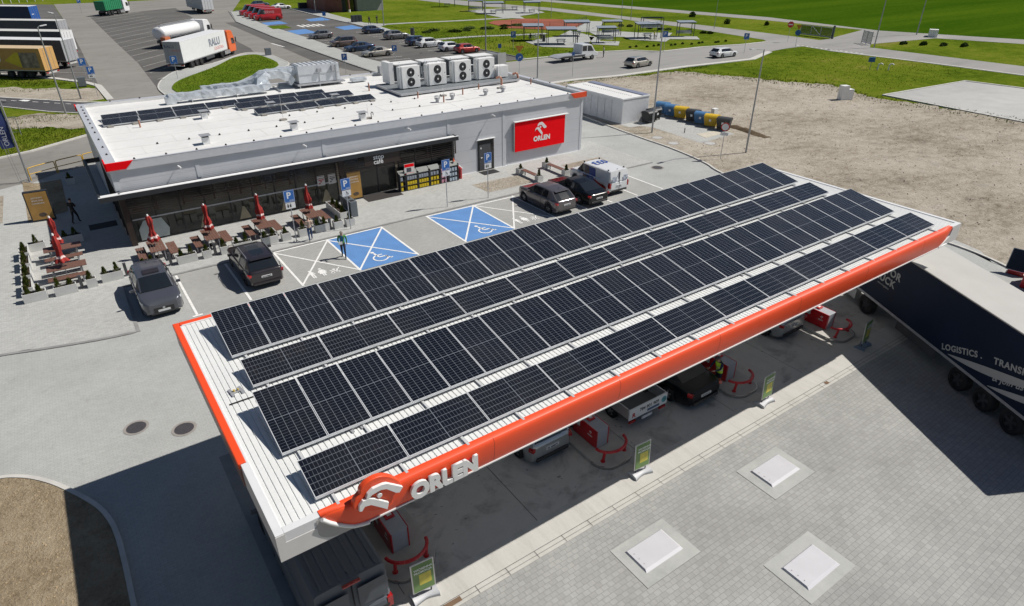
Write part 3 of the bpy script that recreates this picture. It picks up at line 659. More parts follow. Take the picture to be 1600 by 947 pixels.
def glass_mat(name, tint=(.045,.05,.055), tr=.55):
    m = bpy.data.materials.new(name); m.use_nodes = True; nt = m.node_tree; N = nt.nodes; L = nt.links
    b = N['Principled BSDF']; out = N['Material Output']
    b.inputs['Base Color'].default_value = (*tint, 1); b.inputs['Roughness'].default_value = .04; b.inputs['Specular IOR Level'].default_value = .6
    t = N.new('ShaderNodeBsdfTransparent'); t.inputs[0].default_value = (.62,.66,.68,1)
    mx = N.new('ShaderNodeMixShader'); mx.inputs[0].default_value = 1-tr
    L.new(t.outputs[0], mx.inputs[1]); L.new(b.outputs[0], mx.inputs[2]); L.new(mx.outputs[0], out.inputs[0]); MATS[name] = m; return m
shopglass = glass_mat('shop_glass', (.03,.035,.04), .74)
redsign = mat('red_sign', (.92,.004,.010), .6, var=.03, spec=.08, coat=0)
shop = thing('filling_station_shop', 'long grey flat-roofed station shop with glazed cafe front and red corner flashings', 'shop building', (17.7, 34, 0))
def S_(o): o.parent = shop; o.matrix_parent_inverse = Matrix.Translation((-17.7,-34,0)); return o
def sub(o, p): o.parent = p; return o
# walls
b = MB()
b.box(22.45,BX1-.02,BY0,BY0+.2,0,4.36).box(BX0+.02,22.45,BY0,BY0+.2,3.0,4.36)
b.box(BX1-.22,BX1-.02,BY0+.2,BY1-.02,0,4.36).box(BX0+.02,BX1-.22,BY1-.22,BY1-.02,0,4.36)
b.box(BX0+.02,BX0+.22,BY0+.2,BY1-.22,3.0,4.36).box(BX0+.02,BX0+.22,BY0+8.2,BY1-.22,0,3.0)
wl_ = S_(b.obj('wall', wallm))
for x in (5.26,12.85,22.04,26.8,.98,34.45):
    b = MB(); b.box(x-.11,x+.11,BY0-.022,BY0,3.25 if x < 23 else .1,4.36); sub(b.obj('joint_strip', mat('joint_strip_grey', (.56,.58,.61), .45, var=.04)), wl_)
b = MB(); b.box(22.45,24.3,BY0-.05,BY0,0.02,.10).box(25.95,34.6,BY0-.05,BY0,.02,.10); sub(b.obj('plinth', lightstrip), wl_)
# parapet
b = MB(); b.box(BX0-.1,BX1+.08,BY0-.12,BY0+.02,4.34,PZ).box(BX0-.1,BX0+.04,BY0+.02,BY1,4.34,PZ).box(BX1-.02,BX1+.08,BY0+.02,BY1,4.34,PZ).box(BX0+.04,BX1-.02,BY1-.04,BY1+.06,4.34,PZ)
par = S_(b.obj('parapet', capm))
b = MB(); b.box(BX0-.11,BX1+.09,BY0-.13,BY0+.03,PZ,PZ+.025).box(BX0-.11,BX0+.42,BY0+.03,BY1-.3,PZ,PZ+.025).box(BX1-.35,BX1+.09,BY0+.03,BY1-.3,PZ,PZ+.025).box(BX0-.11,BX1+.09,BY1-.3,BY1+.08,PZ,PZ+.025)
sub(b.obj('cap', capt, bevel=.006), par)
b = MB(); b.box(BX0+.04,BX0+.42,BY0+.02,BY1-.04,RZ-.1,PZ).box(BX1-.35,BX1-.02,BY0+.02,BY1-.04,RZ-.1,PZ).box(BX0+.42,BX1-.35,BY1-.3,BY1-.04,RZ-.1,PZ)
sub(b.obj('upstand', membrane), par)
b = MB(); b.box(BX0+.04,BX1-.02,BY0+.02,BY1-.04,RZ-.15,RZ); rf = S_(b.obj('roof', membrane))
b = MB()
for y in (27.1,29.0,30.9,32.8,34.7,36.6,38.5,40.4): b.box(BX0+.45,BX1-.4,y,y+.02,RZ,RZ+.006)
for k, y in enumerate((27.1,29.0,30.9,32.8,34.7,36.6,38.5)):
    for x in range(3+k%3*2, 34, 7): b.box(x,x+.015,y+.02,y+1.9,RZ,RZ+.0055)
sub(b.obj('membrane_seam', mat('seam', (.52,.52,.50), .8)), rf)
b = MB(); b.loft([[(x,y-.02-.01*sin(x),RZ+.0062),(x,y+.03+.02*sin(x*2),RZ+.0062)] for x, y in ((12,27.0),(13.5,27.25),(15,27.6),(16.5,27.75),(17.8,28.1))], closed=False, cap=False, smooth=False)
b.loft([[(x,y,RZ+.0062),(x,y+.03,RZ+.0062)] for x, y in ((19,29.0),(22,28.8),(25,28.9),(28,29.3),(31,30.1))], closed=False, cap=False, smooth=False)
sub(b.obj('dirt_line', mat('dirt', (.33,.31,.27), .9, var=.3)), rf)
b = MB()
hooks = [(x, BY0+.06, PZ) for x in [2.2+1.62*i for i in range(20)]] + [(BX0+.2, y, PZ) for y in (27.2,29.,31.,33,34.4,35.8,37,38.2,39.3,40.4,41.6)] + [(BX1-.12,y,PZ) for y in (27.5,29.7,32,34.5,37)] + [(x, BY1-.1, PZ) for x in (3,5,7.5,20.5,22,24)]
hooks += [(x, 28.95, RZ) for x in (3.9,5.7,7.5,9.3,11.1,13,15,17.2,19.5,21.7)] + [(x,31.5,RZ) for x in (12.8,14.8,16.9,19,20.6,22.6,24.9)]
for i, (x, y, z) in enumerate(hooks):
    b = MB(); b.cyl((x,y,z+.02),(x,y,z+.11),.075,.03,6,smooth=False)
    sub(b.obj('lightning_clip', blackm), rf)
# red corner flashings
b = MB()
b.extr([(BX0-.15,4.42),(1.66,4.42),(2.1,4.84),(BX0-.15,4.84)], (0,BY0-.13,0), (1,0,0), (0,0,1), (0,-.07,0)); b.box(BX0-.16,BX0-.1,BY0-.2,BY0+.9,4.42,4.84)
S_(b.obj('red_flashing', redsign, bevel=.012))
b = MB(); b.extr([(33.5,4.44),(BX1+.14,4.44),(BX1+.14,4.84),(33.1,4.84)], (0,BY0-.13,0), (1,0,0), (0,0,1), (0,-.07,0)); b.box(BX1+.09,BX1+.15,BY0-.2,BY0+.7,4.44,4.84)
S_(b.obj('red_flashing', orange, bevel=.012))
b = MB(); b.box(BX0-.17,BX0-.1,BY1-.6,BY1+.1,4.5,4.86); S_(b.obj('red_flashing', redsign))
# awning: dark frame around front and left side
b = MB(); AY = 24.7
b.box(-.05,22.45,AY,AY+.10,2.92,3.20).box(22.35,22.45,AY+.1,BY0,2.92,3.20).box(-.05,.05,AY+.1,33.5,2.92,3.20).box(.05,BX0+.02,33.4,33.5,2.92,3.20)
b.box(.05,.12,AY+.1,33.4,3.0,3.12)
aw = S_(b.obj('awning', awn, bevel=.008))
b = MB(); b.box(.95,22.35,AY+.1,BY0-.001,3.04,3.16); sub(b.obj('awning_deck', awn), aw)
b = MB(); b.box(-.06,22.46,AY-.01,AY+.10,3.20,3.225).box(.9,22.2,AY+.10,AY+.34,3.17,3.222).box(.05,1.0,AY+.1,AY+.4,3.17,3.222); sub(b.obj('awning_flashing', lightstrip), aw)
b = MB()
for z in [1.98+.135*i for i in range(8)]:
    for x0, x1 in ((1.1,22.2),): b.box(x0,x1,AY+.125,AY+.145,z,z+.030)
sub(b.obj('slat_screen', slat), aw)
for x in (1.1,2.6,4.02,5.7,7.22,8.7,10.22,11.9,13.52,17.85,20,22.25):
    b = MB(); b.box(x-.04,x+.04,AY+.16,AY+.22,1.95,2.95); sub(b.obj('screen_post', slat), aw)
b = MB(); b.box(.85,1.15,24.95,25.38,0,2.95); S_(b.obj('corner_pier', slat))
b = MB(); b.box(13.6,13.9,24.95,25.38,0,2.95); S_(b.obj('corner_pier', slat))
b = MB(); b.box(15.25,17.8,AY+.11,AY+.15,2.2,2.93); sg = S_(b.obj('sign_panel', slat)); wlo0 = mat('white_letter', (.80,.80,.79), .4, var=.01)
for ln_, z in (('stop',2.60),('cafe',2.28)):
    sub(text('sign_lettering', ln_, .44, wlo0, (15.88,AY+.10,z), (1,0,0), (0,0,1), depth=.012, bold=.006), sg)
# glazed front
MUL = [1.2,2.5,3.85,5.2,6.6,8.0,9.35,10.7,12.05,13.45]
b = MB()
for x in MUL: b.box(x-.035,x+.035,BY0+.0,BY0+.1,.06,3.0)
b.box(1.2,13.45,BY0+.01,BY0+.09,.0,.14)
gf = S_(b.obj('glazing_frame', frame_d))
for x0, x1 in zip(MUL[:-1], MUL[1:]):
    b = MB(); b.box(x0+.035,x1-.035,BY0+.04,BY0+.055,.14,3.0); sub(b.obj('pane', shopglass), gf)
b = MB(); b.box(1.23,13.4,BY0-.02,BY0+.02,1.40,1.47); sub(b.obj('transom_rail', mat('rail_grey', (.48,.50,.54), .35, metal=.3)), gf)
b = MB()
for x in (13.95,15.0,16.33,17.65,17.95,19.3,20.6,22.3): b.box(x-.04,x+.04,BY0,BY0+.1,0,3.0)
b.box(15,17.65,BY0,BY0+.1,1.9,1.98).box(17.95,22.3,BY0-.01,BY0+.1,1.45,1.56)
df = S_(b.obj('entrance_frame', frame_d))
for x0, x1 in ((15.04,16.29),(16.37,17.61)):
    b = MB(); b.box(x0,x1,BY0+.03,BY0+.05,.03,1.9); sub(b.obj('sliding_door', glass_mat('door_glass', (.05,.048,.046), .35) if 'door_glass' not in MATS else MATS['door_glass']), df)
for x0, x1 in ((17.99,19.26),(19.34,20.56),(20.64,22.26),(13.99,14.96)):
    b = MB(); b.box(x0,x1,BY0+.03,BY0+.05,.1,2.95); sub(b.obj('pane', shopglass), df)
b = MB(); b.box(15.04,17.6,BY0+.03,BY0+.05,1.98,2.95); sub(b.obj('pane', shopglass), df)
# left side glazing
b = MB()
for y in (25.4,27,28.6,30.2,31.8,33.5): b.box(BX0,BX0+.1,y-.03,y+.03,0,3)
lf = S_(b.obj('glazing_frame', frame_d))
for y in (25.43,27.03,28.63,30.23,31.83):
    b = MB(); b.box(BX0+.04,BX0+.055,y,y+1.54,.1,3.0); sub(b.obj('pane', shopglass), lf)
# interior
b = MB(); b.box(BX0+.25,BX1-.25,BY0+.25,BY1-.3,.045,.078); it = S_(b.obj('interior_floor', intl))
b = MB(); b.box(BX0+.3,22.4,33.6,33.7,.08,2.9).box(22.3,22.4,BY0+.3,33.6,.08,2.9); sub(b.obj('partition', intd), it)
b = MB(); b.box(BX0+.25,22.4,BY0+.25,33.7,2.96,2.99); sub(b.obj('ceiling', intd), it)
b = MB(); b.box(6,12,31.5,32.3,.08,1.1).box(18.3,21.8,26.5,27.2,.08,1.2).box(18.3,21.8,28.5,29.2,.08,1.2); sub(b.obj('counter', mat('counter_grey', (.20,.19,.18), .5)), it)
for i, x in enumerate((2.3,4.4,6.2,8.4,10.2,12.4)):
    y = 26.5+.5*(i%2)
    b = MB(); b.box(x-.4,x+.4,y-.35,y+.35,.70,.74); b.cyl((x,y,.08),(x,y,.7),.04)
    sub(b.obj('cafe_table', mat('table_light', (.34,.28,.20), .5)), it)
    for dx in (-.62,.62):
        b = MB(); b.box(x+dx-.2,x+dx+.2,y-.2,y+.2,.42,.46); b.box(x+dx*1.3-.02,x+dx*1.3+.02,y-.2,y+.2,.46,.85)
        for a in (-.17,.17):
            for c in (-.17,.17): b.cyl((x+dx+a,y+c,.08),(x+dx+a,y+c,.42),.015,n=5)
        sub(b.obj('cafe_chair', mat('chair_pale', (.30,.28,.22), .5)), it)
lampm = mat('ceiling_lamp', (1.0,.86,.66), .5, emit=5.)
k = 0
for x in (2,3.4,5.4,6.6,8.2,9.6,11.,12.4,14.4,16.2,18.4,19.6,21.):
    for y in (26.4,27.6,28.9):
        b = MB(); b.cyl((x+.3*(y-26),y,2.945),(x+.3*(y-26),y,2.959),.07,n=8); sub(b.obj('downlight', lampm), it)
for i, x in enumerate((5.,11.5,19.5)):
    ld = bpy.data.lights.new('shop_ceiling_light', 'AREA'); ld.shape = 'RECTANGLE'; ld.size = 5.5; ld.size_y = 5; ld.energy = 44; ld.color = (1,.9,.76)
    lo = bpy.data.objects.new('shop_ceiling_light', ld); COL.objects.link(lo); lo.location = (x,29.0,2.93)
# window decals
for x in (5.0,7.3,9.9,12.6):
    b = MB(); b.extr([(-.35,.2),(.35,.2),(.06,1.0),(-.06,1.0)], (x,BY0-.004,0), (1,0,0), (0,0,1), (0,-.003,0)); sub(b.obj('window_sticker', mat('decal', (.30,.26,.18), .7)), gf)
b = MB(); b.extr([(1.42,.15),(2.9,.15),(3.0,.6),(2.7,1.3),(1.75,1.3),(1.42,.8)], (0,BY0-.004,0), (1,0,0), (0,0,1), (0,-.003,0)); sub(b.obj('frosted_sticker', mat('frosted', (.42,.47,.46), .5, var=.1)), gf)
# posters on the glass
for i, (x0, x1, lab) in enumerate(((12.1,12.6,'white paper poster with red text, left one on the cafe glass'),(12.85,13.35,'white paper poster with dark pictures, right one beside the brown pier'))):
    p = MB(); p.box(x0,x1,BY0-.03,BY0-.015,1.33,2.0); po = p.obj('poster', mat('paper', (.66,.64,.62), .6)); tag(po, lab, 'poster')
    q = MB()
    for j in range(4): q.box(x0+.08+.09*(j%2),x0+.2+.12*(j%3),BY0-.034,BY0-.031,1.45+.11*j,1.52+.11*j)
    sub(q.obj('print', mat('red_print' if i == 0 else 'dark_print', (.5,.05,.06) if i == 0 else (.08,.08,.10), .6)), po)
p = MB(); p.box(17.98,18.75,24.60,24.62,1.15,1.95); po = p.obj('price_poster', mat('paper')if False else MATS['paper']); tag(po, 'white and red price poster on the dark pier right of the sliding doors', 'poster')
q = MB(); q.box(18.0,18.73,24.594,24.597,1.72,1.93).box(18.0,18.73,24.594,24.597,1.17,1.30); sub(q.obj('red_band', redsign), po)
q = MB(); q.box(18.15,18.5,24.594,24.597,1.38,1.66); sub(q.obj('figure_print', MATS['dark_print']), po)
# door in grey wall
dr = thing('service_door', 'tall dark steel door in the grey wall left of the red board', 'door', (25.16,25.4,0))
b = MB(); b.box(-.72,.72,-.04,.0,0.09,2.42); b.obj('door_frame', frame_d, dr)
b = MB(); b.box(-.60,.40,-.06,-.041,.1,2.1); dl = b.obj('door_leaf', mat('door_leaf_grey', (.075,.078,.085), .45), dr)
b = MB(); b.cyl((-.5,-.10,1.1),(-.36,-.10,1.1),.014); b.obj('handle', alu, dl)
b = MB(); b.box(-.5,-.4,-.066,-.061,1.75,1.88); b.obj('door_sticker', whitep, dl)
b = MB(); b.box(.42,.66,-.055,-.041,.12,2.38); b.obj('side_pane', MATS['door_glass'], dr)
b = MB(); b.box(-.86,.80,-.16,.0,2.44,2.48); b.obj('door_canopy', wsheet, dr)
# mats
tag(MB().box(24.35,25.75,24.35,25.2,.075,.09).obj('door_mat', blackm), 'black rubber mat in front of the dark steel door', 'door mat')
tag(MB().box(14.9,17.5,24.0,25.3,.075,.09).obj('entrance_mat', mat('mat_brown', (.035,.03,.028), .9)), 'wide dark mat in front of the sliding cafe doors', 'door mat')
tag(MB().box(-.9,.6,29.0,30.0,.075,.09).obj('side_mat', blackm), 'black mat in the shade by the left side of the shop', 'door mat')
# ORLEN board
bd = thing('brand_board', 'big red ORLEN sign board with white bird mark on the grey wall', 'sign board', (30.15,25.3,2.2))
MB().box(-2.45,2.43,-.12,.06,-1.14,1.12).obj('board_panel', redsign, bd, bevel=.01)
b = MB(); b.box(-2.52,-2.45,-.10,.06,-1.16,1.14).box(2.43,2.47,-.1,.06,-1.14,1.12); b.obj('board_edge', alu, bd)
b = MB(); b.box(-2.5,2.75,-.2,.06,1.14,1.18); b.obj('board_cap', wsheet, bd)
wlo = mat('white_letter', (.80,.80,.79), .4, var=.01)
text('brand_lettering', 'ORLEN', .50, wlo, (-.68,-.122,-.56), (1,0,0), (0,0,1), bd, depth=.01, bold=.026, spacing=1.03)
b = MB()
def eagle(b, cx, cz, s, y, d=-.01):
    U = [(-.42,.30),(-.35,.52),(-.16,.66),(.12,.68),(.25,.60),(.68,.18),(.62,.05),(.36,.05),(.08,.38),(-.08,.42),(-.22,.38)]
    L_ = [(-.68,-.12),(-.68,.05),(-.52,.22),(-.28,.25),(-.12,.12),(.22,-.36),(.18,-.62),(-.18,-.22),(-.40,.04),(-.56,.06)]
    for P in (U, L_): b.extr([(cx+a*s, cz+c*s) for a, c in P], (0,y,0), (1,0,0), (0,0,1), (0,d,0))
    b.extr([(cx+s*(-.05+.1*cos(2*pi*i/8)), cz+s*(.22+.1*sin(2*pi*i/8))) for i in range(8)], (0,y,0), (1,0,0), (0,0,1), (0,d,0))
eagle(b, 0.02, .30, .82, -.122); b.obj('bird_mark', wlo, bd)
# security lamps
for i, (x, z, lab) in enumerate(((4.21,4.1,'first small white wall camera from the red corner'),(11.5,4.15,'second small wall camera, above the middle of the cafe windows'),(18.74,4.15,'third small wall camera, above the oil bottle shelves'),(25.6,4.15,'fourth small wall camera, above the dark steel door'))):
    t = thing('wall_camera', lab, 'camera', (x,25.4,z), 0, 'wall cameras under the parapet')
    MB().cyl((0,0,0),(0,-.35,.04),.02).obj('arm', whitep, t); MB().cyl((0,-.28,.05),(.10,-.52,-.02),.06,.05,10).obj('camera_head', whitep, t)
# advert boards
def advert(name, lab, loc, rz, w, h, back=0):
    t = thing(name, lab, 'advert board', loc, rz)
    MB().box(-w/2,w/2,-.05,.25 if back else .08,0,h).obj('case', frame_d, t, bevel=.008)
    o = MB().box(-w/2+.07,w/2-.05,-.062,-.051,.12,h-.06).obj('poster', mat('poster_ochre', (.42,.235,.06), .5, var=.35, vscale=1.1), t)
    q = MB(); 
    q.sphere((.05,-.066,.42),.22,12,sz=.6); q.v = [(x, -.064-.004*(1 if y < -.066 else 0), z) for x, y, z in q.v]
    q.obj('dish_print', mat('dish_print', (.10,.07,.05), .6, var=.6, vscale=9), o)
    for j, (tx, sz_) in enumerate((('ZESTAWY',.13),('SMACZNE',.13),('CODZIENNIE',.11))):
        text('advert_lettering', tx, sz_, whitep, (0,-.063,h-.45-.17*j), (1,0,0), (0,0,1), o, depth=.003, align='CENTER')
    return t
advert('advert_board', 'free-standing brown poster board with a meal picture, in the shade left of the shop', (-3.05,32.45,.08), radians(-6), 1.25, 1.9, 1)
advert('advert_board', 'brown meal poster board leaning by the pier left of the sliding doors', (14.4,24.95,.075), 0, 1.05, 2.0)
# ================================================================ ON THE SHOP ROOF
foil = mat('silver_foil', (.60,.64,.68), .35, metal=.35, var=.22, vscale=2.4, bump=.9, bscale=3.2)
hvacw = mat('hvac_white', (.80,.80,.79), .45, var=.05, vscale=2, metal=.1)
ballast = mat('ballast_stone', (.30,.28,.25), .9, var=.2)
fm, gm = pm['L']
R = thing
def roof_row(lab, y, x0, n, pitch=2.24):
    t = thing('solar_array', lab, 'solar panels', (x0,y,4.74), 0, 'rows of solar panels on the shop roof')
    for i in range(n):
        p = bpy.data.objects.new('solar_panel', fm); COL.objects.link(p); p.parent = t; p.location = (i*pitch,0,0); p.rotation_euler = (.19,0,0); p.scale = (1.06,1,1)
        g = bpy.data.objects.new('glass', gm); COL.objects.link(g); g.parent = p
    MB().box(0,n*pitch-.02,.02,.06,-.08,-.04).obj('rail', alu, t); MB().box(0,n*pitch-.02,.85,.89,-.08,.10).obj('rail', alu, t)
    for i in range(n+1+n//2):
        x = .4+i*(n*pitch-.8)/(n+n//2); b = MB(); b.cbox((x,-.12,-.09),(.36,.24,.09),.1*(i%3-1)); b.obj('ballast_block', ballast, t, bevel=.01)
    return t
roof_row('long rearmost row of seven flat-mounted solar panels on the white shop roof', 36.62, 1.85, 7)
roof_row('short left row of three solar panels, second from the back on the shop roof', 35.15, 1.72, 3)
roof_row('middle row of four solar panels behind the front row on the shop roof', 35.15, 10.3, 4, 2.22)
roof_row('front row of four solar panels on the white shop roof', 32.7, 10.98, 4, 2.25)
# chimneys
t0 = thing('roof_vent', 'square white roof chimney with grey lid, leftmost of the two by the front parapet', 'roof vent', (6.34,27.3,RZ), 0, 'square chimneys on the shop roof')
MB().box(-.2,.2,-.2,.2,0,.42).obj('shaft', hvacw, t0); MB().box(-.17,.17,-.17,.17,.42,.52).obj('opening', darkg, t0)
MB().box(-.3,.3,-.3,.3,.52,.555).obj('lid', galv, t0)
dup(t0, 'square white roof chimney with grey lid, next to the dark streak on the membrane', (11.8,27.5,RZ))
dup(t0, 'square white roof chimney with a bent black pipe beside it', (16.55,27.5,RZ))
dup(t0, 'square white roof chimney touching the front edge of the left solar row', (7.75,34.1,RZ))
dup(t0, 'square roof chimney poking up between the middle and front solar rows, left one', (12.35,34.15,RZ))
dup(t0, 'square roof chimney poking up at the right end of the middle solar row', (17.2,34.15,RZ))
b = MB(); b.tube([(17.15,27.4,RZ),(17.15,27.4,5.0),(17.22,27.4,5.08),(17.3,27.4,5.0),(17.3,27.4,4.85)], .025)
tag(b.obj('bent_pipe', blackm), 'thin bent black pipe standing beside the right-hand square chimney', 'pipe')
# wind turbines / round small vents
t1 = thing('spinner_vent', 'small round wire-caged roof vent, leftmost of the pair right of the front solar row', 'roof vent', (23.5,29.5,RZ), 0, 'small round vents on the shop roof')
MB().cyl((0,0,0),(0,0,.22),.13,n=10).obj('neck', galv, t1)
b = MB(); b.cyl((0,0,.22),(0,0,.28),.2,n=10); b.cyl((0,0,.46),(0,0,.5),.2,.1,n=10)
for i in range(10): b.cyl((.19*cos(i*.628),.19*sin(i*.628),.27),(.19*cos(i*.628),.19*sin(i*.628),.47),.012,n=4)
b.obj('cage', galv, t1)
dup(t1, 'small round wire-caged roof vent, second from the left in front of the fan units', (24.95,29.7,RZ))
dup(t1, 'small round wire-caged roof vent in front of the third fan unit', (27.95,29.6,RZ))
dup(t1, 'small round wire-caged roof vent, rightmost of the row before the fan units', (29.75,29.8,RZ))
copper = mat('copper_pipe', (.42,.20,.13), .5, var=.15)
for x, y, h, lab in ((23.9,29.2,.5,'short copper-brown pipe touching the leftmost round vent'),(26.55,30.8,.5,'copper-brown pipe under the gap between the second and third fan units'),(28.75,31.9,.45,'copper-brown pipe under the third fan unit'),(22.95,31.6,.5,'copper-brown pipe at the left front corner of the fan platform'),(21.0,36.4,.6,'copper-brown pipe left of the fan platform near the duct box'),(33.6,31.2,.45,'copper-brown pipe close to the right parapet'),(3.7,33.9,.5,'copper-brown pipe in front of the left solar rows')):
    t = thing('vent_pipe', lab, 'pipe', (x,y,RZ), 0, 'copper brown pipes on the shop roof'); MB().cyl((0,0,0),(0,0,h),.055).obj('pipe', copper, t); MB().cyl((0,0,h),(0,0,h+.07),.075,.05).obj('cap', galv, t)
for x, y, lab in ((31.3,32.3,'bent copper-brown pipe right of the last fan unit'),(33.5,33.0,'larger bent copper-brown pipe by the right rear corner')):
    b = MB(); b.tube([(x,y,RZ),(x,y,RZ+.45),(x-.08,y,RZ+.62),(x-.25,y,RZ+.68),(x-.5,y+.1,RZ+.6)], .09, 10); tag(b.obj('bent_pipe', copper), lab, 'pipe')
for x, y, h, lab in ((12.05,30.5,2.3,'thin lightning rod on a grey base in front of the solar rows'),(25.0,31.2,2.6,'thin lightning rod in front of the second fan unit'),(30.4,31.2,2.6,'thin lightning rod in front of the fourth fan unit'),(17.0,27.6,1.0,'short lightning rod beside the right square chimney')):
    t = thing('lightning_rod', lab, 'lightning rod', (x,y,RZ), 0, 'lightning rods on the shop roof'); MB().box(-.22,.22,-.16,.16,0,.1).obj('base', ballast, t); MB().cyl((0,0,.1),(0,0,h),.014,.008,5).obj('rod', alu, t)
# foil-wrapped duct and air handler
def crumple(pts_rings, seed, amp):
    rnd = random.Random(seed)
    return [[tuple(c+rnd.uniform(-amp,amp) for c in p) for p in r] for r in pts_rings]
def duct(path, w, h, seed, step=.28, amp=.045):
    out = []; n_prev = None
    P = [Vector(p) for p in path]; pts = []
    for i in range(len(P)-1):
        k = max(1, int((P[i+1]-P[i]).length/step))
        for j in range(k): pts.append(P[i].lerp(P[i+1], j/k))
    pts.append(P[-1])
    for i, p in enumerate(pts):
        d = (pts[min(i+1,len(pts)-1)]-pts[max(i-1,0)]); d.z *= .6; d.normalize(); side = Vector((0,1,0)); upv = d.cross(side); 
        if upv.length < .1: upv = Vector((0,0,1))
        upv.normalize()
        if upv.z < 0 and abs(d.z) < .7: upv = -upv
        r = []
        for a, c in ((-1,-1),(0,-1.05),(1,-1),(1.05,0),(1,1),(0,1.05),(-1,1),(-1.05,0)): r.append(p+side*(a*w/2)+upv*(c*h/2))
        out.append(r)
    return crumple(out, seed, amp)
ah = thing('air_handling_unit', 'large foil-clad air handler box with crumpled silver ducts at the back of the shop roof', 'air handler', (17,41,RZ))
def A_(o): o.parent = ah; o.matrix_parent_inverse = Matrix.Translation((-17,-41,-RZ)); return o
b = MB(); b.box(16.7,20.25,40.6,42.3,4.95,6.35); A_(b.obj('casing', mat('casing_foil', (.64,.67,.70), .4, metal=.25, var=.10, vscale=1.5, bump=.25, bscale=5), bevel=.02))
b = MB(); 
for i in range(9): b.box(16.8+i*.4,16.83+i*.4,40.58,42.3,6.35,6.40)
b.box(16.7,20.2,40.57,40.6,5.6,5.64).box(18.45,18.5,40.56,40.6,5.0,5.9).box(19.9,20.0,40.5,40.6,5.0,6.2); A_(b.obj('casing_rib', alu))
b = MB(); b.box(18.3,18.65,40.42,40.58,5.75,6.05).box(19.55,19.8,40.42,40.58,5.7,6.2); A_(b.obj('switch_box', galv))
b = MB(); b.box(16.5,20.6,40.4,42.4,4.80,4.92); A_(b.obj('base_frame', galv))
for x in (16.7,18.4,20.2):
    for y in (40.5,42.2): A_(MB().cyl((x,y,RZ),(x,y,4.82),.05).obj('foot', galv))
A_(MB().loft(duct([(6.6,40.3,5.05),(9.5,40.3,5.05),(13.6,40.3,5.05),(14.2,40.35,5.3)], .62, .52, 1), smooth=False).obj('duct', foil))
A_(MB().loft(duct([(6.75,40.3,4.62),(6.75,40.3,5.0),(6.75,40.3,5.2)], .6, .72, 3, amp=.03), smooth=False).obj('duct_bend', foil))
A_(MB().loft(duct([(9.3,41.7,5.05),(12.4,41.7,5.1),(13.2,41.6,5.3),(14.0,41.5,5.85),(16.9,41.5,5.95)], .7, .62, 2), smooth=False).obj('duct', foil))
A_(MB().loft(duct([(13.4,40.7,4.9),(13.6,40.9,5.5),(14.2,41.1,5.85),(15.2,41.2,5.8),(16.0,41.2,5.5),(16.3,41.2,5.05)], .75, .6, 5), smooth=False).obj('duct_arch', foil))
for x in (8.2,11.5,14.9): A_(MB().box(x-.03,x+.03,39.95,42.1,RZ,4.75).obj('duct_support', alu))
o = MB().box(21.2,22.5,40.2,40.9,4.7,4.95).obj('roof_hatch', foil, bevel=.02); tag(o, 'low silver roof hatch right of the big air handler', 'hatch')
o = MB().box(24.6,25.1,42.0,42.5,4.8,5.4).obj('vent_box', galv); tag(o, 'grey louvred box on the rear parapet behind the left end of the fan platform', 'vent box')
# fan platform
pf = thing('fan_platform', 'grey steel grating platform carrying the four white fan units', 'platform', (28,35.2,RZ))
b = MB(); b.box(-5.9,5.3,-2.5,2.0,.16,.22); b.obj('grating', mat('grating', (.20,.22,.235), .6, metal=.3, var=.15, vscale=9), pf)
b = MB(); b.box(-6,5.4,-2.62,-2.5,.10,.26).box(-6,5.4,2.0,2.1,.10,.26).box(-6,-5.9,-2.5,2.0,.10,.26).box(5.3,5.4,-2.5,2,.10,.26); b.obj('beam', galv, pf)
for x in (-5.4,-2.7,0,2.7,5.0):
    for y in (-2.4,1.9): MB().cyl((x,y,0),(x,y,.12),.05).obj('foot', galv, pf)
fans = [(22.95,'first white twin-fan cooling unit from the left on the roof platform'),(25.4,'second white twin-fan cooling unit from the left on the roof platform'),(27.82,'third white twin-fan cooling unit from the left on the roof platform'),(30.2,'fourth white twin-fan cooling unit, at the right end of the row')]
def fan_unit(x, lab):
    t = thing('fan_unit', lab, 'cooling unit', (x,34.15,RZ+.24), 0, 'white twin fan units on the shop roof')
    MB().box(0,1.62,0,.62,.06,1.74).obj('casing', hvacw, t, bevel=.02)
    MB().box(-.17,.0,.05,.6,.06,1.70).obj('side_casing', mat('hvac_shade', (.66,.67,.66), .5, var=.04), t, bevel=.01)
    for z in (.52,1.26):
        f = MB().cyl((.80,-.008,z),(.80,.0,z),.345,n=28,smooth=False).obj('fan_opening', blackm, t)
        b = MB(); b.cyl((.80,-.03,z),(.80,-.01,z),.075,n=12)
        b.obj('fan_hub', hvacw, f)
        b = MB()
        for k in range(5):
            a = 2*pi*k/5; p = Vector((.80,-.012,z)); d = Vector((cos(a),0,sin(a))); s_ = Vector((-sin(a),0,cos(a)))
            b.quad(*(p+d*.07-s_*.03, p+d*.30-s_*.08, p+d*.31+s_*.05+Vector((0,.006,0)), p+d*.07+s_*.04))
        b.obj('fan_blade', mat('blade_grey', (.05,.052,.056), .5), f)
        b = MB()
        for rr in (.12,.19,.26,.33):
            for k in range(24):
                a0, a1 = 2*pi*k/24, 2*pi*(k+1)/24; b.cyl((.80+rr*cos(a0),-.035,z+rr*sin(a0)),(.80+rr*cos(a1),-.035,z+rr*sin(a1)),.004,n=3,caps=False)
        b.obj('fan_guard', darkg, f)
    MB().box(.1,.25,.05,.6,0,.06).obj('foot', galv, t); MB().box(1.4,1.55,.05,.6,0,.06).obj('foot', galv, t)
    b = MB(); b.box(1.45,1.5,-.004,.0,.9,1.0); b.obj('type_plate', darkg, t)
    return t
for x, lab in fans: fan_unit(x, lab)
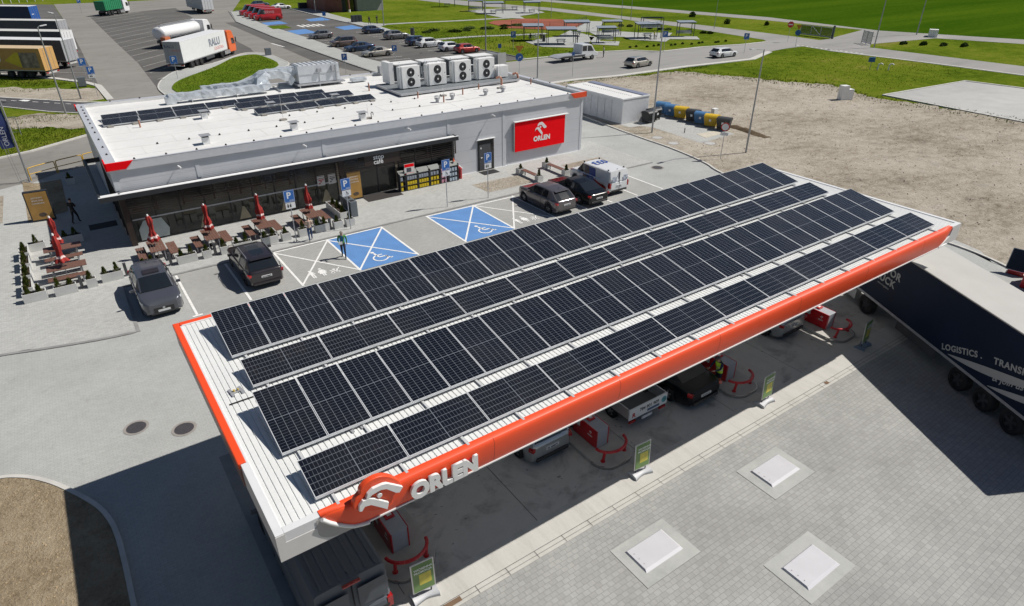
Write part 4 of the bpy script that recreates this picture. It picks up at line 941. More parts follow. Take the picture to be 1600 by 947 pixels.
o = MB().box(32.0,33.1,33.9,34.7,RZ+.3,RZ+1.25).obj('cabinet', hvacw, bevel=.02); tag(o, 'smaller plain white cabinet right of the fourth fan unit', 'cabinet')
cp = thing('condenser_rack', 'tangle of silver pipes and panels standing behind the four fan units', 'condenser', (28,37,RZ))
b = MB(); b.box(-5.0,-4.6,-.4,1.0,.25,1.95); b.obj('side_panel', hvacw, cp); b = MB(); b.box(5.6,6.4,-.9,-.7,.3,1.9).box(5.5,5.6,-.9,1.0,.3,1.9); b.obj('side_panel', alu, cp)
for k in range(4):
    x0 = -4.4+k*2.5; b = MB(); b.box(x0,x0+2.1,-.5,.9,1.72,1.80); b.obj('top_panel', hvacw, cp)
    b = MB(); b.box(x0+.2,x0+1.9,.3,.6,.3,1.6); b.obj('coil', mat('coil', (.13,.14,.15), .5, metal=.4, var=.4, vscale=14), cp)
rnd = random.Random(4)
for k in range(26):
    x = -4.4+rnd.random()*9.6; y = -.7+rnd.random()*1.0; z = .3+rnd.random()*1.4
    d = rnd.choice([(0,0,1),(1,0,0),(0,1,0)]); l = .4+rnd.random()*1.1
    MB().cyl((x,y,z),(x+d[0]*l,y+d[1]*l,min(1.85,z+d[2]*l)),.03+.04*rnd.random(),n=8).obj('pipe', foil, cp)
for z in (1.0,1.4): MB().cyl((5.3,-.5,z),(6.4,-.5,z),.03).obj('pipe', alu, cp)
# ================================================================ PLANTS, PLANTERS, TABLES, SIGNS
leafm = ground_mat('evergreen', [(0.3,(.018,.035,.006)),(0.5,(.045,.075,.014)),(0.7,(.09,.11,.025))], 3, 12, 40, .2)
leafy = ground_mat('evergreen_gold', [(0.3,(.04,.05,.008)),(0.5,(.10,.11,.02)),(0.7,(.17,.15,.04))], 3, 12, 40, .2)
plconc = mat('planter_concrete', (.56,.565,.55), .8, var=.07, vscale=2.5, speck=.05, bscale=30)
compost = mat('compost', (.045,.03,.02), .95, var=.4, vscale=14)
def shrub_mesh(h, r, seed, n=190):
    rnd = random.Random(seed); b = MB()
    for i in range(n):
        t = rnd.random()**.8; z = h*(.06+.94*t); rr = r*(1-t)**.75*(.55+.5*rnd.random())+.008
        a = rnd.random()*2*pi; p = Vector((rr*cos(a), rr*sin(a), z)); s = .035+.03*rnd.random()
        d = Vector((cos(a)*.5, sin(a)*.5, 1.1)).normalized(); w_ = Vector((-sin(a)+rnd.uniform(-.4,.4), cos(a)+rnd.uniform(-.4,.4), rnd.uniform(-.3,.3))).normalized()
        b.add([p-w_*s*.6, p+w_*s*.6, p+d*s*1.9], [(0,1,2)], 0 if rnd.random() < .6 else 1)
    return b
def stem_mesh(h):
    return MB().cyl((0,0,-.04),(0,0,h*.8),.014,.004,5)
SH = []
for i, (h, r) in enumerate(((.46,.15),(.40,.13),(.52,.14),(.36,.15))):
    SH.append((shrub_mesh(h, r, 20+i).mesh('foliage', [leafm, leafy]), stem_mesh(h).mesh('stem', [mat('stem_brown', (.08,.05,.03), .8)])))
nshrub = [0]
def shrub(x, y, z, lab, k=None, s=1.):
    k = nshrub[0] % 4 if k is None else k; nshrub[0] += 1
    t = thing('dwarf_cypress', lab, 'shrub', (x,y,z), nshrub[0]*1.7, 'dwarf cypresses in the concrete planters')
    t.scale = (s,s,s)
    for me, nm in zip(SH[k], ('foliage','stem')):
        o = bpy.data.objects.new(nm, me); COL.objects.link(o); o.parent = t
    return t
def planter(x0, x1, y0, y1, lab, h=.46, z=.075):
    t = thing('planter', lab, 'planter', ((x0+x1)/2,(y0+y1)/2,z), 0, 'grey concrete planters around the terrace')
    a, c = (x1-x0)/2, (y1-y0)/2; w = .035
    MB().box(-a,a,-c,-c+w,0,h).box(-a,a,c-w,c,0,h).box(-a,-a+w,-c+w,c-w,0,h).box(a-w,a,-c+w,c-w,0,h).box(-a+w,a-w,-c+w,c-w,0,.05).obj('trough', plconc, t)
    MB().box(-a+w,a-w,-c+w,c-w,.05,h-.06).obj('compost', compost, t)
    return t
FR = [ # x0,x1,y0,y1,plants(list of (x,y)), description
 (-4.45,-3.47,20.42,20.85,[(-4.2,20.6),(-3.75,20.65)],'at the front left corner of the terrace'),
 (-3.16,-2.20,20.42,20.83,[(-2.95,20.6),(-2.45,20.62)],'second from the left in the front row of the terrace'),
 (-1.78,-1.32,20.55,20.95,[(-1.58,20.75)],'short one between two black bollards left of the grey car'),
 (-1.10,-.12,20.78,21.15,[(-.9,20.95),(-.35,20.95)],'directly left of the parked grey crossover'),
 (.75,1.5,20.8,21.2,[(.9,21.0),(1.3,21.0)],'behind the roof of the parked grey crossover'),
 (2.50,3.51,20.84,21.26,[(2.75,21.05),(3.25,21.05)],'long one right of the parked grey crossover'),
 (3.80,4.24,20.84,21.25,[(4.02,21.03)],'short one left of the second table, by a black bollard'),
 (4.73,5.16,20.85,21.25,[(4.93,21.05)],'short one right of the black bollard before the second table'),
 (5.45,6.45,20.85,21.25,[(5.65,21.05),(6.15,21.05)],'long one behind the dark hatchback roof'),
 (7.0,7.9,20.80,21.22,[(7.2,21.0),(7.65,21.0)],'long one in front of the third table'),
 (8.12,8.62,20.75,21.15,[(8.35,20.95)],'short one beside the first blue parking sign'),
 (9.13,9.7,20.80,21.2,[(9.4,21.0)],'short one behind the woman in the beige top'),
 (10.15,11.0,20.85,21.25,[(10.3,21.05),(10.75,21.05)],'long one in front of the fourth table'),
 (11.27,11.83,20.75,21.15,[(11.5,20.95)],'short one right of the last black bollard'),
 (12.02,12.56,20.70,21.1,[(12.3,20.9)],'short one at the right front corner of the terrace'),
 (12.15,12.75,22.0,24.5,[(12.45,22.4),(12.45,23.2),(12.45,24.0)],'long one running back towards the cafe beside the waste bins'),
 (-4.42,-3.98,21.2,22.5,[(-4.2,21.5),(-4.2,22.1)],'first one going back along the left terrace edge'),
 (-4.42,-3.98,22.85,24.15,[(-4.2,23.1),(-4.2,23.8)],'second one going back along the left terrace edge'),
 (-4.42,-3.98,24.5,25.8,[(-4.2,24.75),(-4.2,25.5)],'third one going back along the left terrace edge'),
 (-4.42,-3.98,26.15,27.3,[(-4.2,26.4),(-4.2,27.0)],'fourth one going back along the left terrace edge'),
 (-4.0,-3.2,27.3,27.7,[(-3.6,27.5)],'short one at the rear left corner of the terrace'),
 (-2.5,-1.35,27.45,27.9,[(-2.2,27.7),(-1.7,27.7)],'in the shade behind the left picnic tables'),
 (-1.35,-.8,39.4,40.1,[(-1.1,39.75)],'far back by the yellow railing, left of the shop'),
 (26.60,27.08,20.72,21.12,[(26.83,20.92)],'front end of the left wooden bench by the planting strip'),
 (26.45,27.0,22.85,23.3,[(26.75,23.1)],'rear end of the left wooden bench by the planting strip'),
 (29.0,29.56,20.62,21.02,[(29.28,20.82)],'front end of the right wooden bench behind the white van'),
 (28.98,29.5,22.95,23.4,[(29.25,23.15)],'rear end of the right wooden bench near the wall'),
]
for x0,x1,y0,y1,pl,d in FR:
    planter(x0,x1,y0,y1,'grey concrete planter, '+d)
    for j, (x, y) in enumerate(pl):
        w = ['left','right'] if abs(pl[0][0]-pl[-1][0]) > .1 else ['front','middle','rear']
        nm = '' if len(pl) == 1 else ((w[j] if len(w) == 2 or len(pl) == 3 else ('front','rear')[j])+' ')
        shrub(x, y, .075+.36, ('%sdwarf cypress, %s' % (nm, d.replace('one ',''))), s=1.0 if x > -5 else 1)
for x0, y0, y1, lab in ((26.84,21.1,22.85,'wooden bench board between two planters, left one by the planting strip'),(29.27,21.0,22.95,'wooden bench board between two planters, right one behind the white van')):
    t = thing('planter_bench', lab, 'bench', (x0,(y0+y1)/2,.075), 0, 'benches between planters'); l = (y1-y0)/2
    for k in range(3): MB().box(-.2+k*.135,-.2+k*.135+.12,-l,l,.36,.40).obj('seat_board', woodc, t)
    MB().box(-.03,.03,-l+.2,-l+.26,0,.36).obj('leg', galv, t); MB().box(-.03,.03,l-.26,l-.2,0,.36).obj('leg', galv, t)
# picnic tables; the set is table plus its two loose benches
def plank(b, L_, W, t, z, n, gap=.012):
    w = (W-gap*(n-1))/n
    for i in range(n): b.box(-W/2+i*(w+gap), -W/2+i*(w+gap)+w, -L_/2, L_/2, z-t, z)
def table(x, y, rz, lab):
    t = thing('picnic_table', lab, 'table', (x,y,.075), rz, 'brown terrace tables')
    b = MB(); plank(b, 1.75, .78, .035, .69, 6); b.obj('table_top', woodc, t)
    for yy in (-.62,.62):
        b = MB(); b.box(-.30,-.26,yy-.03,yy+.03,0,.655).box(.26,.30,yy-.03,yy+.03,0,.655).box(-.3,.3,yy-.025,yy+.025,.60,.65).box(-.34,.34,yy-.03,yy+.03,0,.03); b.obj('leg_frame', galv, t)
    return t
def bench(x, y, rz, lab):
    t = thing('terrace_bench', lab, 'bench', (x,y,.075), rz, 'brown terrace benches')
    b = MB(); plank(b, 1.75, .46, .035, .41, 4); b.obj('seat', woodc, t)
    for yy in (-.62,.62):
        b = MB(); b.box(-.17,-.13,yy-.03,yy+.03,0,.375).box(.13,.17,yy-.03,yy+.03,0,.375).box(-.17,.17,yy-.025,yy+.025,.33,.37); b.obj('leg_frame', galv, t)
    return t
redf = mat('umbrella_red', (.30,.020,.016), .8, var=.3, vscale=5)
def umbrella(x, y, lab, tilt=0, seed=0):
    t = thing('closed_parasol', lab, 'parasol', (x,y,.075), seed*1.1, 'closed red parasols')
    MB().cyl((0,0,.0),(0,0,2.35),.022,n=8).obj('pole', alu, t)
    rnd = random.Random(50+seed); rings = []
    for k in range(15):
        u = k/14; z = 2.42-1.45*u; r = .055+.115*u**.7+(.035*sin(u*9+seed)); 
        if u > .80: r += .07*(u-.8)/.2
        ring = []
        for i in range(20):
            a = 2*pi*i/20+u*1.2; rr = r*(1+.36*sin(a*5+seed)+rnd.uniform(-.16,.16)); ring.append((rr*cos(a)+.02*sin(u*5), rr*sin(a), z))
        rings.append(ring)
    c = MB().loft(rings).obj('folded_cover', redf, t)
    b = MB(); b.loft([[(1.05*px_,1.05*py_,pz) for px_,py_,pz in r] for r in rings[11:13]], cap=False); b.obj('white_print', mat('print_white', (.65,.5,.48), .8, var=.5, vscale=30), c)
    MB().cyl((0,0,2.40),(0,0,2.50),.06,.04,8).obj('top_cap', whitep, t)
    MB().cyl((0,0,0),(0,0,.06),.26,.24,16).obj('base', blackm, t)
    return t
nmT = ['first','second','third','fourth']
for i, x in enumerate((1.83,4.65,7.53,10.48)):
    o_ = nmT[i]
    table(x, 22.58, 0, '%s brown plank table from the left in the row before the cafe windows' % o_)
    bench(x-.76, 22.62, 0, 'brown bench on the left side of the %s table in the cafe row' % o_)
    bench(x+.76, 22.55, 0, 'brown bench on the right side of the %s table in the cafe row' % o_)
    umbrella(x, 22.6, 'closed red parasol rising through the %s table of the cafe row' % o_, seed=i)
for i, (y, w) in enumerate(((22.45,'front'),(25.3,'rear'))):
    table(-2.4, y, pi/2, 'wide brown table, %s one of the two on the left terrace' % w)
    bench(-2.45, y-.76, pi/2, 'brown bench on the near side of the %s left terrace table' % w)
    bench(-2.45, y+.78, pi/2, 'brown bench on the far side of the %s left terrace table' % w)
    umbrella(-2.5, y, 'closed red parasol through the %s left terrace table' % w, seed=5+i)
for x, y, lab in ((.05,21.05,'black bollard directly left of the grey crossover'),(2.19,21.1,'black bollard directly right of the grey crossover roof'),(4.47,21.05,'black bollard between the two short planters at the second table'),(11.05,20.92,'dark bollard in front of the fourth table'),(-2.0,20.75,'black bollard between the left terrace planters')):
    t = thing('bollard', lab, 'bollard', (x,y,.075), 0, 'dark terrace bollards'); MB().box(-.07,.07,-.07,.07,0,.72).obj('post', darkg, t, bevel=.01); MB().box(-.11,.11,-.11,.11,0,.02).obj('foot_plate', galv, t)
# waste bins at the right of the terrace
t = thing('waste_station', 'row of dark grey waste bins with open tops at the right end of the terrace', 'waste bins', (13.1,22.9,.075))
for k, yy in enumerate((-.9,-.3,.3)):
    c = MB().box(-.22,.22,yy,yy+.55,0,1.0).obj('bin_case', mat('bin_slate', (.13,.15,.17), .45), t, bevel=.01); sub(MB().box(-.13,.13,yy+.12,yy+.43,1.0,1.012).obj('bin_opening', blackm), c)
# shelves with oil canisters
def shelf(x0, w, lab, kind):
    t = thing('display_rack', lab, 'display rack', (x0,24.75,.075), 0, 'goods racks outside the shop')
    MB().box(0,w,.12,.16,0,1.25).box(0,.03,-.25,.16,0,1.25).box(w-.03,w,-.25,.16,0,1.25).obj('rack_frame', darkg, t)
    for k in range(3): MB().box(.03,w-.03,-.25,.12,.02+k*.36,.045+k*.36).obj('shelf_board', darkg, t)
    if kind != 'pink': MB().extr([(-.24,1.12),(.14,1.36),(.14,1.40),(-.24,1.16)], (0,0,0), (0,1,0), (0,0,1), (w,0,0)).obj('top_cover', mat('rack_cover', (.20,.21,.20), .6), t)
    n = int((w-.1)/.19)
    for k in range(3):
        for i in range(n):
            if kind == 'y': mm = mat('canister_yellow', (.62,.46,.01), .4, var=.1) if k < 2 else mat('canister_grey', (.30,.33,.38), .4)
            elif kind == 'w': mm = mat('canister_pale', (.42,.50,.58), .4, var=.1)
            else: mm = mat('canister_pink', (.62,.30,.38), .5, var=.35, vscale=12)
            x = .06+i*(w-.12)/n; b = MB()
            b.box(x,x+.155,-.23,-.02,.047+k*.36,.047+k*.36+.24).cyl((x+.05,-.12,.28+k*.36),(x+.05,-.12,.335+k*.36),.028,n=6).box(x+.02,x+.13,-.232,-.231,.11+k*.36,.2+k*.36)
            b.obj('canister', mm, t)
    return t
shelf(17.55,.42,'narrow end rack of yellow and grey canisters by the sliding doors','y')
shelf(18.05,.88,'rack of yellow canisters, leftmost of the three wide yellow ones','y')
shelf(18.97,.88,'rack of yellow canisters, middle one of the three wide yellow ones','y')
shelf(19.9,.82,'rack of yellow canisters, right one next to the pink goods','y')
shelf(20.76,.62,'rack of pink packages behind the blue parking sign','pink')
shelf(21.42,.80,'rack of pale blue canisters next to the red gas bottles','w')
t = thing('gas_bottle_stand', 'red gas bottle stand at the right end of the goods racks', 'gas bottles', (22.5,24.75,.075))
for k, (dx, dy) in enumerate(((0,0),(.0,.28))):
    b = MB(); b.cyl((dx,dy,0),(dx,dy,.75),.13,n=14).cyl((dx,dy,.75),(dx,dy,.86),.13,.05,14); b.obj('gas_bottle', redd, t)
b = MB(); b.cyl((22.75,25.35,.85),(23.0,25.2,.6),.04); tag(b.obj('hose_outlet', whitep), 'small white wall outlet just right of the red gas bottles', 'outlet')
# warning cone
t = thing('traffic_cone', 'small orange and white cone standing on top of the rack with pale canisters', 'cone', (21.95,24.7,1.47)); MB().cyl((0,0,0),(0,0,.24),.09,.02,10).obj('cone', mat('cone_red', (.7,.12,.06), .5), t); MB().box(-.11,.11,-.11,.11,0,.015).obj('base', mat('cone_red'), t) if False else None
# ---- road signs
signblue = mat('sign_blue', (.025,.13,.42), .4, var=.03)
signwhite = mat('sign_white', (.74,.75,.75), .4, var=.02)
def p_sign(x, y, h, lab, rz=0, sub_='', w=.60, z0=.05, body='P'):
    if y > 45: rz = -math.atan2(x+.87, y+15.3)*.85; w *= .88
    t = thing('parking_sign', lab, 'parking sign', (x,y,z0), rz, 'blue parking signs')
    MB().cyl((0,0,0),(0,0,h),.028,n=8).obj('post', galv, t)
    zt = h; hp = w*1.15
    pl_ = MB().box(-w/2,w/2,-.045,-.03,zt-hp,zt).obj('sign_plate', signblue, t)
    b = MB(); e = .02; b.box(-w/2+e,w/2-e,-.047,-.0455,zt-e-.012,zt-e).box(-w/2+e,w/2-e,-.047,-.0455,zt-hp+e,zt-hp+e+.012).box(-w/2+e,-w/2+e+.012,-.047,-.0455,zt-hp+e,zt-e).box(w/2-e-.012,w/2-e,-.047,-.0455,zt-hp+e,zt-e); sub(b.obj('border', signwhite), pl_)
    if body: text('letter', body, w*.85, signwhite, (-.02,-.0455,zt-w*.78), (1,0,0), (0,0,1), pl_, depth=.003, bold=.012, align='CENTER')
    if body == 'P' and w > .5:
        b = MB()
        for k in range(2): b.box(.0+k*.13,.10+k*.13,-.048,-.0455,zt-hp+.06,zt-hp+.075).box(.0+k*.13,.10+k*.13,-.048,-.0455,zt-hp+.11,zt-hp+.125).box(.0+k*.13,.012+k*.13,-.048,-.0455,zt-hp+.06,zt-hp+.12).box(.09+k*.13,.10+k*.13,-.048,-.0455,zt-hp+.06,zt-hp+.12)
        sub(b.obj('card_symbol', signwhite), pl_)
    if sub_:
        s2 = MB().box(-w*.46,w*.46,-.045,-.03,zt-hp-.38,zt-hp-.03).obj('sub_plate', signwhite, t); b = MB(); zc = zt-hp-.2
        if sub_ == 'family':
            for dx in (-.14,.0): b.extr([(dx-.04,-.1),(dx+.04,-.1),(dx+.05,.05),(dx-.05,.05)], (0,-.0455,zc), (1,0,0), (0,0,1), (0,-.002,0)).extr([(dx+.03*cos(i*pi/4), .09+.03*sin(i*pi/4)) for i in range(8)], (0,-.0455,zc), (1,0,0), (0,0,1), (0,-.002,0))
        else:
            for i in range(14):
                a0, a1 = -2.6+i*.32, -2.6+(i+1)*.32
                b.extr([(.08*cos(a0),-.03+.08*sin(a0)),(.10*cos(a0),-.03+.10*sin(a0)),(.10*cos(a1),-.03+.10*sin(a1)),(.08*cos(a1),-.03+.08*sin(a1))], (0,-.0455,zc), (1,0,0), (0,0,1), (0,-.002,0))
            b.extr([(-.03,.14),(.0,.14),(.02,.0),(.1,.0),(.13,-.1),(.1,-.1),(.07,-.03),(-.02,-.03)], (0,-.0455,zc), (1,0,0), (0,0,1), (0,-.002,0))
        sub(b.obj('symbol', mat('sign_black', (.02,.02,.02), .5)), s2)
    return t
p_sign(8.75,20.28,3.16,'blue P sign with a family plate in front of the third terrace table', 0.05, 'family')
p_sign(12.1,20.32,3.2,'blue P sign with a wheelchair plate at the right end of the terrace', 0.05, 'w')
p_sign(18.78,20.22,3.2,'blue P sign with a wheelchair plate in front of the goods racks', 0.05, 'w')
p_sign(21.92,20.13,3.16,'blue P sign with a family plate in front of the dark steel door', 0.05, 'family')
p_sign(4.05,85.2,2.5,'blue P sign at the tail of the grey parked trailers', .35, w=.9)
p_sign(3.95,71.9,3.3,'pale blue P sign with white plate by the sandy verge on the left', .35, w=.8, sub_='family')
p_sign(13.45,78.6,2.8,'blue P sign standing before the tail of the white RALU trailer', .35, w=.95)
p_sign(32.1,69.6,2.6,'blue P sign right behind the left end of the fan units', .5, w=.8)
p_sign(40.5,72.3,2.7,'blue P sign behind the second fan unit near the white estate car', .5, w=.8)
p_sign(62.0,74.3,2.9,'blue P sign on the grass behind the red car', .6, w=.9)
p_sign(58.8,73.4,1.4,'small blue sign on the grass above the last fan unit', .6, w=.6, body='')
p_sign(81.3,60.4,3.0,'blue P sign at the roadside before the biggest picnic shelter', .7, w=.9)
p_sign(90.4,52.1,2.9,'blue P sign by the roadside behind the white estate car', .8, w=.9)
p_sign(52.0,129.4,2.2,'blue and white pedestrian sign near the zebra crossing', .3, w=.8, body='')
p_sign(55.6,51.9,3.0,'small blue sign on a thin post before the flatbed truck', .9, w=.45, body='')
p_sign(12.0,184,3.,'distant blue P sign left of the green tipper truck', .2, w=.9)
# round signs
def round_sign(name, lab, x, y, h, mats_, rz=0, r=.33, extra=None, z0=.05):
    rz = -math.atan2(x+.87, y+15.3)
    t = thing(name, lab, 'road sign', (x,y,z0), rz)
    MB().cyl((0,0,0),(0,0,h),.025,n=6).obj('post', galv, t)
    p = MB().cyl((0,-.03,h-r),(0,-.045,h-r),r,n=28,smooth=False).obj('sign_plate', mats_[0], t)
    if len(mats_) > 1: sub(MB().cyl((0,-.046,h-r),(0,-.049,h-r),r*.78,n=28,smooth=False).obj('sign_face', mats_[1]), p)
    return t
signred = mat('sign_red', (.55,.03,.03), .4)
t = round_sign('no_entry_sign', 'round white sign with red rim and white plate on the sandy edge', 42.2, 17.1, 2.9, [signred, signwhite], -.35)
MB().box(-.3,.3,-.045,-.03,1.9,2.15).obj('sub_plate', signwhite, t)
t = round_sign('no_entry_sign', 'small red no-entry sign beside the sliding gate', 107.2, 56.0, 3.3, [signred], .9, r=.5); MB().box(-.35,.35,-.055,-.046,2.72,2.88).obj('white_bar', signwhite, t)
t = round_sign('direction_sign', 'round blue sign with orange triangle on top at the far road junction', 100.0, 49.7, 3.0, [signblue], .9, r=.42); MB().extr([(-.45,3.7),(.45,3.7),(0,3.0)], (0,-.03,0), (1,0,0), (0,0,1), (0,-.02,0)).obj('triangle', mat('sign_orange', (.60,.24,.03), .5), t)
t = round_sign('roundabout_sign', 'round blue arrow sign under an orange triangle behind the fan platform', 51.1, 57.4, 2.6, [signblue], .85, r=.50, z0=0)
text('arrow', '↱', .01, signwhite, (0,-.046,2), (1,0,0), (0,0,1), t) if False else MB().extr([(-.18,-.25),(-.08,-.25),(-.08,.02),(.08,.08),(.05,.18),(.28,.05),(.08,-.12),(.08,-.02),(0,-.02)], (0,-.046,2.1), (1,0,0), (0,0,1), (0,-.003,0)).obj('arrow', signwhite, t)
MB().extr([(-.55,3.5),(.55,3.5),(0,2.62)], (0,-.03,0), (1,0,0), (0,0,1), (0,-.02,0)).obj('triangle', mat('sign_orange'), t) if False else MB().extr([(-.55,3.5),(.55,3.5),(0,2.62)], (0,-.03,0), (1,0,0), (0,0,1), (0,-.02,0)).obj('triangle', MATS['sign_orange'], t)
# ---- lamp posts
lampg = mat('lamp_grey', (.36,.37,.38), .45, metal=.5, var=.05)
def lamp(x, y, h, lab, rz=0, arm=1.2, r=.07, flat=True):
    t = thing('street_lamp', lab, 'street lamp', (x,y,.0), rz, 'tall grey street lamps')
    MB().cyl((0,0,0),(0,0,h),r,r*.55,n=10).obj('pole', lampg, t)
    if arm: MB().cyl((0,0,h-.03),(arm,0,h+.10),.03,n=6).obj('arm', lampg, t)
    MB().cbox((arm+.22,0,h+.12),(.62,.22,.07),0,0,-.1).obj('lamp_head', mat('lamp_head', (.62,.63,.64), .4), t)
    return t
lamp(.36,65.3,8.1,'tall lamp post with white double head in front of the gold trailer', .4, .3, .09)
lamp(2.3,72.5,8.6,'tall lamp post right of the one before the gold trailer, at the dark path', 2.2, .3, .08)
lamp(43.66,26.1,9.2,'tall lamp post beside the black bin at the white storage shed', 2.0, .8, .085)
lamp(45.4,17.1,8.1,'tall lamp post with long arm on the sand behind the canopy', pi-.25+.3, 1.3, .08)
lamp(51.3,53.7,7.6,'tall lamp post with left-pointing arm beside the orange triangle sign', pi-.6, 1.6, .09)
lamp(58.7,77.2,13,'very tall lamp post behind the fourth fan unit', .3, .3, .11)
lamp(60.2,118,13,'very tall lamp post by the two distant walkers', .3, .3, .1)
lamp(113.2,43.9,11,'leaning-looking dark lamp post at the fence gate', .3, .3, .1)
lamp(136.2,48.5,12,'tall lamp post standing on the concrete block at the field edge', .3, .3, .1)
lamp(110.5,98,7.,'white-headed lamp post along the local road above the shelters', .5, .2, .07)
lamp(58.3,152,13,'tall lamp post left of the brick corner building', .3, .3, .12)
lamp(98.5,88.5,7.5,'thin lamp post on the grass above the right shelters', .5, .2, .06)
lamp(99,112,8,'thin lamp post behind the red court', .5, .2, .06)
lamp(112,76,7.0,'thin lamp post beyond the rightmost shelter', .5, .2, .06)
# flags at the left edge
t = thing('flag_mast', 'slanting-looking grey mast with a dark blue flag at the left picture edge', 'flag', (-3.5,42.0,.0))
MB().cyl((0,0,0),(0,0,8.2),.07,.045,n=10).obj('pole', lampg, t)
b = MB(); rr = []
for k in range(12):
    z = 5.9-k*.30; rr.append([(-.08-.02*sin(k*.8), .02, z),(-.5,.09*sin(k*.9),z-.03),(-.95-.05*sin(k),.12*sin(k*.7+1),z-.05)])
b.loft(rr, closed=False, cap=False); b.loft([[(x,y+.01,z) for x,y,z in r] for r in rr], closed=False, cap=False)
fl = b.obj('flag_cloth', mat('flag_navy', (.018,.035,.13), .8, var=.2), t)
text('flag_lettering', 'ORLEN', .42, mat('flag_print', (.45,.47,.52), .8), (-.35,-.10,2.75), (0,0,1), (-1,0,0), fl, depth=.01)
for x, y in ((-3.95,41.95),(-4.1,41.9)):
    t = thing('rope_stay', ('left' if x < -4 else 'right')+' thin stay wire at the foot of the blue flag mast', 'wire', (x,y,0)); MB().cyl((0,0,0),(-.15,0,3.2),.012,n=5).obj('wire', lampg, t)
t = thing('pipe_frame', 'thin grey pipe goal frame on the grass at the left edge', 'pipe frame', (-3.6,58,0))
b = MB(); b.tube([(0,0,0),(0,0,1.6),(-1.6,.4,1.6),(-1.6,.4,0)], .035, 6); b.obj('frame', lampg, t); MB().cyl((0,0,.3),(-1.6,.4,.3),.02,n=5).obj('cross_bar', lampg, t)
# yellow railing
yel = mat('railing_yellow', (.60,.36,.02), .5, var=.1)
for k, (a, c, lab) in enumerate((((-3.4,42.3),(-1.72,43.25),'left yellow hoop railing by the service road'),((-1.62,43.3),(.12,44.0),'middle yellow hoop railing by the service road'),((.2,44.05),(1.9,44.7),'right yellow hoop railing partly behind the shop corner'))):
    t = thing('railing', lab, 'railing', (a[0],a[1],.0), 0, 'yellow hoop railings'); dx, dy = c[0]-a[0], c[1]-a[1]
    q = smooth_pts([(0,0,0),(0,0,.78),(dx*.06,dy*.06,.93),(dx*.5,dy*.5,.95),(dx*.94,dy*.94,.93),(dx,dy,.78),(dx,dy,0)], 3)
    MB().tube(q, .035, 8).obj('hoop', yel, t); MB().cyl((0,0,.48),(dx,dy,.48),.03,n=6).obj('cross_bar', yel, t)
# shed
sh = thing('storage_shed', 'white ribbed flat-roofed storage shed behind the right end of the shop', 'shed', (45,34,0))
def H_(o): o.parent = sh; o.matrix_parent_inverse = Matrix.Translation((-45,-34,0)); return o
shw = mat('shed_white', (.78,.79,.80), .45, var=.04)
b = MB(); b.box(43.5,46.9,29.95,38.2,.05,2.35); bod = H_(b.obj('wall', mat('shed_wall', (.62,.635,.66), .5, var=.04)))
b = MB(); 
for i in range(21): b.box(43.47,46.93,29.92,29.95,.10+i*.108,.155+i*.108)
sub(b.obj('cladding', shw), bod)
b = MB()
for i in range(21): b.box(43.47,43.5,29.95,38.2,.10+i*.108,.150+i*.108)
sub(b.obj('cladding', shw), bod)
for k in range(6):
    y = 31.4+k*1.0; q = sub(MB().box(43.44,43.468,y,y+.92,.1,2.05).obj('door', mat('shed_door', (.60,.615,.64), .5)), bod)
b = MB(); b.box(43.4,47.0,29.88,30.0,2.3,2.42).box(43.4,43.55,30,38.25,2.3,2.42).box(43.55,47,38.15,38.25,2.3,2.42); H_(b.obj('roof_edge', shw))
b = MB(); b.box(43.55,46.2,30.0,38.15,2.34,2.38); H_(b.obj('roof', membrane)); b = MB(); b.box(46.2,47.0,30.0,38.15,2.28,2.45); H_(b.obj('gutter', mat('gutter_blue', (.20,.22,.30), .5)))
for k in range(26): H_(MB().cyl((45.1,30.6+k*.28,2.38),(45.1,30.6+k*.28,2.44),.03,n=6).obj('roof_clip', darkg))
# wheeled containers
def bin_(x, y, col, lab, rz=0):
    t = thing('waste_container', lab, 'waste container', (x,y,.055), rz, 'wheeled waste containers')
    mm = {'y': ('container_yellow',(.62,.40,.015)), 'b': ('container_blue',(.06,.17,.34)), 'k': ('container_black',(.035,.037,.04))}[col]; m_ = mat(mm[0], mm[1], .5, var=.08)
    b = MB(); b.loft([[(-.52,-.42,.14),(.52,-.42,.14),(.52,.36,.14),(-.52,.36,.14)],[(-.62,-.50,.92),(.62,-.50,.92),(.62,.46,.92),(-.62,.46,.92)]], smooth=False)
    for i in range(5): b.box(-.5+i*.23,-.46+i*.23,-.52,-.44,.25,.9)
    b.box(-.66,.66,-.54,.50,.92,.97); b.obj('tub', m_, t)
    b = MB(); rr = []
    for k in range(7): a = pi*k/6; rr.append([(-.64,-.50*cos(a),.975+.17*sin(a)),(.64,-.50*cos(a),.975+.17*sin(a))])
    rr2 = [[r[0], r[1]] for r in rr]; b.loft(rr2, closed=False, cap=False); b.add([r[0] for r in rr], [tuple(range(7))]); b.add([r[1] for r in rr], [tuple(range(6,-1,-1))]); b.obj('lid', m_, t)
    for sx_ in (-.48,.48):
        for sy in (-.36,.3): MB().cyl((sx_-.02,sy,.075),(sx_+.02,sy,.075),.075,n=10).obj('wheel', blackm, t)
    MB().box(-.12,.08,-.525,-.522,.55,.75).obj('sticker', signwhite, t)
bin_(46.2,29.05,'k','black container pushed against the ribbed end of the white shed', .1)
bin_(47.3,29.5,'k','black container mostly hidden behind the lamp post', .1)
bin_(50.0,30.9,'b','blue container, farthest in the row beside the shed', -1.15)
bin_(49.9,29.6,'b','blue container half behind the lamp post, second farthest in the row', -1.15)
bin_(50.0,28.4,'y','yellow container, farther one of the two yellow ones', -1.15)
bin_(50.0,26.9,'k','black container between the yellow and the nearer blue container', -1.15)
bin_(49.9,25.9-.15,'b','blue container between a black and the nearer yellow one', -1.15)
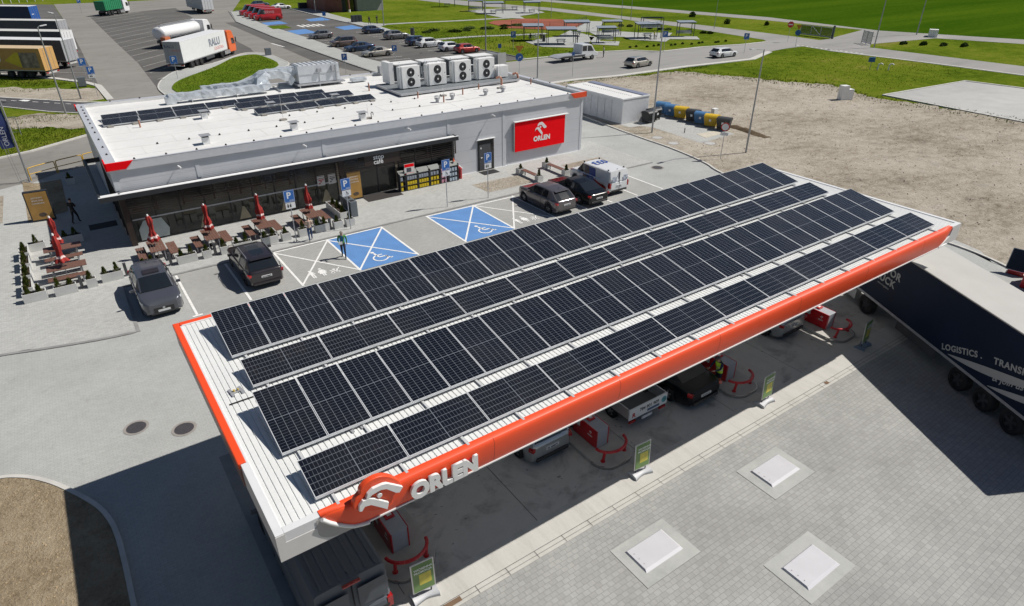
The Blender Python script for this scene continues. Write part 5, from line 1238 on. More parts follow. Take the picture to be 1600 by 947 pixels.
bin_(49.9,24.75-.2,'y','yellow container next to the last black one', -1.15)
bin_(49.9,23.4-.3,'k','black container at the near end of the row', -1.15)
o = MB().box(52.2,52.8,26.2,26.6,.05,1.05).obj('junction_box', hvacw, bevel=.01); tag(o, 'small pale cabinet behind the nearer blue container', 'cabinet')
o = MB().box(46.0,46.06,24.3,24.36,.05,.5).obj('marker_post', darkg); tag(o, 'short dark marker post on the bin yard paving', 'post')
o = MB().prism([(46.6,23.4),(48.9,23.2),(48.9,22.2),(46.2,22.0)], .05, .068).obj('concrete_patch', mat('pale_patch', (.50,.46,.38), .9)); o['kind'] = 'structure'
# earth bank behind the yard
b = MB(); rr = []
for k in range(16):
    u = k/15; x = 51.1+.3*sin(u*5); y = 24.4-u*5.5; h = .03+.22*sin(pi*min(1,u*1.1+.05))
    rr.append([(x-.5,y,.04),(x-.2,y+.1,.04+h*.8*(.8+.3*sin(k*2.1))),(x+.2,y,.05+h*(.7+.3*cos(k*1.7))),(x+.7,y-.1,.04)])
o = b.loft(rr, closed=False, cap=False).obj('earth_bank', soil); o['kind'] = 'structure'
# manhole covers
iron = mat('cast_iron', (.055,.05,.055), .6, var=.2, vscale=14, bump=.5, bscale=24, coord='World')
for x, y, r, m_, lab in ((-1.5,7.4,.33,iron,'round dark manhole cover, left of the two near the canopy corner'),(-.1,6.35,.33,iron,'round dark manhole cover, right of the two near the canopy corner'),(42.8,24.6,.42,slabc,'round pale concrete lid on the sand nearest the lamp post'),(42.6,22.5,.42,slabc,'round pale concrete lid on the sand in the middle'),(45.2,20.7,.45,slabc,'round pale concrete lid at the edge of the bin yard'),(36.4,18.4,.4,iron,'dark manhole cover on the apron behind the white van')):
    t = thing('manhole_cover', lab, 'manhole', (x,y,.045)); MB().cyl((0,0,0),(0,0,.012),r,n=28,smooth=False).obj('lid', m_, t)
    b = MB()
    for i in range(32):
        a0, a1 = 2*pi*i/32, 2*pi*(i+1)/32; b.add([(r*cos(a0),r*sin(a0),.010),(r*1.28*cos(a0),r*1.28*sin(a0),.010),(r*1.28*cos(a1),r*1.28*sin(a1),.010),(r*cos(a1),r*sin(a1),.010)], [(0,1,2,3)])
    b.obj('ring', mat('ring_conc', (.27,.25,.23), .9, var=.15), t)
# tank hatches
hatchw = mat('hatch_cover', (.52,.52,.55), .45, var=.05, vscale=1.6)
hconc = ground_mat('hatch_concrete', [(0.3,(.30,.31,.30)),(0.5,(.40,.41,.395)),(0.7,(.46,.47,.45))], .8, 2.2, 12, .15, bdist=.01)
for (x0,y0),(a,c),lab in (((14.4,-7.9),(14.8,-7.5),'pale underground tank hatch nearest the canopy, upper right one'),((8.8,-7.9),(9.15,-7.5),'pale underground tank hatch at the lower left'),((12.0,-10.72),(12.35,-10.4),'pale underground tank hatch with stained concrete, nearest the camera')):
    t = thing('tank_hatch', lab, 'hatch', (x0,y0,.05), 0, 'white tank hatches')
    b = MB(); b.prism([(0,0),(2.12,0),(2.12,1.5),(0,1.5)], 0, .012); b.obj('concrete_rim', hconc, t)
    x1, y1 = a-x0, c-y0; b = MB(); b.loft([[(x1-.04,y1-.04,.012),(x1+1.44,y1-.04,.012),(x1+1.44,y1+.84,.012),(x1-.04,y1+.84,.012)],[(x1+.0,y1+.05,.065),(x1+1.37,y1+.05,.065),(x1+1.37,y1+.79,.065),(x1+.0,y1+.79,.065)]], smooth=False); b.obj('cover', hatchw, t)
    for k in range(3): MB().cyl((x1+.1,y1+.2+k*.2,.075),(x1+.1,y1+.2+k*.2,.079),.012,n=6).obj('bolt', darkg, t)
# odd white block on the sand, probes
t = thing('concrete_block', 'white stepped block standing alone on the sand', 'block', (71.6,24.1,.05), -.4); MB().box(-.75,.05,-.35,.35,0,1.5).box(.05,.7,-.35,.35,0,1.1).obj('body', hvacw, t)
t = thing('meter_post', 'small blue box on a post beside two white bent pipes in the grass', 'meter post', (92.5,33,0), -.7); MB().box(-.4,.4,-.1,.1,1.0,1.6).obj('box', signblue, t); MB().cyl((0,0,0),(0,0,1.0),.04).obj('post', lampg, t)
for dx in (1.,2.4):
    b = MB(); b.tube([(92.5+dx*.7,33-dx*.7,0),(92.5+dx*.7,33-dx*.7,.7),(92.7+dx*.7,32.8-dx*.7,.85),(92.9+dx*.7,32.6-dx*.7,.7)], .09, 8); tag(b.obj('vent_pipe', whitep), ('left' if dx < 2 else 'right')+' white bent pipe next to the blue meter box in the grass', 'pipe')
# ================================================================ VEHICLES
VS = .93      # heights in this scene run slightly low, matched to the photo
tyre = mat('tyre', (.016,.016,.017), .8, var=.15)
rimm = mat('rim_alloy', (.34,.35,.37), .35, metal=.8, var=.05)
carglass = mat('car_glass', (.012,.015,.018), .05, var=.05, spec=.7, coat=.5, coat_r=.03)
lampred = mat('tail_lamp_red', (.35,.01,.012), .2, var=.1, coat=.6)
lampclr = mat('headlamp_clear', (.55,.58,.60), .15, var=.1, coat=.8)
platew = mat('number_plate_white', (.66,.67,.68), .5, var=.03)
trimb = mat('car_trim_black', (.022,.022,.024), .6, var=.1)
def paint(name, col, met=.3):
    return mat('paint_'+name, col, .30, metal=met, var=.03, vscale=.7, coat=.8, coat_r=.04)
def interp(tab, x):
    if x <= tab[0][0]: return tab[0][1]
    for (a, va), (c, vc) in zip(tab[:-1], tab[1:]):
        if x <= c:
            t = (x-a)/(c-a); t = t*t*(3-2*t)*.5+t*.5; return va+(vc-va)*t
    return tab[-1][1]
CT = { # L, W, H, hood z, belt z front/rear, windscreen base, roof front, roof rear, tail glass base, tail deck z, wheelbase, front overhang
 'hatch': dict(L=4.05,W=1.78,H=1.48,hood=.86,belt=.92,deck=.98,ws=1.0,rf=1.72,rr=3.42,tg=3.92,wb=2.55,fo=.80,tail='hatch'),
 'suv':   dict(L=4.38,W=1.86,H=1.60,hood=.98,belt=1.02,deck=1.05,ws=1.12,rf=1.80,rr=3.72,tg=4.22,wb=2.63,fo=.86,tail='hatch'),
 'cross': dict(L=4.32,W=1.80,H=1.58,hood=.98,belt=1.0,deck=1.04,ws=1.08,rf=1.78,rr=3.60,tg=4.15,wb=2.63,fo=.84,tail='hatch'),
 'sedan': dict(L=4.72,W=1.83,H=1.44,hood=.82,belt=.90,deck=1.0,ws=1.22,rf=2.02,rr=3.35,tg=4.12,wb=2.75,fo=.92,tail='sedan'),
 'wagon': dict(L=4.60,W=1.80,H=1.46,hood=.84,belt=.91,deck=.95,ws=1.12,rf=1.85,rr=4.05,tg=4.48,wb=2.65,fo=.90,tail='hatch'),
 'mpv':   dict(L=4.30,W=1.80,H=1.66,hood=1.02,belt=.98,deck=1.02,ws=.80,rf=1.55,rr=3.90,tg=4.22,wb=2.65,fo=.82,tail='hatch'),
 'van':   dict(L=4.45,W=1.84,H=1.84,hood=1.08,belt=1.08,deck=1.05,ws=.92,rf=1.50,rr=4.34,tg=4.42,wb=2.80,fo=.86,tail='van'),
 'bigvan':dict(L=5.85,W=2.02,H=2.52,hood=1.22,belt=1.32,deck=1.3,ws=.85,rf=1.62,rr=5.74,tg=5.82,wb=3.70,fo=.95,tail='van'),
}
def wheel(parent, x, y, r, w, side, steel=False, z=None, rm=None):
    rm = rm or rimm
    z = r if z is None else z
    t = MB()
    n = 26; rings = []
    for rr, yy in ((r*.60,-w/2),(r*.90,-w/2),(r,-w*.36),(r,w*.36),(r*.90,w/2),(r*.60,w/2)):
        rings.append([(x+rr*cos(2*pi*i/n), y+yy*side, z+rr*sin(2*pi*i/n)) for i in range(n)])
    t.loft(rings, cap=False); wl_ = t.obj('wheel', [tyre], parent, fixn=True)
    b = MB(); yo = y+side*w*.40
    b.cyl((x,y-side*w*.3,z),(x,y+side*w*.28,z),r*.62,n=n,smooth=False)
    rim = b.obj('rim_disc', trimb, wl_)
    b = MB(); m_ = n
    for i in range(m_):
        a0, a1 = 2*pi*i/m_, 2*pi*(i+1)/m_
        b.quad((x+r*.56*cos(a0),yo,z+r*.56*sin(a0)),(x+r*.65*cos(a0),yo,z+r*.65*sin(a0)),(x+r*.65*cos(a1),yo,z+r*.65*sin(a1)),(x+r*.56*cos(a1),yo,z+r*.56*sin(a1)))
    for k in range(5):
        a = 2*pi*k/5+.3; d = Vector((cos(a),0,sin(a))); s_ = Vector((-sin(a),0,cos(a))); c = Vector((x,yo,z))
        b.quad(*(c-s_*r*.09, c+d*r*.58-s_*r*.13, c+d*r*.58+s_*r*.13, c+s_*r*.09))
    b.cyl((x,yo-side*.01,z),(x,yo+side*.004,z),r*.14,n=10)
    b.obj('rim', rm, wl_)
    return wl_
def car(kind, lab, x, y, hd, pm_, group=None, plate='', rails=False, roofglass=False, lowtrim=True, detail=True, name='parked_car', cat='car', z0=.05, panel_van=False, zs=VS, rimw=None):
    D = CT[kind]; L_, W, H = D['L'], D['W'], D['H']; hw = W/2
    root = thing(name, lab, cat, (x,y,z0), hd, group); root.scale = (1,1,zs)
    # local frame: front at +x ; s = distance from the front bumper
    X = lambda s: L_/2-s
    fa, ra = D['fo'], D['fo']+D['wb']; R_ = .325 if kind not in ('suv','bigvan','van') else .345
    belt = lambda s: interp([(0,D['hood']*.80),(.12,D['hood']*.90),(D['ws']*.6,D['hood']),(D['ws'],D['belt']-.01),(2.2,D['belt']+.02),(D['tg'],D['deck']),(L_-.03,D['deck']-.03 if D['tail'] != 'sedan' else .92),(L_,D['deck']-.12)], s)
    topc = lambda s: interp([(0,D['hood']*.76),(.10,D['hood']*.90),(.35,D['hood']*.98),(D['ws'],D['hood']+.07),(D['ws']+.3,D['belt']+.03),(D['tg'],D['deck']+.03),(L_-.05,D['deck'] if D['tail'] != 'sedan' else .95),(L_,D['deck']-.1)], s)
    half = lambda s: interp([(0,hw*.66),(.06,hw*.80),(.22,hw*.92),(.55,hw*.985),(1.2,hw),(L_-1.0,hw*(1 if kind in ('van','bigvan') else .99)),(L_-.35,hw*.955),(L_-.08,hw*.87),(L_,hw*.78)], s)
    zbot = lambda s: interp([(0,.30),(.15,.22),(.5,.18),(L_-.5,.18),(L_-.12,.24),(L_,.34)], s)
    def arch(s):
        z = 0
        for c in (fa, ra):
            d = abs(s-c); Ra = R_+.055
            if d < Ra: z = max(z, R_+sqrt(Ra*Ra-d*d))
        return z
    st = sorted(set([0,.03,.08,.16,.28,.42] + [c+dx for c in (fa,ra) for dx in (-R_-.057,-R_-.05,-R_*.92,-R_*.72,-R_*.45,-R_*.2,0,R_*.2,R_*.45,R_*.72,R_*.92,R_+.05,R_+.057)] + [D['ws'],D['ws']+.3,D['rf'],(fa+ra)/2,D['tg'],L_-.28,L_-.14,L_-.06,L_-.02,L_]))
    st = [s for s in st if 0 <= s <= L_]
    rings = []
    for s in st:
        h_ = half(s); zb = zbot(s); za = max(zb, arch(s)); bz = belt(s); tc = topc(s); mid = max(za+.015, .62*bz)
        sh = [(0,zb),(h_*.62,zb),(h_*.64,za if za > zb else zb+.01),(h_*.955,za+.001),(h_*.985,min(za+.02, mid)),(h_,mid),(h_*.99,bz-.10 if bz-.10 > mid else mid+.02),(h_*.945,bz),(h_*.86,bz+(tc-bz)*.45+.012),(h_*.5,tc-.004),(0,tc)]
        ring = [(X(s),-a,z) for a, z in sh] + [(X(s),a,z) for a, z in sh[-2:0:-1]]
        rings.append(ring)
    b = MB(); n = len(rings[0]); b.loft(rings, 0, cap=True)
    # underside and sills darker
    o = len(b.f)
    for i, f in enumerate(b.f):
        if len(f) == 4:
            zs_ = [b.v[j][2] for j in f]; yy = [abs(b.v[j][1]) for j in f]
            if (max(yy) <= hw*.66 and max(zs_) < .8*D['hood'] and sum(zs_)/4 < .5) or (lowtrim and max(zs_) < .40): b.m[i] = 1
    body = b.obj('body', [pm_, trimb], root, fixn=True)
    # greenhouse
    gs = [(D['ws'],0.,0.)]
    roofz = lambda s: interp([(D['rf'],H-.045),((D['rf']+D['rr'])/2,H),(D['rr'],H-(.05 if kind not in ('van','bigvan') else .01))], s)
    hwr = hw*(.74 if kind not in ('van','bigvan','mpv') else (.86 if kind != 'mpv' else .78))
    hwb = hw*.925
    bp = (D['rf']+.62) if panel_van else (D['rf']+D['rr'])/2+.02; cp_ = D['rr']-.25
    S_list = [D['rf'], D['rf']+.12, bp-.05, bp+.05, D['rr']-.34, D['rr']-.22, D['rr']]
    def gr(s, zt, wr, zb_, wb_):
        inset = .10
        return [(X(s),-wb_,zb_),(X(s),-wr,zt-.055),(X(s),-(wr-.07),zt-.008),(X(s),-wr*.45,zt+.012),(X(s),wr*.45,zt+.012),(X(s),wr-.07,zt-.008),(X(s),wr,zt-.055),(X(s),wb_,zb_)]
    R0 = [(X(D['ws']),-hwb*.90,belt(D['ws'])-.0),(X(D['ws']),-hwb*.88,topc(D['ws'])+.004),(X(D['ws']-.02),-hwb*.80,topc(D['ws'])+.006),(X(D['ws']-.06),-hwb*.4,topc(D['ws'])+.012),(X(D['ws']-.06),hwb*.4,topc(D['ws'])+.012),(X(D['ws']-.02),hwb*.80,topc(D['ws'])+.006),(X(D['ws']),hwb*.88,topc(D['ws'])+.004),(X(D['ws']),hwb*.90,belt(D['ws']))]
    rg = [R0] + [gr(s, roofz(s), hwr, belt(s)-.02, hwb) for s in S_list]
    tz = D['deck']+.02
    kk = D['tg']
    R9 = [(X(kk),-hwb*.93,tz-.05),(X(kk),-hwb*.90,tz),(X(kk),-hwb*.82,tz+.01),(X(kk+.02),-hwb*.4,tz+.015),(X(kk+.02),hwb*.4,tz+.015),(X(kk),hwb*.82,tz+.01),(X(kk),hwb*.90,tz),(X(kk),hwb*.93,tz-.05)]
    rg.append(R9)
    P_, Gs, Wf, Wr = MB(), [], MB(), MB()
    lastg = len(rg)-2
    for k in range(len(rg)-1):
        A, B = rg[k], rg[k+1]
        for i in range(7):
            q = [A[i],A[i+1],B[i+1],B[i]]
            side = i in (0, 6)
            if k == 0:
                if i in (2,3,4): Wf.add(q, [(0,1,2,3)], 0, True)
                elif side: P_.add(q, [(0,1,2,3)], 1, True)
                else: P_.add(q, [(0,1,2,3)], 0, True)
            elif k == lastg:
                if i in (2,3,4): Wr.add(q, [(0,1,2,3)], 0, True)
                else: P_.add(q, [(0,1,2,3)], 0 if not side else 0, True)
            elif side:
                if k in (2,4) or (k == 1): 
                    if panel_van and k == 4: P_.add(q, [(0,1,2,3)], 0, True)
                    elif k == 1 and False: pass
                    else:
                        g = MB(); g.add(q, [(0,1,2,3)], 0, True); Gs.append(g)
                elif k == 3: P_.add(q, [(0,1,2,3)], 1 if not panel_van else 0, True)
                else: P_.add(q, [(0,1,2,3)], 0, True)
            else: P_.add(q, [(0,1,2,3)], 2 if (roofglass and i == 3 and k in (2,3,4)) else 0, True)
    sub(P_.obj('roof', [pm_, trimb, carglass], None, fixn=False), body)
    Wf.obj('windscreen', carglass, root); 
    if kind not in ('bigvan','van') : Wr.obj('rear_window', carglass, root)
    else: Wr.obj('rear_panel', pm_, root)
    for g in Gs: g.obj('side_window', carglass, root)
    # wheels
    for s in (fa, ra):
        for sd_ in (-1, 1): wheel(root, X(s), sd_*(hw-.115), R_, .21, sd_)
    # lamps, plates, mirrors, handles, bumper
    for sd_ in (-1, 1):
        zf = D['hood']*.74
        b = MB(); b.loft([[(X(.10),sd_*hw*.55,zf),(X(.10),sd_*hw*.55,zf+.10)],[(X(.10)+.005,sd_*hw*.70,zf+.01),(X(.10)-.02,sd_*hw*.70,zf+.13)],[(X(.26),sd_*(half(.2)+.012),zf+.04),(X(.30),sd_*(half(.22)+.008),zf+.16)],[(X(.48),sd_*(half(.48)+.008),zf+.10),(X(.50),sd_*(half(.50)+.004),zf+.17)]], closed=False, cap=False)
        b.v = [(vx+.035,vy,vz) for vx,vy,vz in b.v]; b.obj('headlight', lampclr, root)
        zt = D['deck']-.18
        b = MB()
        if kind in ('van','bigvan'): b.box(X(L_)+.0,X(L_)+.20,min(sd_*hw*.80,sd_*(hw*.94)),max(sd_*hw*.80,sd_*(hw*.94)),zt-.28,zt+.10)
        else: b.cbox((X(L_)+.10,sd_*hw*.80,zt),(.20,hw*.30,.13 if kind != 'suv' else .12),sd_*.35)
        b.obj('tail_light', lampred, root)
        b = MB(); b.cbox((X(D['ws']+.42),sd_*(hw+.10),D['belt']+.04),(.10,.19,.13),sd_*-.15); b.cyl((X(D['ws']+.40),sd_*(hw-.06),D['belt']),(X(D['ws']+.40),sd_*(hw+.05),D['belt']+.02),.02,n=5); b.obj('mirror', pm_, root, bevel=.02)
        if detail:
            for s in ((D['rf']+.75, bp+.75) if kind not in ('bigvan','van') else (1.9,2.9)):
                b = MB(); b.cbox((X(s),sd_*(hw*.985),D['belt']-.13),(.16,.03,.028)); b.obj('door_handle', pm_, root)
            b = MB()
            for s in (D['ws']+.12, bp, cp_+.1 if kind not in('van','bigvan') else 3.0):
                b.box(X(s)-.004,X(s)+.004,min(sd_*(hw-.03),sd_*(hw+.0012)),max(sd_*(hw-.03),sd_*(hw+.0012)),.30,D['belt']-.04)
            b.obj('door_gap', blackm, root)
        if rails:
            b = MB(); b.tube([(X(D['rf']+.15),sd_*(hwr-.05),H-.01),(X(D['rf']+.3),sd_*(hwr-.05),H+.045),(X(D['rr']-.3),sd_*(hwr-.05),H+.045),(X(D['rr']-.12),sd_*(hwr-.05),H-.01)], .016, 6); b.obj('roof_rail', alu, root)
    b = MB(); b.box(X(.0)-.02,X(.0)+.014,-hw*.48,hw*.48,.34,.58 if kind != 'van' else .62); gr_ = b.obj('grille', trimb, root)
    b = MB(); b.cyl((X(0)+.014,0,.55),(X(0)+.022,0,.55),.055,n=14); b.obj('badge_ring', alu, root)
    for s, nm in ((0,'front'),(L_,'rear')):
        sg_ = 1 if s == 0 else -1; zc = .40 if s == 0 else (.72 if D['tail'] != 'sedan' else .62)
        if s == 0: pt = MB().box(X(0)+.014,X(0)+.024,-.26,.26,.36,.47).obj('number_plate', platew, root)
        else:
            xr = X(L_); pt = MB().box(xr-.028,xr-.018+.02,-.26,.26,zc-.055,zc+.055).obj('number_plate', platew, root)
            if plate: text('plate_lettering', plate, .10, mat('plate_black', (.02,.02,.02), .6), (xr-.029,.22,zc-.035), (0,-1,0), (0,0,1), pt, depth=.002, bold=.003)
    b = MB(); b.cbox((X(L_)-.005,0,.38),(.12,hw*1.5,.14)); b.cbox((X(0)-.02,0,.28),(.10,hw*1.3,.10)); b.obj('bumper', trimb if lowtrim else pm_, root, bevel=.03)
    if detail and D['tail'] == 'hatch':
        b = MB(); b.cbox((X(D['rr'])-.06,0,H-.055),(.26,hwr*1.62,.03),0,0,-.10); b.obj('spoiler', pm_, root, bevel=.01)
    if detail:
        MB().cyl((X(D['rr'])+.25,0,H),(X(D['rr'])+.12,0,H+.09),.018,.01,6).obj('aerial', trimb, root)
    if kind in ('van','bigvan'):
        b = MB(); b.box(X(L_)-.012,X(L_)+.1,-.006,.006,.45,H-.12); b.obj('rear_door_gap', blackm, root)
    return root
UP = pi/2; DN = -pi/2
P_grey = paint('graphite', (.085,.09,.108), .35); P_brn = paint('dark_brown', (.018,.014,.017), .0); P_blk = mat('paint_black', (.003,.0035,.005), .30, spec=.35, var=.03, coat=.25, coat_r=.06)
P_tau = paint('taupe', (.13,.115,.12), .5); P_wht = paint('white', (.74,.75,.76), 0); P_sil = paint('silver', (.42,.43,.44), .6)
P_navy = paint('navy', (.022,.045,.10), .4); P_bge = paint('champagne', (.46,.43,.38), .5); P_red = paint('red', (.42,.035,.025), .1); P_brz = paint('bronze', (.16,.12,.11), .5)
P_dsl = mat('slate_van_paint', (.095,.107,.125), .55, var=.04); P_post = paint('post_red', (.50,.012,.018), 0); P_mid = paint('mid_grey', (.20,.20,.21), .5)
def sq(x, y): pass
c1 = car('cross','grey crossover by the terrace with its nose towards the canopy, left of a white line', .92,17.5,DN,P_grey,plate='',z0=.05)
MB().quad((-.30,-.36,1.592),(.22,-.36,1.592),(.22,.36,1.592),(-.30,.36,1.592)).obj('sunroof', mat('sunroof_dark', (.02,.02,.025), .35), c1)
car('suv','dark brown hatchback with silver roof rails parked tail-first beside the family bay', 5.72,17.72,UP,P_brn,plate='SZ 5VM67',rails=True,roofglass=True,z0=.05,lowtrim=False)
car('cross','taupe grey crossover, leftmost of the three vehicles parked by the planter benches', 24.42,16.92,UP,P_tau,plate='WN 4281L',z0=.05,roofglass=False)
car('sedan','black saloon parked between the taupe crossover and the white van', 27.1,17.05,UP,P_blk,plate='SK 732GP',z0=.05)
vn = car('van','white delivery van with blue and red side print and dark digits on its roof', 29.72,17.85,UP,P_wht,plate='SB 1870K',name='delivery_van',cat='van',panel_van=True,z0=.05,lowtrim=True)
b = MB(); hv = CT['van']['W']/2+.004
pv = MB().extr([(-.95,.42),(.55,.42),(.55,1.04),(-.55,1.06)], (0,hv,0), (1,0,0), (0,0,1), (0,.004,0)).obj('blue_print', mat('print_blue', (.02,.07,.33), .4), vn)
q = MB()
for s_, xa, xb, mm, nmn in ((1,-.62,.45,'print_blue','blue_print_upper'),(1,.02,.42,'portrait','portrait_upper')):
    yy0, yy1 = (.866,.812) if mm == 'print_blue' else (.872,.818)
    q = MB(); q.add([(xa-.1,yy0,1.05),(xb,yy0,1.05),(xb,yy1,1.68),(xa,yy1,1.68)][::-1], [(0,1,2,3)]); q.obj(nmn, MATS['print_blue'] if mm == 'print_blue' else mat('print_mix', (.16,.12,.11), .5, var=.7, vscale=6), vn)
MB().extr([(-1.9,.42),(-.97,.42),(-.62,.95),(-1.9,.6)], (0,hv,0), (1,0,0), (0,0,1), (0,.004,0)).obj('red_print', mat('print_red', (.45,.03,.03), .4), vn)
MB().extr([(.0,.45),(.50,.45),(.50,1.0),(.1,1.02)], (0,hv+.005,0), (1,0,0), (0,0,1), (0,.004,0)).obj('portrait_print', mat('print_mix', (.16,.12,.11), .5, var=.7, vscale=6), vn)
text('roof_lettering', '033', .95, mat('print_blue') if False else MATS['print_blue'], (.25,-.66,1.858), (0,1,0), (-1,0,0), vn, depth=.003, bold=.015, sx=.85)
for k, tx in enumerate(('OFERTA','DLA','FIRM')): text('side_lettering', tx, .13, wlo, (-.12,hv+.006,.88-.16*k), (-1,0,0), (0,0,1), vn, depth=.003)
for s in (-.5,.5):
    MB().box(-2.235,-2.228,s-.22,s+.16,1.05,1.42).obj('rear_print', mat('print_pale', (.40,.44,.52), .5, var=.5, vscale=7), vn)
for (a, c) in ((.7,.7),(.7,-.7),(-1.8,.7),(-1.8,-.7)): MB().box(a-.05,a+.05,c-.03,c+.03,1.80,1.90).obj('rack_foot', trimb, vn)
# under the canopy
gv = car('bigvan','large slate grey panel van under the left end of the canopy, only its rear sunlit', 1.82,-2.0,UP,P_dsl,name='panel_van',cat='van',panel_van=True,z0=.055,zs=.90)
for k in range(7): MB().box(-2.75,1.1,-.72+k*.225,-.66+k*.225,2.525,2.55).obj('roof_rib', P_dsl, gv, bevel=.008)
MB().box(-2.93,-2.85,-.22,.22,2.42,2.46).obj('brake_light', lampred, gv)
MB().box(-2.935,-2.925,-.85,-.06,.9,1.0).obj('door_moulding', trimb, gv); MB().box(-2.935,-2.925,.06,.85,.9,1.0).obj('door_moulding', trimb, gv)
for s in (-1,1): MB().box(-2.932,-2.925,s*.48-.36,s*.48+.36,1.45,2.2).obj('door_panel', mat('van_door_panel', (.07,.08,.095), .4), gv, bevel=.003)
car('mpv','pale silver people carrier with only its tail showing under the canopy beside the second island', 9.72,-.35,UP,P_sil,plate='SK 6M87V',z0=.055,lowtrim=True)
car('sedan','black saloon refuelling beside the worker in the yellow vest', 16.25,-1.08,UP,P_blk,plate='SG 81LN4',z0=.055)
car('suv','silver off-roader with its tail showing under the canopy near the fourth island', 23.2,-.22,UP,P_sil,plate='EBR 52KJ',z0=.055)
# dropside pickup
pk = thing('dropside_truck', 'small dropside truck with white tailgate lettered with a phone number, under the canopy', 'pickup truck', (13.75,.3,.055), UP)
b = MB(); b.box(-3.2,-.1,-.92,.92,.48,.55); b.obj('load_bed', darkg, pk)
for s in (-1,1): MB().box(-3.15,-.1,min(s*.90,s*.94),max(s*.90,s*.94),.55,.98).obj('side_board', alu, pk)
tg = MB().box(-3.23,-3.18,-.94,.94,.52,.98).obj('tailgate', platew, pk)
text('tailgate_lettering', '784 901 909', .20, mat('plate_black', (.02,.02,.02), .6) if 'plate_black' not in MATS else MATS['plate_black'], (-3.232,.45,.74), (0,-1,0), (0,0,1), tg, depth=.003, bold=.004, sx=.95)
MB().box(-3.236,-3.231,-.55,.05,.58,.68).obj('web_strip', mat('strip_blue', (.05,.10,.2), .5), tg); MB().cyl((-3.231,-.78,.76),(-3.238,-.78,.76),.13,n=16).obj('round_logo', mat('logo_teal', (.05,.25,.28), .4, var=.5, vscale=8), tg)
text('tailgate_mark', 'R', .26, redd, (-3.232,.80,.60), (0,-1,0), (0,0,1), tg, depth=.003, bold=.01)
MB().box(0,1.5,-.88,.88,.4,1.55).obj('cab', P_wht, pk, bevel=.12); MB().box(.2,1.2,-.885,.885,1.05,1.45).obj('cab_window', carglass, pk)
for s in (-1,1):
    MB().cbox((-3.2,s*.75,.40),(.06,.30,.10)).obj('tail_light', lampred, pk)
    for x in (-2.2,.9): wheel(pk, x, s*.78, .31, .2, s)
MB().box(-3.24,-3.2,-.22,.28,.32,.42).obj('number_plate', platew, pk); MB().box(-3.1,.0,-.4,.4,.35,.47).obj('chassis', darkg, pk)
# far car park
FC = [('hatch','small grey hatchback nearest the blue bay in the far car park',42.4,106.2,pi,P_mid),
 ('mpv','bronze people carrier in the left row of the far car park',42.0,94.7,pi,P_brz),
 ('sedan','navy saloon between the bronze people carrier and the champagne saloon',42.1,88.4,pi,P_navy),
 ('sedan','champagne saloon at the near end of the left row, behind the air handler',42.2,82.0,pi,P_bge),
 ('hatch','navy hatchback alone in the right row by the bright blue bay',53.3,107.9,0,P_navy),
 ('suv','grey off-roader in the right row next to the navy hatchback',53.2,98.0,0,P_mid),
 ('suv','dark car mostly hidden behind the white off-roader',52.9,88.9,0,P_navy),
 ('suv','white off-roader in the right row of the far car park',53.3,85.9,0,P_wht),
 ('hatch','white hatchback partly hidden beside the red car',54.2,80.4,0,P_wht),
 ('hatch','red car at the near end of the right row, above the fan units',55.2,77.2,0,P_red),
 ('sedan','white saloon behind the row of red vans',54.8,167.0,.1,P_wht),
 ('suv','dark car at the top picture edge behind the red vans',52.2,176,.1,P_navy),
 ('wagon','pale champagne estate car driving on the access road',68.2,52.7,.12,P_bge),
 ('wagon','white estate car farthest right on the access road',84.9,51.4+.25,-.03,P_wht)]
for k, lab, x, y, h, p in FC: car(k, lab, x, y, h, p, z0=.03, detail=False, group='cars in the far car park and on the access road')
for i, (x, y) in enumerate(((44.0,142.2),(44.0,146.3),(44.1,150.4),(44.2,154.6))):
    v = car('bigvan',['nearest red panel van with white lettering','second red panel van from the front of the row','third red panel van from the front of the row','rearmost red panel van of the row'][i], x, y, pi-.05, P_post, z0=.03, detail=False, group='red delivery vans parked in a row', name='delivery_van', cat='van', panel_van=True)
    if i == 0: text('van_lettering', 'SERWIS', .75, mat('faded_white', (.6,.5,.5), .6), (1.0,1.035,1.55), (-1,0,0), (0,0,1), v, depth=.005, sx=.9)
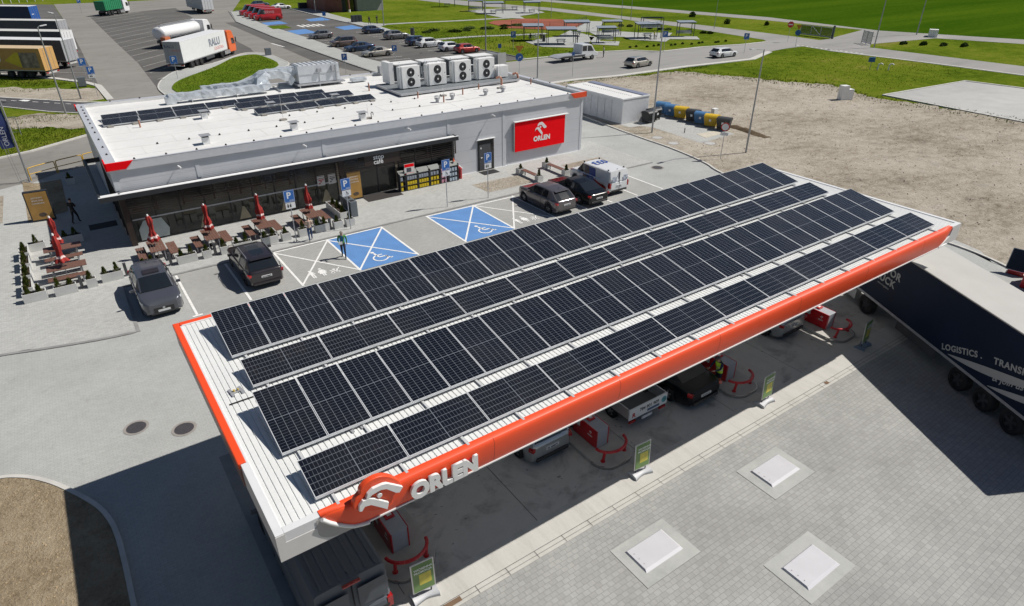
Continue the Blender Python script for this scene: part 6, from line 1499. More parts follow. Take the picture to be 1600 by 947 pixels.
# ---- lorries
truckrim = mat('truck_rim', (.05,.05,.055), .6, var=.2)
def tyre_set(t, xs, hw, r=.48, w=.36):
    for x in xs:
        for s in (-1,1): wheel(t, x, s*(hw-w/2), r, w, s, rm=truckrim)
def tractor(t, x0, pm_, hgt=3.3, hw=1.22):
    """cab in front of x0, local +x forward"""
    b = MB(); side = [(x0,.75),(x0+.2,.45),(x0+2.15,.40),(x0+2.30,.9),(x0+2.28,1.6),(x0+2.05,2.55),(x0+1.6,hgt-.1),(x0+.9,hgt),(x0,hgt-.05)]
    rings = []
    for y, k in ((-hw,.95),(-hw+.10,1.),(hw-.10,1.),(hw,.95)):
        cx, cz = x0+1.1, 1.8; rings.append([(cx+(a-cx)*k, y, cz+(c-cz)*k) for a, c in side])
    b.loft(rings, smooth=False); cb = b.obj('cab', pm_, t, bevel=.05)
    g = MB(); g.add([(x0+2.305,-1.05,1.65),(x0+2.305,1.05,1.65),(x0+2.10,.98,2.5),(x0+2.10,-.98,2.5)], [(0,1,2,3)]); g.obj('windscreen', carglass, t)
    for s in (-1,1):
        y = s*(hw+.004); g = MB(); g.extr([(x0+1.0,1.55),(x0+1.95,1.5),(x0+1.85,2.3),(x0+1.0,2.35)], (0,y,0), (1,0,0), (0,0,1), (0,s*.004,0)); g.obj('side_window', carglass, t)
        MB().cbox((x0+2.15,s*(hw+.18),2.05),(.12,.12,.7)).obj('mirror', trimb, t); MB().cbox((x0+2.28,s*.85,.75),(.08,.4,.2)).obj('headlight', lampclr, t)
        MB().box(x0-1.6,x0+.2,min(s*.95,s*hw),max(s*.95,s*hw),.35,.85).obj('side_tank', alu, t)
    MB().box(x0+2.2,x0+2.33,-.9,.9,.9,1.45).obj('grille', trimb, t)
    MB().box(x0-3.6,x0+.4,-.4,.4,.55,.85).obj('chassis', darkg, t)
    tyre_set(t, (x0+1.05, x0-2.35), 1.2)
def semi(lab, rx, ry, hd, L_, T, side_m, roof_m, rear_m, cabp=None, ribs=True, name='semi_trailer', hw=1.22, z0=.03, zb=1.05):
    """rear centre at (rx, ry), +x forward"""
    t = thing(name, lab, 'lorry' if cabp else 'trailer', (rx,ry,z0), hd)
    MB().box(.03,L_,-hw,-hw+.05,zb,T).obj('side_curtain', side_m, t); MB().box(.03,L_,hw-.05,hw,zb,T).obj('side_curtain', side_m, t)
    MB().box(L_-.05,L_+.02,-hw+.05,hw-.05,zb,T).obj('front_wall', side_m, t)
    b = MB(); b.box(0,L_+.03,-hw-.01,hw+.01,T,T+.06); b.obj('roof', roof_m, t, bevel=.03)
    dr_ = MB().box(-.03,.03,-hw,hw,zb-.1,T).obj('rear_door', rear_m, t)
    for y in (-.62,0,.62): sub(MB().box(-.045,-.031,y-.02,y+.02,zb,T-.1).obj('lock_bar', mat('lock_bar_grey', (.25,.25,.25), .5), None), dr_)
    MB().box(0,L_,-.55,.55,zb-.35,zb-.02).obj('chassis', darkg, t); MB().box(0,L_,-hw,-hw+.08,zb-.12,zb).obj('side_rail', galv, t); MB().box(0,L_,hw-.08,hw,zb-.12,zb).obj('side_rail', galv, t)
    MB().box(-.02,.1,-hw+.05,hw-.05,.55,.75).obj('bumper_bar', mat('bumper_white', (.5,.5,.48), .6), t)
    for s in (-1,1): MB().box(-.06,0,min(s*.75,s*1.15),max(s*.75,s*1.15),.62,.76).obj('tail_light', lampred, t)
    tyre_set(t, (2.2,3.5,4.8), hw, .47)
    MB().box(6.2,8.6,-hw+.02,-hw+.08,.5,.95).obj('side_guard', darkg, t); MB().box(6.2,8.6,hw-.08,hw-.02,.5,.95).obj('side_guard', darkg, t)
    if cabp: tractor(t, L_+.55, cabp, min(T+.05, 3.5))
    return t
tw = mat('trailer_white', (.70,.71,.72), .45, var=.05); tdk = mat('curtain_dark', (.085,.085,.092), .6, var=.12); tgr = mat('trailer_grey', (.34,.35,.37), .5, var=.06)
troof = mat('trailer_roof', (.56,.56,.54), .6, var=.08); tgold = mat('trailer_gold', (.48,.27,.085), .5, var=.08); tblue = mat('trailer_blue', (.018,.09,.33), .45, var=.06); tnavy = mat('curtain_navy', (.012,.028,.075), .5, var=.12)
H141 = radians(141)
def corner_center(a, c): return ((a[0]+c[0])/2, (a[1]+c[1])/2)
g = semi('gold trailer with a yellow triangle and white round emblem, nearest of the parked row', *corner_center((-.14,87.8),(1.76,90.4)), radians(140), 12.6, 3.55, tgold, mat('gold_roof', (.55,.42,.26), .6), mat('gold_door', (.55,.33,.12), .5, var=.08))
hs = 1.222
MB().extr([(2.9,1.3),(5.0,2.1),(3.3,3.1),(2.9,3.1)], (0,hs,0), (1,0,0), (0,0,1), (0,.006,0)).obj('yellow_print', mat('print_yellow', (.60,.48,.03), .5), g)
MB().extr([(.5,1.3),(2.85,1.3),(2.85,3.1),(.5,3.1)], (0,hs,0), (1,0,0), (0,0,1), (0,.006,0)).obj('photo_print', mat('print_photo', (.22,.19,.16), .5, var=.8, vscale=1.6), g)
MB().cyl((5.9,hs,2.3),(5.9,hs+.008,2.3),.45,n=20).obj('round_print', tw, g)
semi('grey-tailed trailer with dark curtain side, second in the parked row behind the gold one', *corner_center((2.75,95.2),(4.46,96.8)), radians(139), 12.6, 3.6, tdk, tw, tgr)
semi('white-tailed trailer with dark side, third in the parked row', *corner_center((3.43,105.9),(5.18,108.0)), radians(140), 12.6, 3.6, tdk, troof, tw)
semi('grey trailer with dark side, fourth in the parked row', *corner_center((3.89,123.0),(5.58,125.3)), radians(140), 12.6, 3.6, tdk, troof, tgr)
g = semi('bright blue trailer, farthest in the parked row on the left', *corner_center((1.1,157.0),(2.96,159.9)), radians(140), 12.6, 3.6, tnavy, tw, tblue)
MB().box(-.05,-.032,.2,.8,2.1,2.2).obj('rear_print', wlo, g)
# RALU lorry
ra_ = semi('white RALU LOGISTIKA trailer lorry with orange cab beside the green wedge', 14.62,85.35, radians(51), 12.9, 3.6, tw, tw, tgr, cabp=paint('orange_cab', (.75,.14,.03), 0), name='articulated_lorry', hw=1.2)
dk = mat('ralu_blue', (.06,.085,.15), .5, var=.3, vscale=9); rdl = mat('ralu_red', (.65,.16,.13), .5)
text('trailer_lettering', 'RALU', 1.35, dk, (7.6,-1.205,2.05), (1,0,0), (0,0,1), ra_, depth=.006, bold=.055)
b = MB()
for k in range(9): b.box(7.4,12.2,-1.214,-1.2115,2.08+k*.11,2.105+k*.11)
b.obj('lettering_stripe', tw, ra_)
text('trailer_lettering', 'LOGISTIKA', .62, rdl, (8.9,-1.205,1.38), (1,0,0), (0,0,1), ra_, depth=.006, sx=.95)
text('rear_lettering', 'RALU', .55, dk, (-.034,1.05,2.85), (0,-1,0), (0,0,1), ra_, depth=.004, bold=.01); text('rear_lettering', 'LOGISTIKA', .26, rdl, (-.034,.2,2.45), (0,-1,0), (0,0,1), ra_, depth=.004)
text('fine_lettering', 'www. logistyka krajowa', .2, tgr, (1.6,-1.205,1.25), (1,0,0), (0,0,1), ra_, depth=.004) if False else None
# tanker
tk = thing('tanker_lorry', 'white tank lorry with polished barrel and orange hose box behind the RALU lorry', 'lorry', (16.6,108.3,.03), radians(47))
b = MB(); rings = []
for x, k in ((0,.55),(.10,.85),(.35,1.),(10.2,1.),(10.5,.85),(10.6,.5)): rings.append([(x, 1.18*k*cos(2*pi*i/24), 2.25+1.0*k*sin(2*pi*i/24)) for i in range(24)])
b.loft(rings); b.obj('tank', mat('tank_white', (.80,.80,.80), .3, metal=.0, var=.03, coat=.5), tk)
b = MB(); b.box(.4,10.2,-.35,.35,3.2,3.32); b.obj('walkway', galv, tk); b = MB(); b.tube([(.4,-.55,3.3),(.4,-.55,3.6),(10,-.55,3.6),(10,-.55,3.3)], .03, 5); b.obj('handrail', alu, tk)
MB().box(-.2,1.2,-1.2,-.4,.6,1.7).obj('hose_box', mat('hose_orange', (.50,.15,.06), .5), tk); MB().box(.5,9.8,-1.15,-1.0,.9,1.3).obj('pipe_rail', galv, tk); MB().box(0,10.4,-.45,.45,.8,1.25).obj('chassis', darkg, tk)
tyre_set(tk, (2.,3.3,4.6), 1.2, .47); tractor(tk, 11.2, tw, 3.3)
# green tipper
gt = thing('tipper_lorry', 'white-cabbed lorry with a green ribbed tipper body at the top left', 'lorry', (15.0,171.5,.03), radians(52))
gm_ = mat('tipper_green', (.025,.22,.10), .5, var=.06)
b = MB(); b.box(0,6.6,-1.2,-1.12,1.2,3.1).box(0,6.6,1.12,1.2,1.2,3.1).box(0,.08,-1.12,1.12,1.2,3.1).box(6.52,6.6,-1.12,1.12,1.2,3.1).box(.08,6.52,-1.12,1.12,1.2,1.3); bd_ = b.obj('tipper_body', gm_, gt)
for s in (-1,1):
    for k in range(9): sub(MB().box(.3+k*.73,.42+k*.73,min(s*1.2,s*1.27),max(s*1.2,s*1.27),1.25,3.08).obj('rib', gm_), bd_)
MB().box(0,8.,-.45,.45,.75,1.15).obj('chassis', darkg, gt); tyre_set(gt, (1.2,2.5), 1.2, .5); tractor(gt, 7.2, tw, 3.0)
semi('white box trailer seen from behind at the top, with a dark shadow to its left', 36.6,163.6, radians(96), 12., 3.6, mat('trailer_side_grey', (.50,.51,.52), .5), tw, tw)
# flatbed recovery truck
fb = thing('recovery_truck', 'white crew-cab recovery truck with empty low flatbed on the access road', 'recovery truck', (60.2,61.9,.03), .0)
b = MB(); b.loft([[(0,-1.1,.62),(0,1.1,.62),(0,1.1,.74),(0,-1.1,.74)],[(1.0,-1.1,.80),(1.0,1.1,.80),(1.0,1.1,.92),(1.0,-1.1,.92)],[(5.2,-1.1,.80),(5.2,1.1,.80),(5.2,1.1,.92),(5.2,-1.1,.92)]], smooth=False); b.obj('flatbed', galv, fb)
MB().box(.6,6,-.4,.4,.45,.8).obj('chassis', darkg, fb); MB().box(1.0,5.1,-1.12,-1.08,.62,.84).obj('side_rail', darkg, fb)
b = MB(); prof_ = [(4.5,.55),(7.6,.45),(7.75,.95),(7.1,1.2),(6.4,2.1),(6.0,2.2),(4.6,2.2)]; b.extr(prof_, (0,-1.0,0), (1,0,0), (0,0,1), (0,2.,0)); b.obj('cab', P_wht, fb, bevel=.08)
for s in (-1,1):
    MB().extr([(4.7,1.3),(5.5,1.3),(5.5,2.0),(4.7,2.0)], (0,s*1.004,0), (1,0,0), (0,0,1), (0,s*.004,0)).obj('side_window', carglass, fb); MB().extr([(5.65,1.25),(6.85,1.2),(6.3,1.95),(5.65,2.0)], (0,s*1.004,0), (1,0,0), (0,0,1), (0,s*.004,0)).obj('side_window', carglass, fb)
    for x in (2.6,6.6): wheel(fb, x, s*.9, .36, .24, s)
MB().add([(7.12,-.85,1.24),(7.12,.85,1.24),(6.45,.8,2.08),(6.45,-.8,2.08)], [(0,1,2,3)]) 
b = MB(); b.add([(7.14,-.85,1.22),(7.14,.85,1.22),(6.47,.8,2.08),(6.47,-.8,2.08)], [(0,1,2,3)]); b.obj('windscreen', carglass, fb)
# ---- the big navy trailer lorry beside the canopy; rear near corner at (22.9,-12.5), running along (.465,.885)
un = Vector((.465,.885,0)).normalized(); nn_ = Vector((.885,-.465,0)).normalized()
rear = Vector((22.85,-12.55,0))+nn_*1.22
bt = semi('huge navy lorry trailer with LOGISTICS lettering and cream roof, right of the canopy', rear.x, rear.y, math.atan2(.885,.465), 12.6, 3.56, mat('navy_curtain', (.003,.013,.040), .55, spec=.25, var=.15, vscale=.6, bump=.25, bscale=1.2), mat('cream_tarp', (.44,.435,.415), .75, var=.06, vscale=.7, bump=.15, bscale=2.5), tgr, cabp=P_navy, name='articulated_lorry', hw=1.22, z0=.05, zb=1.02)
cream = mat('print_cream', (.45,.46,.45), .6, var=.04)
yl = 1.225  # left side of the lorry faces the forecourt
def tt(body, size, u, z, ang, **k):
    ux = Vector((-cos(ang),0,sin(ang))); uy = Vector((sin(ang),0,cos(ang)))
    return text('trailer_lettering', body, size, cream, (u+.42,yl,z), ux, uy, bt, depth=.005, **k)
tt('LOGISTICS .', .33, 5.50, 1.14, radians(22.5), bold=.010, spacing=1.12); tt('TRANSPORT', .34, 3.22, 2.00, radians(15), bold=.010, spacing=1.12)
tt('& join us', .36, 3.02, 1.40, radians(19), shear=.35, bold=.004)
def curveband(P0, P1, w0, wm, w1, sag, name='swoosh'):
    b = MB(); n = 14; up_, lo_ = [], []
    for i in range(n+1):
        t = i/n; u = P0[0]+(P1[0]-P0[0])*t; z = P0[1]+(P1[1]-P0[1])*t - sag*4*t*(1-t); w = (w0*(1-t)**2+2*wm*t*(1-t)+w1*t*t)/2
        up_.append((u+.42, z+w)); lo_.append((u+.42, z-w))
    b.loft([[(a[0],yl+.003,a[1]),(c[0],yl+.003,c[1])] for a, c in zip(up_, lo_)], closed=False, cap=False); b.obj(name, cream, bt)
curveband((5.15,1.13),(.6,2.5),.02,.62,.05,.10); curveband((3.1,1.10),(.2,2.1),.02,.45,.05,.06)
text('trailer_lettering', 'MOTOR', .46, cream, (10.9,yl,2.48), (-1,0,.0), (0,0,1), bt, depth=.005, bold=.014, spacing=1.1)
text('trailer_lettering', 'TRUCK', .46, cream, (10.95,yl,2.04), (-1,0,.0), (0,0,1), bt, depth=.005, bold=.014, spacing=1.1)
text('trailer_lettering', 'www.logistics', .14, cream, (10.4,yl,1.84), (-1,0,.0), (0,0,1), bt, depth=.004)
# ================================================================ PUMP ISLANDS
isc = ground_mat('island_concrete', [(0.3,(.32,.31,.29)),(0.5,(.44,.43,.40)),(0.7,(.52,.50,.47))], 1.2, 4, 20, .15, bdist=.01)
steel = mat('stainless', (.50,.50,.49), .25, metal=.9, var=.05)
pumpred = mat('pump_red', (.50,.010,.016), .35, var=.05, coat=.4); pumpg = mat('pump_grey', (.36,.375,.41), .5, var=.05)
names = ['first island from the left, beside the slate grey van','second island, next to the silver people carrier','third island, where the worker in the yellow vest stands','fourth island, nearest the navy lorry']
for i, (xc, nm) in enumerate(zip(ISL, names)):
    t = thing('pump_island', 'concrete kerb of the '+nm, 'pump island', (xc,0,.052), 0, 'pump islands under the canopy')
    hw = .78; poly = [(-hw,3.2),(-hw,-3.35)] + [(-hw+.0+.55*(1-cos(a)), -3.35-.65*sin(a)) for a in [k*pi/12 for k in range(1,7)]] + [(hw-.55*(1-cos(a)), -3.35-.65*sin(a)) for a in [k*pi/12 for k in range(6,0,-1)]] + [(hw,-3.35),(hw,3.2)]
    MB().prism(poly, 0, .12).obj('kerb_block', isc, t, bevel=.012)
    b = MB(); ribbon(b, [(p[0]*1.012, p[1]*1.004) for p in poly[1:-1]], .03, .0, .116); b.obj('steel_nose', steel, t)
    p = thing('fuel_pump', 'red and grey pump on the '+nm, 'fuel pump', (xc+.0,0,.172), 0, 'fuel pumps')
    b = MB(); b.box(-.25,.27,-3.0,-1.85,0,.74); b.obj('cabinet', pumpg, p, bevel=.012)
    b = MB(); b.box(-.285,-.25,-2.98,-1.8,.02,.745); b.obj('side_panel', pumpred, p, bevel=.006); b = MB(); b.box(.27,.295,-2.98,-1.8,.02,.745); b.obj('side_panel', pumpred, p, bevel=.006)
    b = MB(); b.box(-.27,-.235,-3.01,-3.0,.0,.74).box(.24,.28,-3.01,-3.0,0,.74); b.obj('corner_trim', pumpred, p)
    b = MB(); b.box(-.22,.22,-1.85,-.98,0,1.35); cab2 = b.obj('dispenser_column', darkg, p, bevel=.01)
    b = MB(); b.box(-.14,.14,-2.45,-2.17,.742,.80); q = b.obj('terminal', pumpred, p, bevel=.01); sub(MB().box(-.06,.08,-2.38,-2.24,.80,.81).obj('keypad', whitep), q)
    b = MB(); b.cbox((0,-2.05,1.00),(.44,.05,.24)); b.cyl((0,-2.05,.74),(0,-2.05,.9),.03); q = b.obj('price_display', whitep, p, bevel=.01); sub(MB().cbox((0,-2.08,1.00),(.38,.012,.15)).obj('display_face', redsign), q)
    text('price_lettering', '6.59 5.89', .11, wlo, (-.17,-2.088,.965), (1,0,0), (0,0,1), q, depth=.003)
    for k in range(3): MB().tube(smooth_pts([(-.24,-1.7+k*.2,.95),(-.42,-1.72+k*.2,.6),(-.46,-1.75+k*.2,.25),(-.34,-1.72+k*.2,.12),(-.26,-1.7+k*.2,.35)],4), .018, 6).obj('hose', blackm, p)
    b = MB(); Ez = .52
    def eg(cx, cz, s, x, d):
        U = [(-.42,.30),(-.35,.52),(-.16,.66),(.12,.68),(.25,.60),(.68,.18),(.62,.05),(.36,.05),(.08,.38),(-.08,.42),(-.22,.38)]; L2 = [(-.68,-.12),(-.68,.05),(-.52,.22),(-.28,.25),(-.12,.12),(.22,-.36),(.18,-.62),(-.18,-.22),(-.40,.04),(-.56,.06)]
        for P in (U, L2): b.extr([(cx-a*s, cz+c*s) for a, c in P], (x,0,0), (0,1,0), (0,0,1), (d,0,0))
    eg(-2.70, .52, .10, -.286, -.003); b.obj('bird_mark', wlo, p)
    text('pump_lettering', 'ORLEN', .075, wlo, (-.288,-2.56,.36), (0,-1,0), (0,0,1), p, depth=.003, bold=.002)
    MB().box(-.292,-.287,-2.15,-1.95,.42,.66).obj('notice', whitep, p)
    r = thing('crash_bar', 'red curved crash bar, '+nm, 'crash bar', (xc,0,.172), 0, 'red crash bars')
    arc_ = [(.62*cos(a), -3.33-.52*sin(a), .44) for a in [radians(5+k*170/14) for k in range(15)]]
    MB().tube(arc_, .052, 10).obj('bent_tube', pumpred, r)
    for s in (-1,1): b = MB(); b.cyl((s*.48,-3.60,0),(s*.48,-3.66,.44),.052,n=10).cyl((s*.48,-3.60,0),(s*.48,-3.60,.015),.085,n=12); b.obj('post', pumpred, r)
# poster stands at the island noses
gp = mat('poster_green', (.16,.27,.09), .5, var=.12, vscale=2); yp = mat('poster_yellow', (.60,.52,.08), .5, var=.2, vscale=6)
for i, (x, rz, lab) in enumerate(((3.75,-.08,'green and yellow promotion stand before the first pump island by the grey van'),(11.75,-.05,'green and yellow promotion stand in front of the second pump island'),(18.3,.05,'green and yellow promotion stand in front of the third pump island, half in the sun'),(25.1,.12,'shaded promotion stand with a dark foot near the navy lorry'))):
    t = thing('promotion_stand', lab, 'poster stand', (x,-4.62,.056), rz, 'promotion stands in front of the islands')
    fr = MB().cbox((0,0,.78),(.66,.035,1.02),0,0,0,-.06).obj('frame', alu, t, bevel=.01)
    po = MB().cbox((0,-.022,.78),(.58,.012,.94),0,0,0,-.06).obj('poster', gp, t)
    MB().cbox((.05,-.031,.70),(.34,.008,.38),0,0,0,-.06).obj('yellow_print', yp, po if False else t)
    for k, (tx, sz_) in enumerate((('WIOSENNA',.098),('PROMOCJA',.098))): text('stand_lettering', tx, sz_, whitep, (-.26,-.055+.01*k*0,1.10-.115*k), (1,0,0), (0,.06,1), t, depth=.003, bold=.002)
    for k in range(3): MB().cbox((-.18,-.036,.52-.07*k),(.14,.006,.018),0,0,0,-.06).obj('print_line', whitep, t)
    MB().cbox((.21,-.032,.42),(.09,.008,.09),0,0,0,-.06).obj('print_mark', redsign, t)
    b = MB(); rr = []
    for k in range(11):
        u = k/10; w = .15+.09*abs(2*u-1)**1.5; rr.append([(-.36+.72*u, -w, .0),(-.36+.72*u, -w*.8, .10+.0*u),(-.36+.72*u, 0, .13-.04*sin(pi*u)),(-.36+.72*u, w*.8, .10),(-.36+.72*u, w, 0)])
    b.loft(rr, closed=True); b.obj('foot', mat('foot_grey', (.50,.51,.53), .5, var=.04) if i < 3 else mat('foot_blue', (.16,.22,.30), .5), t, bevel=.0)
    for s in (-.2,.2): MB().cyl((s,0,.10),(s,0,.3),.02,n=6).obj('spring', darkg, t)
# ================================================================ PICNIC SITE, FAR BUILDING, FENCE, PLANTS
paved = pav_big
def psheet(name, poly): return sheet(name, poly, .06, paved)
psheet('picnic_paving', [(70.0,82),(74.06,83.37),(79,84.5),(86.5,90),(84.5,80.4),(80.2,76.5),(76.2,73.1),(72.3,71.7),(68.7,75.5),(69.2,79)])
psheet('picnic_paving', [(88.0,86.0),(93.5,81.3),(100.3,76.2),(96.5,73.4),(100.0,69.9),(97.3,66.9),(93.2,70.2),(90.0,68.2),(86.9,73.8),(88.6,77.0),(85,80)])
psheet('picnic_paving', [(98.5,103),(103,98.5),(90.5,86.5),(87.5,89.0)])
psheet('picnic_paving', [(83.5,80.9),(84.6,78.6),(81.2,75.4),(83.7,73),(80,69.4),(77.4,73.0)])
psheet('picnic_paving', [(90.5,136),(97,137),(109,134),(104.5,121.5),(94.5,118),(92,112.5),(89,117),(90.8,131.6)])
def fpath(pts, w=1.5):
    b = MB(); ribbon(b, pts, w, .0, .055); b.obj('footpath', paved)['kind'] = 'structure'
fpath(smooth_pts([(59,120.3),(66,119.8),(78,117.5),(91,116)],3)); fpath(smooth_pts([(57.6,93.2),(66,93.0),(74,90.5),(80,89)],3)); fpath(smooth_pts([(87,88),(92,84.5),(95,79)],3),1.3)
sheet('red_court', [(80.5,110),(84,113),(92,113),(98,107),(97,98),(91.2,93.6),(84,93.5),(79,100)], .062, redc)
steel_d = mat('shelter_dark', (.045,.06,.065), .5, var=.05); sroof = mat('shelter_roof', (.27,.31,.36), .5, metal=.2, var=.08)
def fence_run(pts, h, lab, name='mesh_fence'):
    t = thing(name, lab, 'fence', (pts[0][0],pts[0][1],.0)); O = Vector((pts[0][0],pts[0][1],0))
    for p in pts: MB().cyl(Vector((p[0],p[1],0))-O, Vector((p[0],p[1],h))-O, .04, n=5).obj('post', steel_d, t)
    b = MB()
    for a, c in zip(pts[:-1], pts[1:]):
        a3 = Vector((*a,0))-O; c3 = Vector((*c,0))-O
        for k in range(1,7): b.cyl(a3+Vector((0,0,h*k/6)), c3+Vector((0,0,h*k/6)), .015, n=3, caps=False)
        n = int((c3-a3).length/.5)
        for k in range(n): q = a3.lerp(c3, k/n); b.cyl(q, q+Vector((0,0,h)), .010, n=3, caps=False)
    b.obj('mesh_panel', steel_d, t)
fence_run([(79.2,99.5),(80.0,97.3),(82,95.4),(84,93.2),(87.6,93.3),(91.4,93.3),(94.3,95.6),(97.3,97.8)], 1.5, 'low dark mesh fence along the near side of the red court')
def shelter(x, y, rz, L_, D_, lab, H_=2.35, tablep=True, roof=True):
    t = thing('picnic_shelter', lab, 'shelter', (x,y,.06), rz, 'dark steel picnic shelters')
    for a in (-L_/2,L_/2):
        for c in (-D_/2,D_/2): MB().box(a-.05,a+.05,c-.05,c+.05,0,H_).obj('post', steel_d, t)
    b = MB(); b.box(-L_/2,L_/2,-D_/2-.05,-D_/2+.05,H_-.15,H_).box(-L_/2,L_/2,D_/2-.05,D_/2+.05,H_-.15,H_).box(-L_/2-.05,-L_/2+.05,-D_/2,D_/2,H_-.13,H_-.01).box(L_/2-.05,L_/2+.05,-D_/2,D_/2,H_-.13,H_-.01); b.obj('roof_beam', steel_d, t)
    if roof: 
        b = MB(); b.extr([(-D_/2-.25,H_+.02),(D_/2+.25,H_+.16),(D_/2+.25,H_+.22),(-D_/2-.25,H_+.08)], (-L_/2-.25,0,0), (0,1,0), (0,0,1), (L_+.5,0,0)); b.obj('roof', sroof, t)
    b = MB(); 
    if tablep:
        b.box(-.8,.8,-.35,.35,.68,.73); b.obj('table_top', galv, t)
        for s in (-1,1): MB().box(-.8,.8,s*.72-.13,s*.72+.13,.40,.44).obj('bench_seat', galv, t)
        for a in (-.55,.55): MB().box(a-.03,a+.03,-.75,.75,.30,.36).box(a-.04,a+.04,-.04,.04,0,.68).obj('leg_frame', steel_d, t)
    else:
        MB().box(-L_/2,L_/2,D_/2-.5,D_/2-.1,.42,.46).obj('bench_seat', galv, t); MB().box(-L_/2,L_/2,D_/2-.06,D_/2-.02,.5,.9).obj('backrest', galv, t)
    return t
shelter(72.3,83.0,-.55,3.2,2.4,'picnic shelter with people sitting at its table, left of the big grey roof')
shelter(73.4,76.5,-.55,4.6,2.4,'widest picnic shelter with a blue-grey roof behind the recovery truck')
shelter(82.5,83.3,-.55,4.2,2.2,'picnic shelter standing just behind the widest one, beside the red court')
shelter(80.8,73.4,-.5,2.9,1.3,'small bench shelter with blue-grey roof right above the recovery truck cab',tablep=False)
shelter(88.3,80.2,-.5,3.2,1.3,'small bench shelter behind the one above the recovery truck cab',tablep=False)
shelter(91.2,73.8,-.5,4.2,2.2,'picnic shelter with bicycle racks and the yellow figure under it')
shelter(99.8,81.2,-.5,4.0,1.6,'open frame shelter without roof panel behind the bicycle racks',roof=False,tablep=False)
shelter(98.6,71.6,-.5,2.8,1.4,'rightmost bench shelter on its own paved corner',tablep=False)
shelter(92.8,134.5,-.5,3.4,1.6,'far left bench shelter by the distant paving behind the lamp post',tablep=False)
shelter(92.8,126.5,-.5,4.4,2.4,'far picnic shelter right of the tall lamp post')
shelter(102.5,131.5,-.5,5.0,2.4,'far picnic shelter at the top edge behind the others')
shelter(101.5,122.8,-.5,3.6,2.0,'far shelter with small table on the right of the distant paving')
shelter(93.0,149,-.5,4.0,2.0,'dark shelter cut off by the top picture edge')
t = thing('litter_bin', 'dark grey litter bin beside the occupied picnic shelter', 'litter bin', (72.6,80.2,.06)); MB().cyl((0,0,0),(0,0,1.1),.28,n=12).obj('drum', darkg, t)
t = thing('litter_bin', 'dark litter bin on the pavement edge between two far parked cars', 'litter bin', (57.9,100.8,.09)); MB().cyl((0,0,0),(0,0,1.2),.38,n=12).obj('drum', darkg, t)
for x, y, lab in ((28.7,91.6,'small dark bin on the rim of the green wedge beside the lorry'),(3.2,80.2,'grey bin at the kerb by the pale blue parking sign')):
    t = thing('litter_bin', lab, 'litter bin', (x,y,.1)); MB().box(-.4,.4,-.3,.3,0,1.0).obj('case', mat('bin_slate'), t) if False else MB().box(-.4,.4,-.3,.3,0,1.0).obj('case', MATS['bin_slate'], t)
for k in range(3):
    t = thing('bicycle_rack', ['left','middle','right'][k]+' bicycle hoop under the shelter with the yellow figure', 'bicycle rack', (88.7+k*.8,71.9-k*.5,.06), -.5, 'bicycle hoops'); MB().tube([(0,-.3,0),(0,-.3,.7),(0,.3,.7),(0,.3,0)], .035, 6).obj('hoop', steel_d, t)
for x, y, lab in ((57.2,127.4,'row of dark waste bins on the grass near the two walkers'),(58.6,165,'dark waste bins near the brown building front')):
    t = thing('bin_row', lab, 'waste bins', (x,y,.05))
    for k in range(3): MB().box(k*.75,k*.75+.68,-.5,.5,0,1.35).obj('waste_bin', mat('bin_dark', (.03,.035,.04), .5, var=.1), t, bevel=.03)
# far corner building
fbd = thing('amenity_building', 'single-storey building with rust-brown curved front and grey brick wall at the top', 'building', (66,156,0), .0)
rust = mat('rust_cladding', (.22,.09,.065), .6, var=.12, vscale=1); gbr = mat('grey_brick', (.36,.36,.38), .8, var=.1, vscale=2, speck=.12, bscale=8)
b = MB(); b.prism([(-4.5,-2),(-1.5,-5.5),(-1.5,8),(-5.5,8)],0,4.0); b.obj('rust_wall', rust, fbd)
b = MB(); b.box(-1.5,2.2,-4.4,8,0,3.9); b.obj('dark_wall', mat('dark_cladding', (.035,.045,.06), .5), fbd)
b = MB(); b.prism([(2.4,-5.6),(9.2,-5.9),(10.2,6),(2.4,7)],0,4.2); b.obj('brick_wall', gbr, fbd)
for k in range(3): MB().box(-.1+k*.75,.6+k*.75,-4.46,-4.41,.2,3.3).obj('window', carglass, fbd)
MB().box(5.2,6.6,-5.86,-5.80,2.6,3.6).obj('window', carglass, fbd); MB().cyl((-.2,-6.6,0),(-.2,-6.6,3.9),.22,n=10).obj('porch_column', rust, fbd)
MB().box(-6,10.5,-6.9,9,3.95,4.3).obj('roof', mat('flat_roof', (.25,.25,.26), .8), fbd); MB().cyl((-.2,-6.6,0),(-.2,-6.6,.6),.3,n=10).obj('column_base', whitep, fbd)
# gate
gt_ = thing('sliding_gate', 'long grey sliding gate with one diagonal brace beside the junction', 'gate', (117.9,60.8,0), math.atan2(-6.6,-.3)); Lg = 6.6
b = MB(); b.box(0,Lg,-.06,.06,.15,.35).box(0,Lg,-.03,.03,1.75,1.85); b.obj('frame_rail', galv, gt_)
for x in (0,2.2,4.2,6.5): MB().box(x-.05,x+.05,-.04,.04,.3,1.85).obj('upright', galv, gt_)
MB().cyl((2.2,0,1.8),(4.2,0,.35),.05,n=6).obj('diagonal_brace', galv, gt_); MB().box(Lg,Lg+.25,-.15,.15,0,2.2).obj('gate_post', steel_d, gt_)
MB().box(0,Lg,-.01,.01,.35,1.75).obj('mesh_infill', glass_mat('mesh_see_through', (.10,.11,.10), .8), gt_)
gt_ = thing('swing_gate', 'short grey barred gate wing standing open right of the junction', 'gate', (117.0,48.3,0), math.atan2(-4,-2.6))
